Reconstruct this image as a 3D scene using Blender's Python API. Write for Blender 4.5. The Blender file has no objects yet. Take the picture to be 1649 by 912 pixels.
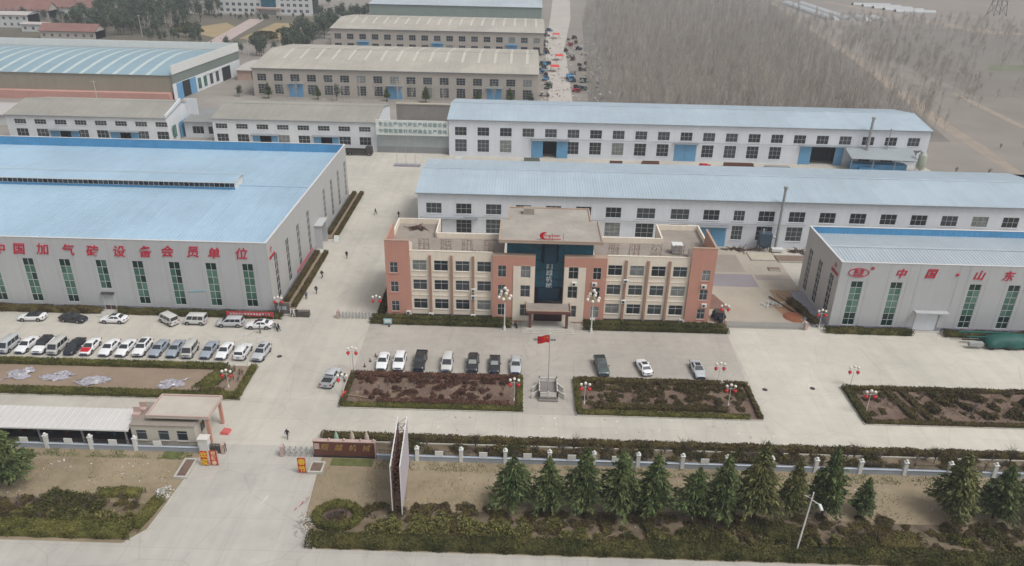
import bpy, math, random
import numpy as np
from mathutils import Matrix, Vector

# ------------------------------------------------------------------ camera, sky, sun, exposure
scn = bpy.context.scene
COL = scn.collection
PIT, ROLL, YAW, CAMH = 0.449019, 0.0215562, -0.0121685, 66.0
f0 = Vector((math.sin(YAW), math.cos(YAW), 0)); r0 = Vector((math.cos(YAW), -math.sin(YAW), 0)); u0 = Vector((0, 0, 1))
fw = f0*math.cos(PIT) - u0*math.sin(PIT); up = u0*math.cos(PIT) + f0*math.sin(PIT)
rr = r0*math.cos(ROLL) + up*math.sin(ROLL); uu = -r0*math.sin(ROLL) + up*math.cos(ROLL)
cd = bpy.data.cameras.new('camera'); cam = bpy.data.objects.new('camera', cd); COL.objects.link(cam)
cd.sensor_fit = 'HORIZONTAL'; cd.sensor_width = 36; cd.lens = 36*1237.43/1649; cd.clip_start = 1; cd.clip_end = 9000
M = Matrix((rr, uu, -fw)).transposed().to_4x4(); M.translation = Vector((0, 0, CAMH)); cam.matrix_world = M
scn.camera = cam

SUN_EL, SUN_AZ = math.radians(58), math.radians(120)     # azimuth clockwise from +Y
w = bpy.data.worlds.new('World'); scn.world = w; w.use_nodes = True
nt = w.node_tree; bg = nt.nodes['Background']
sky = nt.nodes.new('ShaderNodeTexSky'); sky.sky_type = 'NISHITA'; sky.sun_disc = False
sky.sun_elevation = SUN_EL; sky.sun_rotation = SUN_AZ; sky.altitude = 60; sky.air_density = 1.0; sky.dust_density = 4.0; sky.ozone_density = 1.0
hs = nt.nodes.new('ShaderNodeHueSaturation'); hs.inputs['Saturation'].default_value = 0.16
nt.links.new(sky.outputs[0], hs.inputs['Color']); nt.links.new(hs.outputs[0], bg.inputs[0]); bg.inputs[1].default_value = 0.135
sd = bpy.data.lights.new('sun', 'SUN'); sd.energy = 1.5; sd.angle = math.radians(20); sd.color = (1, 0.985, 0.96)
so = bpy.data.objects.new('sun', sd); COL.objects.link(so)
sdir = Vector((math.sin(SUN_AZ)*math.cos(SUN_EL), math.cos(SUN_AZ)*math.cos(SUN_EL), math.sin(SUN_EL)))
so.rotation_euler = sdir.to_track_quat('Z', 'Y').to_euler()
scn.view_settings.view_transform = 'Standard'; scn.view_settings.look = 'None'
scn.view_settings.exposure = 0.06; scn.view_settings.gamma = 1.0; scn.view_settings.use_curve_mapping = False
scn.cycles.max_bounces = 5; scn.cycles.diffuse_bounces = 3; scn.cycles.glossy_bounces = 2; scn.cycles.transmission_bounces = 2; scn.cycles.volume_bounces = 0
scn.cycles.transparent_max_bounces = 6

# ------------------------------------------------------------------ materials
def lin(c): c /= 255.0; return c/12.92 if c <= .04045 else ((c+.055)/1.055)**2.4
def A(r, g, b, k=.8): return tuple(min(.9, lin(v)*k) for v in (r, g, b))
MATS = {}
def mat(name, col, rough=.8, var=.10, scale=.6, metal=0., run=0., spots=0., coat=0., bump=0., island=0., world=False, col2=None, joints=None, streak=0., detail=4, spec=.4, emit=None):
    if name in MATS: return MATS[name]
    m = bpy.data.materials.new(name); m.use_nodes = True; t = m.node_tree; N = t.nodes; L = t.links
    b = N['Principled BSDF']; b.inputs['Roughness'].default_value = rough; b.inputs['Metallic'].default_value = metal
    b.inputs['Specular IOR Level'].default_value = spec; b.inputs['Coat Weight'].default_value = coat
    if world: src = N.new('ShaderNodeNewGeometry').outputs['Position']
    else: src = N.new('ShaderNodeTexCoord').outputs['Object']
    no = N.new('ShaderNodeTexNoise'); no.inputs['Scale'].default_value = scale; no.inputs['Detail'].default_value = detail; no.inputs['Roughness'].default_value = .62
    L.new(src, no.inputs['Vector'])
    ra = N.new('ShaderNodeMapRange'); ra.inputs[1].default_value = .32; ra.inputs[2].default_value = .68; L.new(no.outputs[0], ra.inputs[0])
    mx = N.new('ShaderNodeMix'); mx.data_type = 'RGBA'; c2 = col2 or tuple(min(.95, v*(1+var)) for v in col)
    c1 = col if col2 else tuple(v*(1-var) for v in col)
    mx.inputs['A'].default_value = (*c1, 1); mx.inputs['B'].default_value = (*c2, 1); L.new(ra.outputs[0], mx.inputs['Factor'])
    out = mx.outputs['Result']
    def mul(fac_socket, lo, hi):
        nonlocal out
        mr = N.new('ShaderNodeMapRange'); mr.inputs[3].default_value = lo; mr.inputs[4].default_value = hi; L.new(fac_socket, mr.inputs[0])
        hv = N.new('ShaderNodeHueSaturation'); L.new(out, hv.inputs['Color']); L.new(mr.outputs[0], hv.inputs['Value']); out = hv.outputs[0]
    if island:
        g = N.new('ShaderNodeNewGeometry'); mul(g.outputs['Random Per Island'], 1-island, 1+island)
    if var:
        n2 = N.new('ShaderNodeTexNoise'); n2.inputs['Scale'].default_value = scale*9; n2.inputs['Detail'].default_value = 3; L.new(src, n2.inputs['Vector'])
        mul(n2.outputs[0], 1-var*.9, 1+var*.9)
    if streak:      # weather runs: noise stretched down the wall
        mp = N.new('ShaderNodeMapping'); mp.inputs['Scale'].default_value = (1.6, 1.6, .07); L.new(src, mp.inputs['Vector'])
        n3 = N.new('ShaderNodeTexNoise'); n3.inputs['Scale'].default_value = .9; n3.inputs['Detail'].default_value = 3; L.new(mp.outputs[0], n3.inputs['Vector'])
        mul(n3.outputs[0], 1-streak, 1+streak)
    if run:         # dirt runs and sheet-to-sheet differences along Y
        mp = N.new('ShaderNodeMapping'); mp.inputs['Scale'].default_value = (1.0, .045, .3); L.new(src, mp.inputs['Vector'])
        n5 = N.new('ShaderNodeTexNoise'); n5.inputs['Scale'].default_value = .8; n5.inputs['Detail'].default_value = 5; L.new(mp.outputs[0], n5.inputs['Vector'])
        mul(n5.outputs[0], 1-run, 1+run)
    if spots:
        n6 = N.new('ShaderNodeTexNoise'); n6.inputs['Scale'].default_value = .55; n6.inputs['Detail'].default_value = 5; n6.inputs['Roughness'].default_value = .7; L.new(src, n6.inputs['Vector'])
        mr_ = N.new('ShaderNodeMapRange'); mr_.inputs[1].default_value = .60; mr_.inputs[2].default_value = .72; L.new(n6.outputs[0], mr_.inputs[0]); mul(mr_.outputs[0], 1, 1-spots)
        vo = N.new('ShaderNodeTexVoronoi'); vo.feature = 'DISTANCE_TO_EDGE'; vo.inputs['Scale'].default_value = .11; L.new(src, vo.inputs['Vector'])
        mc = N.new('ShaderNodeMapRange'); mc.inputs[1].default_value = 0; mc.inputs[2].default_value = .012; L.new(vo.outputs['Distance'], mc.inputs[0]); mul(mc.outputs[0], 1-spots*.8, 1)
    if joints:
        br = N.new('ShaderNodeTexBrick'); br.offset = joints[3] if len(joints) > 3 else 0; br.inputs['Scale'].default_value = 1
        br.inputs['Brick Width'].default_value = joints[0]; br.inputs['Row Height'].default_value = joints[1]; br.inputs['Mortar Size'].default_value = joints[2]
        br.inputs['Color1'].default_value = (1, 1, 1, 1); br.inputs['Color2'].default_value = (.95, .95, .95, 1); br.inputs['Mortar'].default_value = (.86, .86, .86, 1)
        L.new(src, br.inputs['Vector'])
        mm = N.new('ShaderNodeMix'); mm.data_type = 'RGBA'; mm.blend_type = 'MULTIPLY'; mm.inputs['Factor'].default_value = 1
        L.new(out, mm.inputs['A']); L.new(br.outputs[0], mm.inputs['B']); out = mm.outputs['Result']
    L.new(out, b.inputs['Base Color'])
    if bump:
        bp = N.new('ShaderNodeBump'); bp.inputs['Strength'].default_value = bump; bp.inputs['Distance'].default_value = .05
        n4 = N.new('ShaderNodeTexNoise'); n4.inputs['Scale'].default_value = scale*14; n4.inputs['Detail'].default_value = 3; L.new(src, n4.inputs['Vector'])
        L.new(n4.outputs[0], bp.inputs['Height']); L.new(bp.outputs[0], b.inputs['Normal'])
    MATS[name] = m
    return m

concrete = mat('concrete', A(203, 197, 185), .9, .12, .045, world=True, spots=.14, run=.10, joints=(6, 5, .04), bump=.1, detail=6)
lotpave = mat('lot_paving', A(186, 179, 169), .9, .11, .07, world=True, spots=.14, run=.08, joints=(3, 1.5, .03, .5), bump=.1, detail=6)
roadm = mat('road_concrete', A(194, 189, 180), .9, .12, .05, world=True, spots=.14, run=.12, joints=(5.5, 5, .04), detail=6)
backm = mat('back_yard_concrete', A(160, 153, 145), .95, .12, .06, world=True, detail=6)
fieldm = mat('field_soil', A(142, 134, 126), .95, .13, .012, world=True, col2=A(158, 150, 141), detail=8)
dirt = mat('bare_dirt', A(146, 126, 106), .97, .12, .09, world=True, col2=A(164, 145, 126), bump=.3, detail=8)
dirtv = mat('verge_dirt', A(136, 122, 98), .97, .18, .12, world=True, col2=A(170, 154, 128), bump=.3, detail=9)
soil = mat('bed_soil', A(104, 82, 72), .97, .18, .25, world=True, col2=A(136, 116, 102), bump=.4, detail=8)
redsoil = mat('orange_dirt', A(172, 136, 104), .97, .1, .2, world=True, bump=.3)
kerbm = mat('kerb_stone', A(196, 192, 182), .9, .08, .5)
hallw = mat('hall_panel', A(198, 199, 200), .55, .04, .1, streak=.06, spec=.35)
hallw2 = mat('hall_panel_side', A(192, 191, 188), .55, .03, .1, streak=.05, spec=.35)
plinthm = mat('plinth_stone', A(158, 156, 164), .85, .12, .6)
capm = mat('white_flashing', A(225, 226, 226), .5, .04, .4)
bluer = mat('blue_sheet_roof', A(172, 199, 218, .82), .5, .08, .05, run=.07, joints=(3.1, 11, .035, .3), spec=.5)
blueg = mat('pale_blue_sheet_roof', A(182, 198, 209, .82), .5, .08, .05, run=.07, joints=(3.1, 8, .035, .3), spec=.5)
greyr = mat('pale_grey_sheet_roof', A(190, 200, 207, .82), .5, .08, .05, run=.07, joints=(3.1, 8, .035, .3), spec=.5)
bluei = mat('blue_parapet_lining', A(92, 160, 206), .45, .1, .3, streak=.06)
bluedoor = mat('blue_door_paint', A(112, 168, 208), .5, .07, .4, streak=.05)
whitew = mat('white_plaster', A(224, 228, 234, .86), .8, .05, .15, streak=.08)
greenwh = mat('white_plaster_low', A(222, 225, 228, .86), .8, .05, .15, streak=.10)
beigew = mat('beige_plaster', A(190, 182, 172), .85, .05, .15, streak=.06)
fibre = mat('fibre_cement_roof', A(186, 180, 168), .9, .10, .06, run=.14)
fibreg = mat('grey_fibre_roof', A(164, 161, 152), .9, .10, .06, run=.12)
skylite = mat('translucent_strip', A(212, 206, 192), .5, .05, .3)
glassd = mat('dark_glass', (.028, .032, .034), .18, .2, .4, spec=.32)
glassm = mat('grey_glass', (.06, .068, .072), .18, .2, .4, spec=.35)
glassc = mat('curtained_glass', (.20, .21, .20), .35, .3, .9, spec=.4)
glassg = mat('green_glass', (.06, .15, .11), .15, .3, .3, spec=.4)
glassg2 = mat('deep_green_glass', (.012, .04, .032), .15, .3, .3, spec=.35)
glassg3 = mat('pale_green_glass', (.11, .22, .17), .15, .25, .3, spec=.4)
curtain = mat('blue_curtain_glass', (.015, .10, .15), .2, .25, .2, spec=.35)
curtain2 = mat('dark_blue_glass', (.008, .03, .055), .2, .2, .2, spec=.35)
black = mat('dark_interior', (.018, .018, .02), .9, .1)
frw = mat('white_window_frame', A(205, 208, 208), .5, .05)
frg = mat('grey_window_frame', A(150, 155, 158), .5, .05)
cream = mat('cream_render', A(228, 217, 200, .95), .85, .06, .2, streak=.10)
salmon = mat('salmon_render', A(200, 148, 130, .86), .85, .05, .2, streak=.05)
sandp = mat('sand_render', A(188, 162, 142), .85, .06, .2, streak=.05)
roofgr = mat('roof_screed', A(160, 150, 140), .95, .14, .25, bump=.2)
roofcr = mat('cream_roof', A(176, 169, 159), .9, .14, .2)
granite = mat('brown_granite', A(112, 70, 62), .35, .12, .8, spec=.5)
red = mat('red_paint', A(208, 32, 48), .5, .06)
redl = mat('red_lantern', A(214, 48, 52), .6, .08, 2)
lettr = mat('red_letter', A(205, 40, 66), .45, .05)
gold = mat('gold_letter', A(190, 150, 90), .4, .1)
white = mat('white_paint', A(232, 232, 228), .55, .03)
steel = mat('steel', A(176, 177, 178), .5, .08, metal=.15)
darksteel = mat('dark_steel', A(70, 66, 62), .6, .1)
rust = mat('rusty_steel', A(110, 72, 55), .8, .2, 1.5)
globe = mat('globe_glass', A(238, 232, 220), .3, .03, spec=.6)
pinkst = mat('pink_stone', A(202, 176, 166), .8, .08)
bluewall = mat('grey_blue_wall', A(166, 172, 180), .85, .07, .3, streak=.05)
rubber = mat('rubber', (.02, .02, .02), .8, .05)
rim = mat('alloy', A(170, 172, 175), .35, .05, metal=.6)
lampg = mat('headlight', A(215, 220, 225), .2, .02, spec=.7)
lampr = mat('tail_light', A(150, 20, 22), .3, .05)
bark = mat('bark', A(82, 70, 58), .95, .15, 1.2)
poplarb = mat('poplar_bark', A(196, 186, 175), .95, .12, .05, island=.3)
twig = mat('twigs', A(120, 106, 94), .95, .12, 1, island=.25)
ceder = mat('cedar_needles', A(70, 88, 52), .8, .2, .35, island=.5, col2=A(122, 132, 82), spec=.2)
cederf = mat('evergreen_leaves', A(70, 88, 76), .85, .2, .12, island=.45, col2=A(108, 116, 90), spec=.2)
hedgeg = mat('hedge_leaves', A(80, 82, 40), .85, .2, .4, island=.32, col2=A(122, 118, 64), spec=.2)
hedged = mat('dark_hedge_leaves', A(62, 66, 36), .85, .22, .35, island=.36, col2=A(106, 100, 58), spec=.2)
hedgeb = mat('browned_hedge_leaves', A(80, 68, 48), .85, .2, .4, island=.32, col2=A(110, 100, 58), spec=.2)
redleaf = mat('red_barberry_leaves', A(88, 60, 50), .85, .2, .7, island=.32, col2=A(122, 90, 74), spec=.2)
olive = mat('olive_shrub_leaves', A(96, 98, 52), .85, .2, .7, island=.45, col2=A(140, 132, 80), spec=.2)
drygr = mat('dry_grass', A(184, 166, 130), .95, .2, .5, island=.35)
greengr = mat('green_grass', A(100, 116, 62), .95, .2, .3, island=.4, col2=A(140, 142, 90))

# ------------------------------------------------------------------ mesh helpers
def link(o, parent=None):
    COL.objects.link(o)
    if parent is not None: o.parent = parent
    return o
class MB:
    def __init__(s): s.v = []; s.f = []; s.mi = []; s.sm = []
    def add(s, vs, fs, mi=0, sm=False):
        b = len(s.v); s.v += [tuple(v) for v in vs]; s.f += [tuple(b+i for i in f) for f in fs]; s.mi += [mi]*len(fs); s.sm += [sm]*len(fs); return s
    def quad(s, a, b, c, d, mi=0): return s.add((a, b, c, d), ((0, 1, 2, 3),), mi)
    def box(s, x0, x1, y0, y1, z0, z1, mi=0):
        v = [(x0, y0, z0), (x1, y0, z0), (x1, y1, z0), (x0, y1, z0), (x0, y0, z1), (x1, y0, z1), (x1, y1, z1), (x0, y1, z1)]
        return s.add(v, ((0, 3, 2, 1), (4, 5, 6, 7), (0, 1, 5, 4), (1, 2, 6, 5), (2, 3, 7, 6), (3, 0, 4, 7)), mi)
    def hexa(s, v, mi=0): return s.add(v, ((0, 3, 2, 1), (4, 5, 6, 7), (0, 1, 5, 4), (1, 2, 6, 5), (2, 3, 7, 6), (3, 0, 4, 7)), mi)
    def tube(s, p, q, r0, r1=None, n=6, mi=0, cap=True):
        r1 = r0 if r1 is None else r1; p = Vector(p); q = Vector(q); d = (q-p).normalized()
        a = d.orthogonal().normalized(); b = d.cross(a); vs = []
        for c, r in ((p, r0), (q, r1)):
            for i in range(n): t = 2*math.pi*i/n; vs.append(c + a*(r*math.cos(t)) + b*(r*math.sin(t)))
        fs = [(i, (i+1) % n, n+(i+1) % n, n+i) for i in range(n)]
        s.add(vs, fs, mi, n > 5)
        if cap: s.add(vs[:n], [tuple(reversed(range(n)))], mi); s.add(vs[n:], [tuple(range(n))], mi)
        return s
    def lathe(s, c, prof, n=12, mi=0):
        vs = []; cx, cy, cz = c
        for r, z in prof:
            for i in range(n): t = 2*math.pi*i/n; vs.append((cx+r*math.cos(t), cy+r*math.sin(t), cz+z))
        fs = [(k*n+i, k*n+(i+1) % n, (k+1)*n+(i+1) % n, (k+1)*n+i) for k in range(len(prof)-1) for i in range(n)]
        return s.add(vs, fs, mi, True)
    def ball(s, c, r, n=10, m=6, mi=0, sz=1.):
        return s.lathe(c, [(max(.001, r*math.sin(math.pi*k/m)), -r*sz*math.cos(math.pi*k/m)) for k in range(m+1)], n, mi)
    def poly(s, pts, z0, z1, mi=0):     # vertical prism over a polygon
        n = len(pts); vs = [(x, y, z0) for x, y in pts]+[(x, y, z1) for x, y in pts]
        return s.add(vs, [tuple(range(n, 2*n)), tuple(reversed(range(n)))]+[(i, (i+1) % n, n+(i+1) % n, n+i) for i in range(n)], mi)
    def prismx(s, prof, x0, x1, mi=0):  # (y,z) outline swept along X
        n = len(prof); vs = [(x0, y, z) for y, z in prof]+[(x1, y, z) for y, z in prof]
        return s.add(vs, [tuple(reversed(range(n))), tuple(range(n, 2*n))]+[(i, n+i, n+(i+1) % n, (i+1) % n) for i in range(n)], mi)
    def mesh(s, name, mats):
        me = bpy.data.meshes.new(name); me.from_pydata(s.v, [], s.f)
        for m in (mats if isinstance(mats, (list, tuple)) else [mats]): me.materials.append(m)
        if any(s.mi): me.polygons.foreach_set('material_index', s.mi)
        if any(s.sm): me.polygons.foreach_set('use_smooth', s.sm)
        me.update(); return me
    def build(s, name, mats, parent=None, rel=True):    # verts in world space when rel, shifted to the parent's base
        if parent is not None and rel:
            px, py, pz = parent.location; s.v = [(x-px, y-py, z-pz) for x, y, z in s.v]
        return link(bpy.data.objects.new(name, s.mesh(name, mats)), parent)
def inst(name, me, parent=None, loc=(0, 0, 0), rz=0., rel=True, scale=None):
    o = bpy.data.objects.new(name, me); link(o, parent)
    if parent is not None and rel: loc = (loc[0]-parent.location.x, loc[1]-parent.location.y, loc[2]-parent.location.z)
    o.location = loc; o.rotation_euler = (0, 0, rz)
    if scale: o.scale = scale if hasattr(scale, '__len__') else (scale,)*3
    return o
def thing(name, label, cat, loc=(0, 0, 0), rz=0., group=None):
    o = bpy.data.objects.new(name, None); link(o); o.location = loc; o.rotation_euler = (0, 0, rz); o.empty_display_size = .5
    return tag(o, label, cat, group)
def tag(o, label, cat, group=None, kind=None):
    o['label'] = label; o['category'] = cat
    if group: o['group'] = group
    if kind: o['kind'] = kind
    return o
def struct(o, label=None): o['kind'] = 'structure'; (label and o.__setitem__('label', label)); return o
def sheet(name, pts, z, m, label=None):
    me = bpy.data.meshes.new(name); me.from_pydata([(x, y, z) for x, y in pts], [], [tuple(range(len(pts)))]); me.materials.append(m)
    return struct(link(bpy.data.objects.new(name, me)), label)
def rect(x0, x1, y0, y1): return [(x0, y0), (x1, y0), (x1, y1), (x0, y1)]
def np_mesh(name, V, Q, m, mats_idx=None):
    me = bpy.data.meshes.new(name); V = np.asarray(V, np.float32); Q = np.asarray(Q, np.int32); k = Q.shape[1]
    me.vertices.add(len(V)); me.vertices.foreach_set('co', V.ravel()); me.loops.add(Q.size); me.loops.foreach_set('vertex_index', Q.ravel())
    me.polygons.add(len(Q)); me.polygons.foreach_set('loop_start', np.arange(0, Q.size, k, dtype=np.int32)); me.polygons.foreach_set('loop_total', np.full(len(Q), k, np.int32))
    for q in (m if isinstance(m, (list, tuple)) else [m]): me.materials.append(q)
    me.update(calc_edges=True); return me
RNG = np.random.default_rng(7); random.seed(7)
def leaves(P, s0, s1, asp=.6, flat=0., rng=RNG, dirs=None):
    n = len(P); a = rng.normal(size=(n, 3)) if dirs is None else dirs+rng.normal(size=(n, 3))*.35
    if flat: a[:, 2] *= (1-flat)
    a /= np.linalg.norm(a, axis=1)[:, None]+1e-9
    b = np.cross(a, rng.normal(size=(n, 3))); b /= np.linalg.norm(b, axis=1)[:, None]+1e-9
    s = rng.uniform(s0, s1, n)[:, None]*.5
    V = np.stack((P-a*s-b*s*asp, P+a*s-b*s*asp*.7, P+a*s*1.0+b*s*asp*.7, P-a*s+b*s*asp), 1).reshape(-1, 3)
    return V, np.arange(4*n).reshape(-1, 4)
def cat_meshes(parts):
    Vs, Qs, b = [], [], 0
    for V, Q in parts: Vs.append(V); Qs.append(Q+b); b += len(V)
    return np.concatenate(Vs), np.concatenate(Qs)
def boxarr(x0, x1, y0, y1, z0, z1):
    V = np.array([(x0, y0, z0), (x1, y0, z0), (x1, y1, z0), (x0, y1, z0), (x0, y0, z1), (x1, y0, z1), (x1, y1, z1), (x0, y1, z1)], float)
    return V, np.array(((0, 3, 2, 1), (4, 5, 6, 7), (0, 1, 5, 4), (1, 2, 6, 5), (2, 3, 7, 6), (3, 0, 4, 7)))
def tubesarr(P, Qp, r0, r1, n=3):
    P = np.asarray(P, float); Qp = np.asarray(Qp, float); k = len(P); d = Qp-P; d /= np.linalg.norm(d, axis=1)[:, None]+1e-9
    ref = np.where(np.abs(d[:, 2:3]) > .9, np.array([[1., 0, 0]]), np.array([[0, 0, 1.]])); a = np.cross(d, ref); a /= np.linalg.norm(a, axis=1)[:, None]; b = np.cross(d, a)
    r0 = np.broadcast_to(r0, (k,))[:, None]; r1 = np.broadcast_to(r1, (k,))[:, None]; V = []
    for c, r in ((P, r0), (Qp, r1)):
        for i in range(n): t = 2*math.pi*i/n; V.append(c+a*r*math.cos(t)+b*r*math.sin(t))
    V = np.stack(V, 1).reshape(-1, 3); base = (np.arange(k)*2*n)[:, None, None]
    f = np.array([(i, (i+1) % n, n+(i+1) % n, n+i) for i in range(n)])[None]
    return V, (base+f).reshape(-1, 4)

# text -> mesh, centred, facing -Y (front), standing in XZ
TXT = {}
def text_mesh(s, size, mt, ext=.05, bold=.0, shear=0., res=2):
    key = (s, size, mt.name, bold, shear)
    if key in TXT: return TXT[key]
    c = bpy.data.curves.new('txt', 'FONT'); c.body = s; c.size = size; c.extrude = ext/2; c.offset = bold; c.shear = shear; c.resolution_u = res; c.align_x = 'CENTER'
    o = bpy.data.objects.new('txt', c); COL.objects.link(o)
    me = bpy.data.meshes.new_from_object(o.evaluated_get(bpy.context.evaluated_depsgraph_get()))
    bpy.data.objects.remove(o); bpy.data.curves.remove(c)
    n = len(me.vertices); co = np.zeros(n*3, np.float32); me.vertices.foreach_get('co', co); co = co.reshape(-1, 3)
    if n: ctr = (co.min(0)+co.max(0))/2; co -= ctr
    co = np.stack((co[:, 0], -co[:, 2], co[:, 1]), 1); me.vertices.foreach_set('co', co.ravel()); me.materials.clear(); me.materials.append(mt); me.update()
    TXT[key] = me; return me

# walls with real openings. local: x along the wall, -y outward, z up
def wall_mb(u0, u1, z0, z1, ops, depth=.2, mb=None, mi=0):
    mb = mb or MB(); ops = [o for o in ops if o[1] > u0+1e-6 and o[0] < u1-1e-6]
    us = sorted({u0, u1, *[max(u0, o[0]) for o in ops], *[min(u1, o[1]) for o in ops]}); zs = sorted({z0, z1, *[o[2] for o in ops if z0 < o[2] < z1], *[o[3] for o in ops if z0 < o[3] < z1]})
    for i in range(len(us)-1):
        run = None
        for k in range(len(zs)-1):
            cu, cz = (us[i]+us[i+1])/2, (zs[k]+zs[k+1])/2
            if any(o[0] < cu < o[1] and o[2] < cz < o[3] for o in ops): continue
            mb.quad((us[i], 0, zs[k]), (us[i+1], 0, zs[k]), (us[i+1], 0, zs[k+1]), (us[i], 0, zs[k+1]), mi)
    for a, b, c, d in ops:
        a = max(a, u0); b = min(b, u1)
        mb.quad((a, 0, c), (b, 0, c), (b, depth, c), (a, depth, c), mi); mb.quad((a, depth, d), (b, depth, d), (b, 0, d), (a, 0, d), mi)
        mb.quad((a, 0, c), (a, depth, c), (a, depth, d), (a, 0, d), mi); mb.quad((b, depth, c), (b, 0, c), (b, 0, d), (b, depth, d), mi)
    return mb
WINC = {}
def win_meshes(w, h, cols, rows, fm, bar=.06, rowf=None):
    key = (round(w, 3), round(h, 3), cols, rows, fm.name, bar, rowf)
    if key not in WINC:
        mb = MB(); e = bar*1.2; y0, y1 = .05, .13
        mb.box(-w/2, w/2, y0, y1, 0, e); mb.box(-w/2, w/2, y0, y1, h-e, h); mb.box(-w/2, -w/2+e, y0+.001, y1, e, h-e); mb.box(w/2-e, w/2, y0+.001, y1, e, h-e)
        zz = [h*r for r in rowf] if rowf else [h*k/rows for k in range(1, rows)]
        for k in range(1, cols): x = -w/2+w*k/cols; mb.box(x-bar/2, x+bar/2, y0+.004, y1, e, h-e)
        for z in zz: mb.box(-w/2+e, w/2-e, y0+.008, y1, z-bar/2, z+bar/2)
        fr = mb.mesh('window', fm)
        gl = {}
        WINC[key] = (fr, gl)
    return WINC[key]
PLANE = {}
def glass_mesh(w, h, gm):
    k = (round(w, 3), round(h, 3), gm.name)
    if k not in PLANE: PLANE[k] = MB().box(-w/2, w/2, .10, .115, 0, h).mesh('glass', gm)
    return PLANE[k]
def place(bld, name, me, o, ang, u, z, out=0.):
    x, y = o; c, s = math.cos(ang), math.sin(ang)
    return inst(name, me, bld, (x+u*c+out*s, y+u*s-out*c, z), ang)
def window(bld, o, ang, uc, z, w, h, cols, rows, fm, gms, each=False, rowf=None, bar=.06, sill=None):
    fr, _ = win_meshes(w, h, cols, rows, fm, bar, rowf)
    wo = place(bld, 'window', fr, o, ang, uc, z)
    if each:
        pw, ph = w/cols, h/rows
        for r in range(rows):
            for c in range(cols):
                p = inst('pane', glass_mesh(pw, ph, gms(r, c)), wo, (-w/2+pw*(c+.5), random.uniform(0, .012), ph*r), 0, rel=False)
                p.rotation_euler = (random.uniform(-.012, .012), 0, random.uniform(-.015, .015))
    else: inst('glass', glass_mesh(w, h, random.choice(gms)), wo, (0, 0, 0), 0, rel=False)
    if sill:
        k = ('sill', round(w, 2), sill.name)
        if k not in PLANE: PLANE[k] = MB().box(-w/2-.1, w/2+.1, -.10, .05, -.12, -.003).mesh('sill', sill)
        inst('sill', PLANE[k], wo, (0, 0, 0), 0, rel=False)
    return wo
def wall(bld, o, ang, u0, u1, z0, z1, ops, m, name='wall', depth=.2):
    mb = wall_mb(u0, u1, z0, z1, ops, depth); return place(bld, name, mb.mesh(name, m), o, ang, 0, 0)
def ribs(mb, x0, x1, prof, pitch=.8, h=.06, wdt=.16, mi=0):   # sheet roof: profile of (y,z), ribs run along the slope
    xs = []; n = max(1, int((x1-x0)/pitch)); p = (x1-x0)/n
    for i in range(n): a = x0+i*p; xs += [(a, 0), (a+p-wdt*1.5, 0), (a+p-wdt*1.1, h), (a+p-wdt*.4, h)]
    xs.append((x1, 0)); V = [(x, y, z+dz) for x, dz in xs for y, z in prof]; k = len(prof)
    F = [(i*k+j, (i+1)*k+j, (i+1)*k+j+1, i*k+j+1) for i in range(len(xs)-1) for j in range(k-1)]
    return mb.add(V, F, mi)

# ------------------------------------------------------------------ ground, roads, yards
sheet('ground', rect(-3000, 3000, -400, 5000), 0, fieldm)
sheet('road', rect(-300, 300, 40, 65.5), .008, roadm)
sheet('driveway', [(-45, 65.4), (-22.5, 65.4), (-25.2, 69), (-26.0, 84), (-41.8, 84), (-43.0, 67.5)], .013, roadm)
sheet('verge', rect(-120, -41, 65.5, 82.4), .004, dirtv); sheet('verge', rect(-26.5, 130, 65.5, 85.4), .004, dirtv)
sheet('yard', [(-130, 83), (-41.8, 83), (-41.8, 82), (-26.2, 82), (-26.2, 85.2), (125, 85.2), (125, 128), (119.5, 226), (-130, 226)], .009, concrete)
sheet('parking_lot', [(-26.2, 102.5), (.95, 102.5), (.95, 92.9), (8.6, 92.9), (8.6, 102.5), (36, 102.5), (36.6, 120.6), (-26.4, 120.6)], .014, lotpave)
sheet('back_yard', rect(-210, 9, 226, 297), .006, backm)
sheet('side_yard', rect(34.2, 55.2, 123, 158.3), .013, mat('stained_concrete', A(182, 172, 157), .92, .1, .12, world=True, detail=6))
sheet('gravel_lane', [(8.5, 255), (17.5, 255), (19, 330), (21, 440), (30, 566), (40, 800), (25, 800), (16, 566), (10, 440), (9.5, 330)], .008, mat('lane_concrete', A(196, 188, 180), .95, .08, .05, world=True))
sheet('path', [(141, 205), (144, 205), (151, 250), (154, 280), (160, 315), (164, 347), (175, 411), (190, 529), (215, 720), (211, 720), (186, 529), (170, 411), (159, 347), (155, 315), (149, 280), (146, 250)], .006, mat('path_dirt', A(166, 153, 138), .97, .1, .2, world=True))
sheet('path', [(178, 276), (181, 276), (185, 336), (182, 336)], .006, MATS['path_dirt'])
sheet('path', [(300, 540), (345, 525), (348, 530), (310, 560), (270, 730), (262, 730)], .006, MATS['path_dirt'])
sheet('path', rect(-125, 9, 252, 258), .010, MATS['lane_concrete']); sheet('path', rect(119, 150, 216, 219), .006, MATS['path_dirt'])
sheet('field', [(190, 330), (420, 330), (520, 560), (212, 560), (192, 420)], .004, mat('stubble', A(138, 131, 123), .97, .07, .03, world=True, detail=6))
sheet('field', [(228, 395), (300, 395), (420, 330), (420, 345), (330, 410), (240, 412)], .008, mat('winter_crop', A(124, 128, 104), .97, .12, .05, world=True, detail=6))
sheet('field', [(320, 590), (600, 500), (700, 760), (330, 800)], .004, mat('tan_field', A(152, 142, 131), .97, .1, .03, world=True, detail=6))
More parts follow.
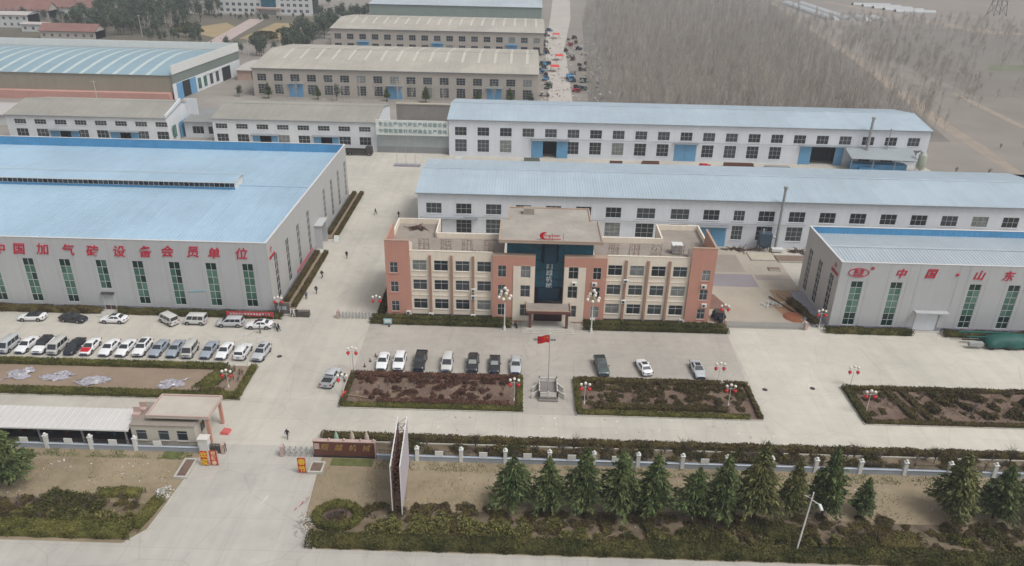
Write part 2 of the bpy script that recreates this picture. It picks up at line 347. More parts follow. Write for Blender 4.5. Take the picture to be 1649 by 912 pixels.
sheet('forest_floor', [(22, 254), (142, 254), (160, 347), (170, 411), (186, 529), (211, 720), (60, 720), (38, 566), (26, 330)], .005, mat('forest_floor', A(130, 124, 117), .97, .12, .05, world=True, detail=7)); sheet('lawn', [(-205, 470), (-172, 440), (-168, 470), (-190, 505)], .008, mat('winter_lawn', A(172, 152, 116), .97, .1, .08, world=True))
sheet('lawn', [(-160, 440), (-135, 440), (-138, 508), (-160, 508)], .008, MATS['winter_lawn'])
sheet('garden_path', [(-172, 425), (-162, 425), (-172, 525), (-182, 525)], .010, mat('pink_paving', A(196, 178, 172), .9, .08, .2, world=True, joints=(2, 2, .02)))
sheet('garden_ground', rect(-330, -118, 425, 545), .004, mat('garden_soil', A(112, 106, 92), .97, .15, .05, world=True, detail=7))
for n_, pts, mt in (('road_plate', rect(35.2, 47.4, 138, 144), mat('steel_plate_lot', A(150, 142, 146), .8, .06, .2, world=True)),
                    ('road_plate', rect(35.2, 46.5, 145, 154), mat('dark_paving', A(164, 152, 142), .9, .08, .2, world=True)),
                    ('road_plate', rect(47.8, 55, 141.5, 144), MATS['dark_paving']), ('road_plate', rect(49.0, 55.1, 132, 137), mat('plank_lot', A(168, 140, 110), .9, .1, .3, world=True)),
                    ('road_plate', [(35.1, 128), (39.5, 128), (37.5, 134.5), (35.1, 134.5)], mat('brown_patch', A(136, 104, 92), .9, .1, .3, world=True)),
                    ('orange_dirt_patch', [(49.5, 123.6), (54.5, 123.4), (53.6, 131), (47.2, 131.5)], redsoil)):
    sheet(n_, pts, .019, mt)
for x, y0, y1, wd in ((-31.2, 72.6, 74.2, .12),):
    sheet('lane_marking', [(x, y0), (x+wd, y0), (x+.5+wd, y1), (x+.5, y1)], .018, mat('faded_paint', A(222, 220, 212), .9, .1, 2))
sheet('verge', [(-22.6, 66), (110, 66), (110, 73.2), (48, 72.4), (20, 73.4), (-8, 72.2), (-20, 72.6)], .008, mat('leaf_mulch', A(92, 80, 64), .97, .25, .3, world=True, col2=A(142, 126, 104), bump=.4, detail=8)); sheet('verge', [(-90, 66), (-45, 66), (-44, 72), (-60, 72.4), (-90, 73)], .008, MATS['leaf_mulch'])
sheet('yard', [(36.7, 85.4), (125, 85.4), (125, 121), (36.7, 121)], .0135, mat('warm_concrete', A(210, 204, 191), .9, .12, .05, world=True, spots=.14, run=.08, joints=(6, 5, .04), bump=.1, detail=6))
sheet('planting_strip', rect(-26.2, 125, 82.2, 85.2), .008, MATS['leaf_mulch'])
def kerb(name, pts, wd=.18, h=.13):
    for (x0, y0), (x1, y1) in zip(pts[:-1], pts[1:]):
        d = Vector((x1-x0, y1-y0)).normalized(); nx, ny = -d.y*wd/2, d.x*wd/2
        struct(MB().poly([(x0-nx, y0-ny), (x1-nx, y1-ny), (x1+nx, y1+ny), (x0+nx, y0+ny)], 0, h).build(name, kerbm))
kerb('kerb', [(-44.6, 65.6), (-42.9, 67.6), (-41.75, 80.2)]); kerb('kerb', [(-22.9, 65.6), (-25.1, 69.0), (-25.7, 77.5)]); kerb('kerb', [(-26.2, 85.3), (120, 85.3)])
def bed(x0, x1, y0, y1, skew=0., m=soil):
    pts = [(x0+skew, y0), (x1+(-skew if skew else 0), y0), (x1, y1), (x0, y1)]
    struct(MB().poly(pts, .01, .10).build('planting_bed', m)); q = pts+[pts[0]]
    for (a, b), (c, d) in zip(q[:-1], q[1:]): kerb('bed_kerb', [(a, b), (c, d)], .16, .15)
bed(-26.3, .85, 93.2, 102.6); bed(8.65, 35.9, 92.9, 102.5); bed(50.5, 110, 92.7, 102.4); bed(-125, -41.2, 94.2, 103.7, m=dirt)

# ------------------------------------------------------------------ big sheet-metal halls with lettering
PI2 = math.pi/2
def portal_door(bld, o, ang, u0, u1, z1, fm, dm, leaf=True, hood=True):
    d = place(bld, 'door', MB().box(u0, u1, .10, .16, .02, z1).mesh('door', dm), o, ang, 0, 0)
    fr = MB().box(u0-.12, u0, -.06, .1, 0, z1+.12).box(u1, u1+.12, -.06, .1, 0, z1+.12).box(u0, u1, -.06, .1, z1, z1+.12)
    inst('door_frame', fr.mesh('door_frame', fm), d, rel=False)
    return d
def hall(name, label, x0, x1, y0, y1, H, eave, ridge, roofm, bands, base=.8):
    b = thing(name, label, 'factory hall', ((x0+x1)/2, y0, 0))
    prof = [(y0+.26, eave), ((y0+y1)/2, ridge), (y1-.26, eave)]
    r = ribs(MB(), x0+.26, x1-.26, prof, .62, .07, .14).build('roof', roofm, b)
    MB().box(x0+.3, x1-.3, (y0+y1)/2-.35, (y0+y1)/2+.35, ridge+.03, ridge+.12).build('ridge_cap', roofm, r, rel=False).location = (-b.location.x, -b.location.y, 0)
    MB().box(x0+.27, x1-.27, y1-.27, y1-.25, eave-.2, H-.05).box(x0+.25, x0+.27, y0+.3, y1-.3, eave-.2, H-.05).box(x1-.27, x1-.25, y0+.3, y1-.3, eave-.2, H-.05).box(x0+.27, x1-.27, y0+.25, y0+.27, eave-.2, H-.05).build('parapet_lining', bluei, b)
    rb = MB()
    for i in range(int((x1-x0)/1.0)): rb.box(x0+.5+i, x0+.6+i, y1-.31, y1-.27, eave, H-.1)
    rb.build('lining_rib', bluei, b)
    c = MB().box(x0-.06, x1+.06, y0-.06, y0+.3, H, H+.08).box(x0-.06, x1+.06, y1-.3, y1+.06, H, H+.08).box(x0-.06, x0+.3, y0+.3, y1-.3, H, H+.081).box(x1-.3, x1+.06, y0+.3, y1-.3, H, H+.081)
    c.build('parapet_cap', capm, b)
    return b
def green(r, c, n):
    if r in (0, n-1): return random.choice((glassg2, glassg2, glassg))
    if r >= n-3: return random.choice((glassg2, glassg, glassg, glassg3))
    return random.choice((glassg, glassg, glassg3))

# hall with the eleven red characters
hx0, hx1, hy0, hy1, HH = -165.0, -44.1, 121.4, 184.4, 13.8
hA = hall('factory_hall', 'large grey hall with pale blue roof and red Chinese characters, beside the entrance drive', hx0, hx1, hy0, hy1, HH, 11.7, 13.35, bluer, None)
wc = [-47.85-6.455*k for k in range(13)][::-1]
ops = []
for k, c in enumerate(wc): ops.append((c-1.0, c+1.0, 4.25 if k == 8 else 1.4, 9.85))
ops.append((-74.65, -72.75, .05, 2.7))
edges = sorted([hx0, hx1]+[c+s*1.61 for c in wc for s in (-1, 1) if hx0+.5 < c+s*1.61 < hx1-.2])
oA = (0, hy0)
for a, c in zip(edges[:-1], edges[1:]): wall(hA, oA, 0, a+.015, c-.015, .9, HH, [q for q in ops if q[0] >= a-.01 and q[1] <= c+.01 and q[3] > 3], hallw, 'wall_panel', .15)
bk = MB(); wall_mb(hx0, hx1, 0, HH-.05, ops, .1, bk); q_ = place(hA, 'backing_wall', bk.mesh('backing_wall', plinthm), (0, hy0+.05), 0, 0, 0)
MB().box(hx0, -74.9, hy0-.07, hy0-.002, 0, .92).box(-72.5, hx1-.003, hy0-.07, hy0-.002, 0, .92).build('plinth', plinthm, hA)
for k, c in enumerate(wc):
    z0, n = (4.25, 4) if k == 8 else (1.4, 6)
    window(hA, oA, 0, c, z0, 2.0, 9.85-z0, 2, n, frw, lambda r, cc, n=n: green(r, cc, n), each=True, bar=.07)
d = portal_door(hA, oA, 0, -74.65, -72.75, 2.7, frw, mat('brown_door_glass', A(90, 70, 66), .3, .1))
MB().box(-73.72, -73.66, hy0+.06, hy0+.1, .05, 2.7).build('door_mullion', frw, d, rel=False).location = (-hA.location.x*0-d.location.x-hA.location.x, -d.location.y-hA.location.y, 0)
MB().prismx([(hy0-.5, 3.3), (hy0-.5, 3.4), (hy0-.01, 3.6), (hy0-.01, 3.3)], -74.8, -72.5).build('door_canopy', darksteel, hA)
for ch, (x, z) in zip('中国加气砖设备会员单位', ((-90.9, 11.6), (-87.5, 11.6), (-83.4, 11.65), (-78.8, 11.65), (-74.6, 11.55), (-69.9, 11.6), (-65.3, 11.7), (-61.4, 11.85), (-57.1, 11.85), (-53.4, 11.75), (-48.5, 11.8))):
    L_ = place(hA, 'letter', text_mesh(ch, 2.25, lettr, .08, .03, .2), oA, 0, x, z, .06)
place(hA, 'logo', MB().box(-.9, .9, -.03, .03, -.1, .1).box(.3, 1.5, -.031, .031, -.02, .18).box(-1.6, -.5, -.032, .03, -.22, 0).mesh('logo', mat('sky_blue_print', A(160, 200, 215), .6, .05)), oA, 0, -57.4, 4.3, .05)
# side wall to the drive
oS = (hx1, 0); sw = [125.6, 132.65, 140.0, 147.5, 161.2, 168.1, 174.9, 182.1]
sops = [(y-.95, y+.95, 1.4 if y != 161.2 else 3.4, 10.1) for y in sw]+[(151.4, 155.6, .02, 4.6)]
sed = sorted([hy0, hy1]+[y+s*1.75 for y in sw for s in (-1, 1) if hy0+.5 < y+s*1.75 < hy1-.4])
for a, c in zip(sed[:-1], sed[1:]): wall(hA, oS, PI2, a+.015, c-.015, .9, HH, [q for q in sops if q[0] >= a-.01 and q[1] <= c+.01], hallw2, 'wall_panel', .15)
bk = MB(); wall_mb(hy0+.06, hy1, 0, HH-.05, sops, .1, bk); place(hA, 'backing_wall', bk.mesh('backing_wall', plinthm), (hx1-.05, 0), PI2, 0, 0)
MB().box(hx1+.002, hx1+.07, hy0-.07, 151.2, 0, .92).box(hx1+.002, hx1+.07, 155.8, hy1, 0, .92).build('plinth', plinthm, hA)
for y in sw: window(hA, oS, PI2, y, 1.4 if y != 161.2 else 3.4, 1.9, 8.7 if y != 161.2 else 6.7, 2, 6 if y != 161.2 else 5, frw, [glassd, glassm], bar=.07)
MB().box(hx1+.01, hx1+1.5, 151.2, 151.4, 0, 5.2).box(hx1+.01, hx1+1.5, 155.6, 155.8, 0, 5.2).box(hx1+.011, hx1+1.7, 151.0, 156.0, 5.2, 5.45).build('porch', hallw, hA)
MB().box(hx1-.1, hx1-.02, 151.4, 153.7, 0, 4.6).build('door', whitew, hA); MB().box(hx1-.16, hx1-.12, 153.7, 155.6, 0, 4.6).build('door', black, hA)
for m_, z_, s_ in ((0, 11.6, 2.0),):
    lg = MB()
    for i in range(10):
        t0, t1 = math.radians(70+i*22), math.radians(70+(i+1)*22); wd = .36*math.sin(math.pi*(i+.5)/10)+.06
        lg.add([(1.0*math.cos(t0)*.9, 0, 1.0*math.sin(t0)), (1.0*math.cos(t1)*.9, 0, 1.0*math.sin(t1)), ((1-wd)*math.cos(t1)*.9, 0, (1-wd)*math.sin(t1)), ((1-wd)*math.cos(t0)*.9, 0, (1-wd)*math.sin(t0))], ((0, 1, 2, 3),))
    lg.box(-.3, .7, -.03, .02, -.04, .06).box(-.1, .9, -.032, .02, .22, .3)
    logo_me = lg.mesh('logo', lettr)
    place(hA, 'logo', logo_me, oS, PI2, 123.6, 11.9, .06).scale = (.6, 1, .6)
    for i, ch in enumerate('翔越机械'): place(hA, 'letter', text_mesh(ch, .62, lettr, .08, .01), oS, PI2, 122.6+i*.78, 10.5, .07)
MB().box(hx1+.08, hx1+.12, 136.5, 148.5, .9, 1.7).build('wall_banner', mat('pink_banner', A(205, 120, 125), .8, .06), hA)
# other walls
wall(hA, (0, hy1), math.pi, -hx1, -hx0, 0, HH, [], hallw2)
# roof monitor
mx0, mx1, my0, my1, mz0, mz1 = -140.0, -59.5, 150.4, 155.6, 13.35, 14.9
mo = MB().prismx([(my0-.5, mz1+.02), ((my0+my1)/2, mz1+.5), (my1+.5, mz1+.02), (my1+.5, mz1-.08), ((my0+my1)/2, mz1+.4), (my0-.5, mz1-.08)], mx0, mx1+.3).build('roof_monitor', bluer, hA)
def sub(mb, name, m, part):     # sub-part built in world space under a part that sits at its thing's origin
    px = part.parent.location+part.location; mb.v = [(x-px.x, y-py_, z-px.z) for (x, y, z) in mb.v for py_ in (px.y,)]
    return link(bpy.data.objects.new(name, mb.mesh(name, m)), part)
sub(MB().box(mx0, mx1, my0, my0+.1, mz0-.5, mz0+.35), 'curb', bluei, mo); sub(MB().box(mx0, mx1, my1-.1, my1, mz0-.5, mz1-.1), 'rear_panel', whitew, mo)
sub(MB().add([(mx1, my0, mz0-.4), (mx1, my1, mz0-.4), (mx1, my1, mz1-.08), (mx1, (my0+my1)/2, mz1+.4), (mx1, my0, mz1-.08)], ((0, 1, 2, 3, 4),)), 'end_panel', white, mo)
sub(MB().box(mx0, mx1+.32, my0-.56, my0-.5, mz1-.12, mz1+.06).box(mx0, mx1+.32, my1+.5, my1+.56, mz1-.12, mz1+.06).prismx([(my0-.5, mz1+.05), ((my0+my1)/2, mz1+.53), (my1+.5, mz1+.05), ((my0+my1)/2, mz1+.45)], mx1+.3, mx1+.36), 'eave_trim', white, mo)
pw = 1.05; n = int((mx1-mx0)/pw); pm = glass_mesh(pw-.09, .98, glassm); pd = glass_mesh(pw-.09, .98, black); pe = glass_mesh(pw-.09, .98, glassd)
px = mo.parent.location
for i in range(n): inst('pane', random.choice((pm, pm, pm, pe, pd)), mo, (mx1-.55-i*pw-px.x, my0-.06-px.y, mz0+.38), 0, rel=False)
fr_ = MB().box(mx0, mx1, my0-.0, my0+.08, mz0+.352, mz0+.40).box(mx0, mx1, my0-.0, my0+.08, mz1-.14, mz1-.085)
for i in range(n+1): fr_.box(mx1-.08-i*pw, mx1-.01-i*pw, my0+.002, my0+.081, mz0+.4, mz1-.14)
sub(fr_, 'frame', white, mo)

# hall at the right edge
ex0, ex1, ey0, ey1, EH = 55.3, 108.0, 121.9, 138.9, 12.9
hE = hall('factory_hall', 'grey panel hall with an oval red logo on its front, right of the office', ex0, ex1, ey0, ey1, EH, 11.6, 12.35, greyr, None)
oE = (0, ey0); ew = [58.65, 65.5, 79.15, 85.9, 92.7, 99.5]
eops = [(c-1.05, c+1.05, .75, 9.4) for c in ew]+[(70.3, 74.4, .02, 3.6)]
eed = sorted([ex0, ex1, 68.9, 75.75]+[c+s*1.7 for c in ew for s in (-1, 1) if ex0+.3 < c+s*1.7 < ex1-.3 and not 68 < c+s*1.7 < 77])
eed = [e for i, e in enumerate(eed) if i == 0 or e-eed[i-1] > .4]
for a, c in zip(eed[:-1], eed[1:]): wall(hE, oE, 0, a+.02, c-.02, 0, EH, [q for q in eops if q[0] >= a-.01 and q[1] <= c+.01], hallw, 'wall_panel', .15)
bk = MB(); wall_mb(ex0, ex1, 0, EH-.05, eops, .1, bk); place(hE, 'backing_wall', bk.mesh('backing_wall', plinthm), (0, ey0+.05), 0, 0, 0)
MB().box(ex0-.06, 70.1, ey0-.07, ey0-.002, 0, .7).box(74.6, ex1, ey0-.07, ey0-.002, 0, .7).build('plinth', mat('lilac_plinth', A(160, 156, 176), .85, .1, .6), hE)
for c in ew: window(hE, oE, 0, c, .75, 2.1, 8.65, 2, 7, frw, lambda r, cc: (glassg2 if r == 6 else random.choice((glassg, glassg3, glassg3, glassg))) if r > 1 else random.choice((glassg2, glassg2, glassg)), each=True, bar=.07)
d = portal_door(hE, oE, 0, 70.3, 74.4, 3.6, hallw, whitew); place(hE, 'door_canopy', MB().box(69.7, 75.5, -1.1, -.03, 3.85, 4.05).mesh('door_canopy', hallw), oE, 0, 0, 0)
oE2 = (ex0, 0); ew2 = [124.9, 130.6, 135.8]
wall(hE, oE2, -PI2, -ey1, -ey0, 0, EH, [(-y-.95, -y+.95, .8, 9.4) for y in ew2], hallw2)
for y in ew2: window(hE, oE2, -PI2, -y, .8, 1.9, 8.6, 2, 7, frw, [glassd, glassm], bar=.07)
wall(hE, (0, ey1), math.pi, -ex1, -ex0, 0, EH, [], hallw2)
for ch, x, z in (('中', 65.9, 11.1), ('国', 71.0, 11.2), ('山', 79.3, 11.15), ('东', 84.3, 11.15), ('高', 88.8, 11.1), ('唐', 93.4, 11.1)):
    place(hE, 'letter', text_mesh(ch, 1.95, lettr, .08, .028, .2), oE, 0, x, z, .06)
place(hE, 'letter', MB().ball((0, 0, 0), .28).mesh('letter', lettr), oE, 0, 75.5, 11.15, .05)
ov = MB()
def ring(mb, rx, rz, wd, n=28, y=0.):
    for i in range(n):
        a, b = 2*math.pi*i/n, 2*math.pi*(i+1)/n
        mb.hexa([(rx*math.cos(a), y-.05, rz*math.sin(a)), (rx*math.cos(b), y-.05, rz*math.sin(b)), ((rx-wd)*math.cos(b), y-.05, (rz-wd)*math.sin(b)), ((rx-wd)*math.cos(a), y-.05, (rz-wd)*math.sin(a)),
                 (rx*math.cos(a), y+.05, rz*math.sin(a)), (rx*math.cos(b), y+.05, rz*math.sin(b)), ((rx-wd)*math.cos(b), y+.05, (rz-wd)*math.sin(b)), ((rx-wd)*math.cos(a), y+.05, (rz-wd)*math.sin(a))])
ring(ov, 1.8, .85, .12); lo = place(hE, 'logo', ov.mesh('logo', lettr), oE, 0, 58.5, 11.05, .06)
for i, ch in enumerate('真龙'): inst('letter', text_mesh(ch, .85, lettr, .08, .02), lo, (-.45+.9*i, 0, .22), rel=False)
inst('letter', text_mesh('HAOMIAO', .36, lettr, .06, .01), lo, (0, 0, -.42), rel=False)
tm = MB(); ring(tm, .3, .3, .06, 14); to = place(hE, 'trademark', tm.mesh('trademark', lettr), oE, 0, 60.75, 11.95, .06); inst('letter', text_mesh('R', .4, lettr, .05, .01), to, rel=False)
place(hE, 'logo', logo_me, oE2, -PI2, -124.0, 11.4, .06).scale = (.6, 1, .6)
for i, ch in enumerate('翔越机械'): place(hE, 'letter', text_mesh(ch, .62, lettr, .08, .01), oE2, -PI2, -125.2+i*.8, 10.2, .07)
MB().box(ex0-2.6, ex0-.02, 122, 136, .01, .35).build('footing', plinthm, hE)

# ------------------------------------------------------------------ plastered workshops
def workshop(name, label, x0, x1, y0, y1, eave, ridge, wm, rm, upper, lower, doors=(), uz=(6.2, 8.65), lz=(1.5, 5.05), ucr=(3, 2), lcr=(3, 3), sky=None, over=.45, rib=.62, cat='workshop', fm=frw, gl=None):
    b = thing(name, label, cat, ((x0+x1)/2, y0, 0)); ym = (y0+y1)/2; gl = gl or [glassd]*6+[glassm]*4+[glassc]
    sl = (ridge-eave)/(ym-y0)
    ro = ribs(MB(), x0-over, x1+over, [(y0-over, eave-sl*over+.14), (ym, ridge+.14), (y1+over, eave-sl*over+.14)], rib, .035, .12).build('roof', rm, b)
    sub(MB().box(x0-over, x1+over, y0-over-.14, y0-over, eave-sl*over-.05, eave-sl*over+.16), 'gutter', frg, ro)
    sub(MB().prismx([(ym-.4, ridge+.12-.4*sl+.09), (ym, ridge+.24), (ym+.4, ridge+.12-.4*sl+.09), (ym, ridge+.16)], x0-over, x1+over), 'ridge_cap', rm, ro)
    sub(MB().prismx([(y0-over, eave-sl*over+.10), (ym, ridge+.10), (y1+over, eave-sl*over+.10), (y1+over, eave-sl*over), (ym, ridge-.02), (y0-over, eave-sl*over)], x1+over-.06, x1+over), 'verge_trim', frg, ro)
    o = (0, y0); ops = [(a, a+w, *uz) for a, w in upper]+[(a, a+w, *lz) for a, w in lower]
    for dd in doors: ops.append((dd['o'][0], dd['o'][1], .02, dd['h']))
    wall(b, o, 0, x0, x1, 0, eave, ops, wm)
    wall(b, (0, y1), math.pi, -x1, -x0, 0, eave, [], wm)
    for X, nm in ((x0, 0), (x1, 1)):
        MB().add([(X, y0, 0), (X, y1, 0), (X, y1, eave), (X, ym, ridge), (X, y0, eave)], ((0, 1, 2, 3, 4),)).build('gable_wall', wm, b)
    MB().box(x0-.03, x1+.03, y0-.05, y0-.003, 0, .45).build('plinth', plinthm, b) if not doors else None
    for a, w in upper: window(b, o, 0, a+w/2, uz[0], w, uz[1]-uz[0], *ucr, fm, gl, bar=.05, sill=wm)
    for a, w in lower: window(b, o, 0, a+w/2, lz[0], w, lz[1]-lz[0], *lcr, fm, gl, bar=.05, sill=wm)
    for dd in doors:
        a, c = dd['o']; h = dd['h']
        if dd.get('open'):
            MB().box(a, c, y0+5, y0+5.05, 0, h+1).box(a-1, a-.95, y0+.2, y0+5, 0, h+1).box(c+.95, c+1, y0+.2, y0+5, 0, h+1).box(a-1, c+1, y0+.2, y0+5, h+.3, h+.35).build('door_void', black, b)
            for u0, u1 in dd['leaves']:
                lf = MB().box(u0, u1, y0-.12, y0-.03, .05, h).build('door_leaf', bluedoor, b)
                sub(MB().box(u0+.15, u1-.15, y0-.15, y0-.121, h*.48, h*.52).box((u0+u1)/2-.05, (u0+u1)/2+.05, y0-.152, y0-.122, .2, h-.2), 'brace', bluedoor, lf)
        else:
            m = (a+c)/2
            for u0, u1 in ((a, m-.03), (m+.03, c)):
                lf = MB().box(u0, u1, y0+.02, y0+.1, .05, h).build('door_leaf', bluedoor, b)
                sub(MB().box(u0+.1, u1-.1, y0-.01, y0+.019, h*.47, h*.53), 'brace', bluedoor, lf)
            MB().box(a, c, y0+.12, y0+.16, 0, h).build('door_void', black, b)
        L0, L1 = min([a]+[l[0] for l in dd.get('leaves', [])]), max([c]+[l[1] for l in dd.get('leaves', [])])
        MB().prismx([(y0-1.0, h+.12), (y0-1.0, h+.26), (y0-.01, h+.45), (y0-.01, h+.12)], L0-.4, L1+.4).build('door_canopy', dd.get('can', frg), b)
    if sky:
        for x in sky:
            pts = []
            s_ = sub(MB().add([(x, y0+(ym-y0)*.45, eave+(ridge-eave)*.45+.22), (x+1.1, y0+(ym-y0)*.45, eave+(ridge-eave)*.45+.22), (x+1.1, ym-.5, ridge+.2), (x, ym-.5, ridge+.2)], ((0, 1, 2, 3),)), 'skylight', skylite, ro)
            sub(MB().add([(x, ym+.5, ridge+.2), (x+1.1, ym+.5, ridge+.2), (x+1.1, y1-2, eave+.36), (x, y1-2, eave+.36)], ((0, 1, 2, 3),)), 'skylight', skylite, ro)
    return b

cu = [(-21.1+6.55*k, 3.4) for k in range(7)]+[(25., 4.0), (32.4, 4.0), (39.5, 3.5), (46.1, 2.4)]+[(51.5+6.6*k, 3.5) for k in range(10)]
C = workshop('workshop', 'long white workshop with pale blue roof directly behind the office building', -22.9, 118.0, 158.4, 183.0, 10.9, 12.6, whitew, blueg, cu, [q for q in cu if not 35 < q[0] < 45], [dict(o=(38.7, 45.0), h=4.7)], uz=(6.2, 8.6), lz=(1.75, 5.05))
pp = MB().tube((-13, 158.05, 5.65), (62, 158.05, 5.65), .10, n=6)
for x in range(-12, 62, 6): pp.box(x, x+.08, 158.05, 158.4, 5.6, 5.7)
pp.build('wall_pipe', steel, C); MB().box(-22.6, -9.8, 157.4, 158.36, 5.15, 5.3).build('window_canopy', frg, C)
MB().box(84, 90, 157.3, 158.36, 5.15, 5.3).build('window_canopy', frg, C)
du = [(-20.6+6.665*k, 3.5) for k in range(21)]
dd_ = [dict(o=(5.6, 9.7), h=5.2, open=1, leaves=((2.2, 5.6), (9.7, 13.0))), dict(o=(44.6, 51.2), h=5.2), dict(o=(85.1, 92.2), h=5.5, open=1, leaves=((81.7, 85.1), (92.2, 94.6)))]
D = workshop('workshop', 'white workshop with pale blue roof at the foot of the bare poplar wood', -22.4, 118.9, 224, 251, 10.9, 12.8, whitew, blueg, du, [q for q in du if not (1 < q[0]+1.7 < 13.5 or 43 < q[0]+1.7 < 52.5 or 80.5 < q[0]+1.7 < 95)], dd_, uz=(6.2, 8.75), lz=(1.3, 5.05))
pp = MB().tube((0, 223.6, 5.75), (110, 223.6, 5.75), .09, n=6)
for x in range(2, 110, 8): pp.box(x, x+.1, 223.6, 224, 5.7, 5.8)
pp.build('wall_pipe', steel, D)
lt = MB().add([(94.5, 217.2, 4.0), (113.5, 217.2, 3.6), (114.5, 223.9, 5.6), (94.5, 223.9, 5.6), (94.5, 217.2, 4.12), (113.5, 217.2, 3.72), (114.5, 223.9, 5.72), (94.5, 223.9, 5.72)], ((0, 3, 2, 1), (4, 5, 6, 7), (0, 1, 5, 4), (1, 2, 6, 5), (2, 3, 7, 6), (3, 0, 4, 7)))
leanto = thing('lean_to', 'grey sheet lean-to shelter beside the open door of the far white workshop', 'shelter', (104, 217.5, 0)); lt.build('roof', mat('grey_sheet', A(166, 174, 178), .5, .06, .1), leanto)
for x in (94.7, 101, 107.3, 113.3): MB().box(x, x+.15, 217.4, 217.55, 0, 3.75).build('post', steel, leanto)
MB().box(96, 112, 219.5, 222.5, .1, 1.7).box(98, 103, 218.6, 219.4, .1, 1.1).build('machine', bluei, leanto)
si = thing('silo', 'pale green dust silo beside the lean-to shelter', 'silo', (115.2, 218.2, 0))
MB().lathe((115.2, 218.2, 0), [(.02, .6), (1.15, 1.5), (1.15, 5.2), (.75, 5.9), (.02, 6.0)], 14).build('tank', mat('pale_green_paint', A(180, 186, 170), .5, .08), si)
MB().tube((115.2, 218.2, 5.9), (114.0, 218.2, 6.6), .35).tube((114.0, 218.2, 6.6), (113.6, 219.5, 5.6), .3).build('duct', steel, si)
for a in range(4): MB().tube((115.2+math.cos(a*PI2+.7), 218.2+math.sin(a*PI2+.7), 0), (115.2+math.cos(a*PI2+.7), 218.2+math.sin(a*PI2+.7), 1.6), .08).build('leg', steel, si)
def chimney(x, y, z0, z1, r, label):
    c = thing('chimney_pipe', label, 'chimney', (x, y, 0)); MB().tube((x, y, z0), (x, y, z1), r, r*.9, 10).build('pipe', steel, c)
    MB().tube((x, y, z1), (x, y, z1+.35), r*1.5, r*1.5, 10).build('cap', steel, c); MB().tube((x, y, z0), (x, y, z0+.3), r*1.7, r*1.7, 10).build('base_ring', steel, c)
    for z in np.arange(z0+2, z1, 3): MB().tube((x, y, z), (x, y, z+.12), r*1.15, r*1.15, 10).build('collar', steel, c)
chimney(56.0, 157.4, 0, 14.3, .32, 'tall galvanised chimney pipe on the wall behind the office'); chimney(100.6, 222.4, 5.2, 14.6, .42, 'galvanised chimney pipe rising through the lean-to shelter'); chimney(106.6, 222.9, 5.2, 11.2, .16, 'thin white flue standing next to the lean-to chimney')
un = thing('dust_collector', 'dark blue dust collector on legs against the white workshop wall', 'machine', (53.2, 156.6, 0)); bs_ = mat('dark_blue_paint', A(70, 88, 104), .5, .1, .8)
MB().box(51.9, 54.4, 155.7, 157.6, 1.5, 4.3).add([(51.9, 155.7, 1.5), (54.4, 155.7, 1.5), (54.4, 157.6, 1.5), (51.9, 157.6, 1.5), (53.15, 156.6, .5)], ((0, 4, 1), (1, 4, 2), (2, 4, 3), (3, 4, 0))).build('housing', bs_, un)
for z in (2.2, 3.0, 3.8): MB().box(51.86, 54.44, 155.66, 157.64, z, z+.1).build('stiffener', bs_, un)
for x, y in ((52, 155.8), (54.3, 155.8), (52, 157.5), (54.3, 157.5)): MB().box(x-.07, x+.07, y-.07, y+.07, 0, 1.5).build('leg', darksteel, un)
MB().tube((52.6, 156.6, 4.3), (52.6, 156.6, 5.2), .25, n=8).tube((54.4, 156.6, 3.6), (55.4, 156.6, 3.2), .25, n=8).build('duct', steel, un); MB().box(54.8, 57.2, 155.6, 156.8, .3, .9).build('fan', white, un)

gu = [(-92.6+6.15*k, 3.5) for k in range(8)]
G = workshop('workshop', 'low white workshop with tan roof right next to the lettered wall', -93.5, -44.2, 226, 250, 8.9, 10.9, greenwh, fibreg, gu, [gu[k] for k in (0, 1, 3, 4, 6, 7)], [dict(o=(-79.7, -76.2), h=4.2, open=1, leaves=((-81.8, -79.7), (-76.2, -74.2))), dict(o=(-61.2, -57.8), h=4.2, open=1, leaves=((-63.4, -61.2), (-57.8, -55.8)))], uz=(6.0, 7.5), lz=(1.9, 4.4), ucr=(4, 2), lcr=(3, 2), over=.3)
fu = [(-154.8+6.15*k, 3.6) for k in range(8)]
F = workshop('workshop', 'low white workshop with plain tan roof at the far left behind the big blue-roofed hall', -157.2, -108.4, 228, 252, 8.1, 10.4, greenwh, fibreg, fu, [fu[k] for k in (0, 1, 3, 4, 6, 7)], [dict(o=(-141.6, -138.2), h=3.6, open=1, leaves=((-144.4, -141.6), (-138.2, -135.6))), dict(o=(-123.2, -119.8), h=3.6, open=1, leaves=((-126, -123.2), (-119.8, -117.4)))], uz=(5.4, 6.9), lz=(1.6, 4.0), ucr=(4, 2), lcr=(3, 2), over=.3)
MB().prismx([(228, 8.1), (240, 10.4), (240, 11.6), (228, 9.0)], -108.6, -108.2).box(-108.6, -104.5, 243, 243.3, 0, 10.9).build('parapet_wall', greenwh, F)
MB().box(-108.0, -107.9, 231, 233.2, 1.4, 5).build('window', glassg, F); MB().box(-108.0, -107.88, 236, 241, .1, 5).build('door', bluedoor, F)
sh = thing('shed', 'small grey-roofed shed in the gap between the two low white workshops', 'shed', (-100, 238, 0))
MB().prismx([(236, 5.2), (250, 6.4), (250, 6.2), (236, 5.0)], -107, -93.8).build('roof', mat('shed_roof', A(148, 150, 148), .8, .08, .2), sh); wall(sh, (0, 237), 0, -107, -93.8, 0, 5.1, [(-104.6, -101, 1.2, 3.6), (-99.6, -95, 1.2, 3.6)], greenwh)
for x, w_ in ((-102.8, 3.6), (-97.3, 4.6)): window(sh, (0, 237), 0, x, 1.2, w_, 2.4, 3, 1, frw, [glassd])
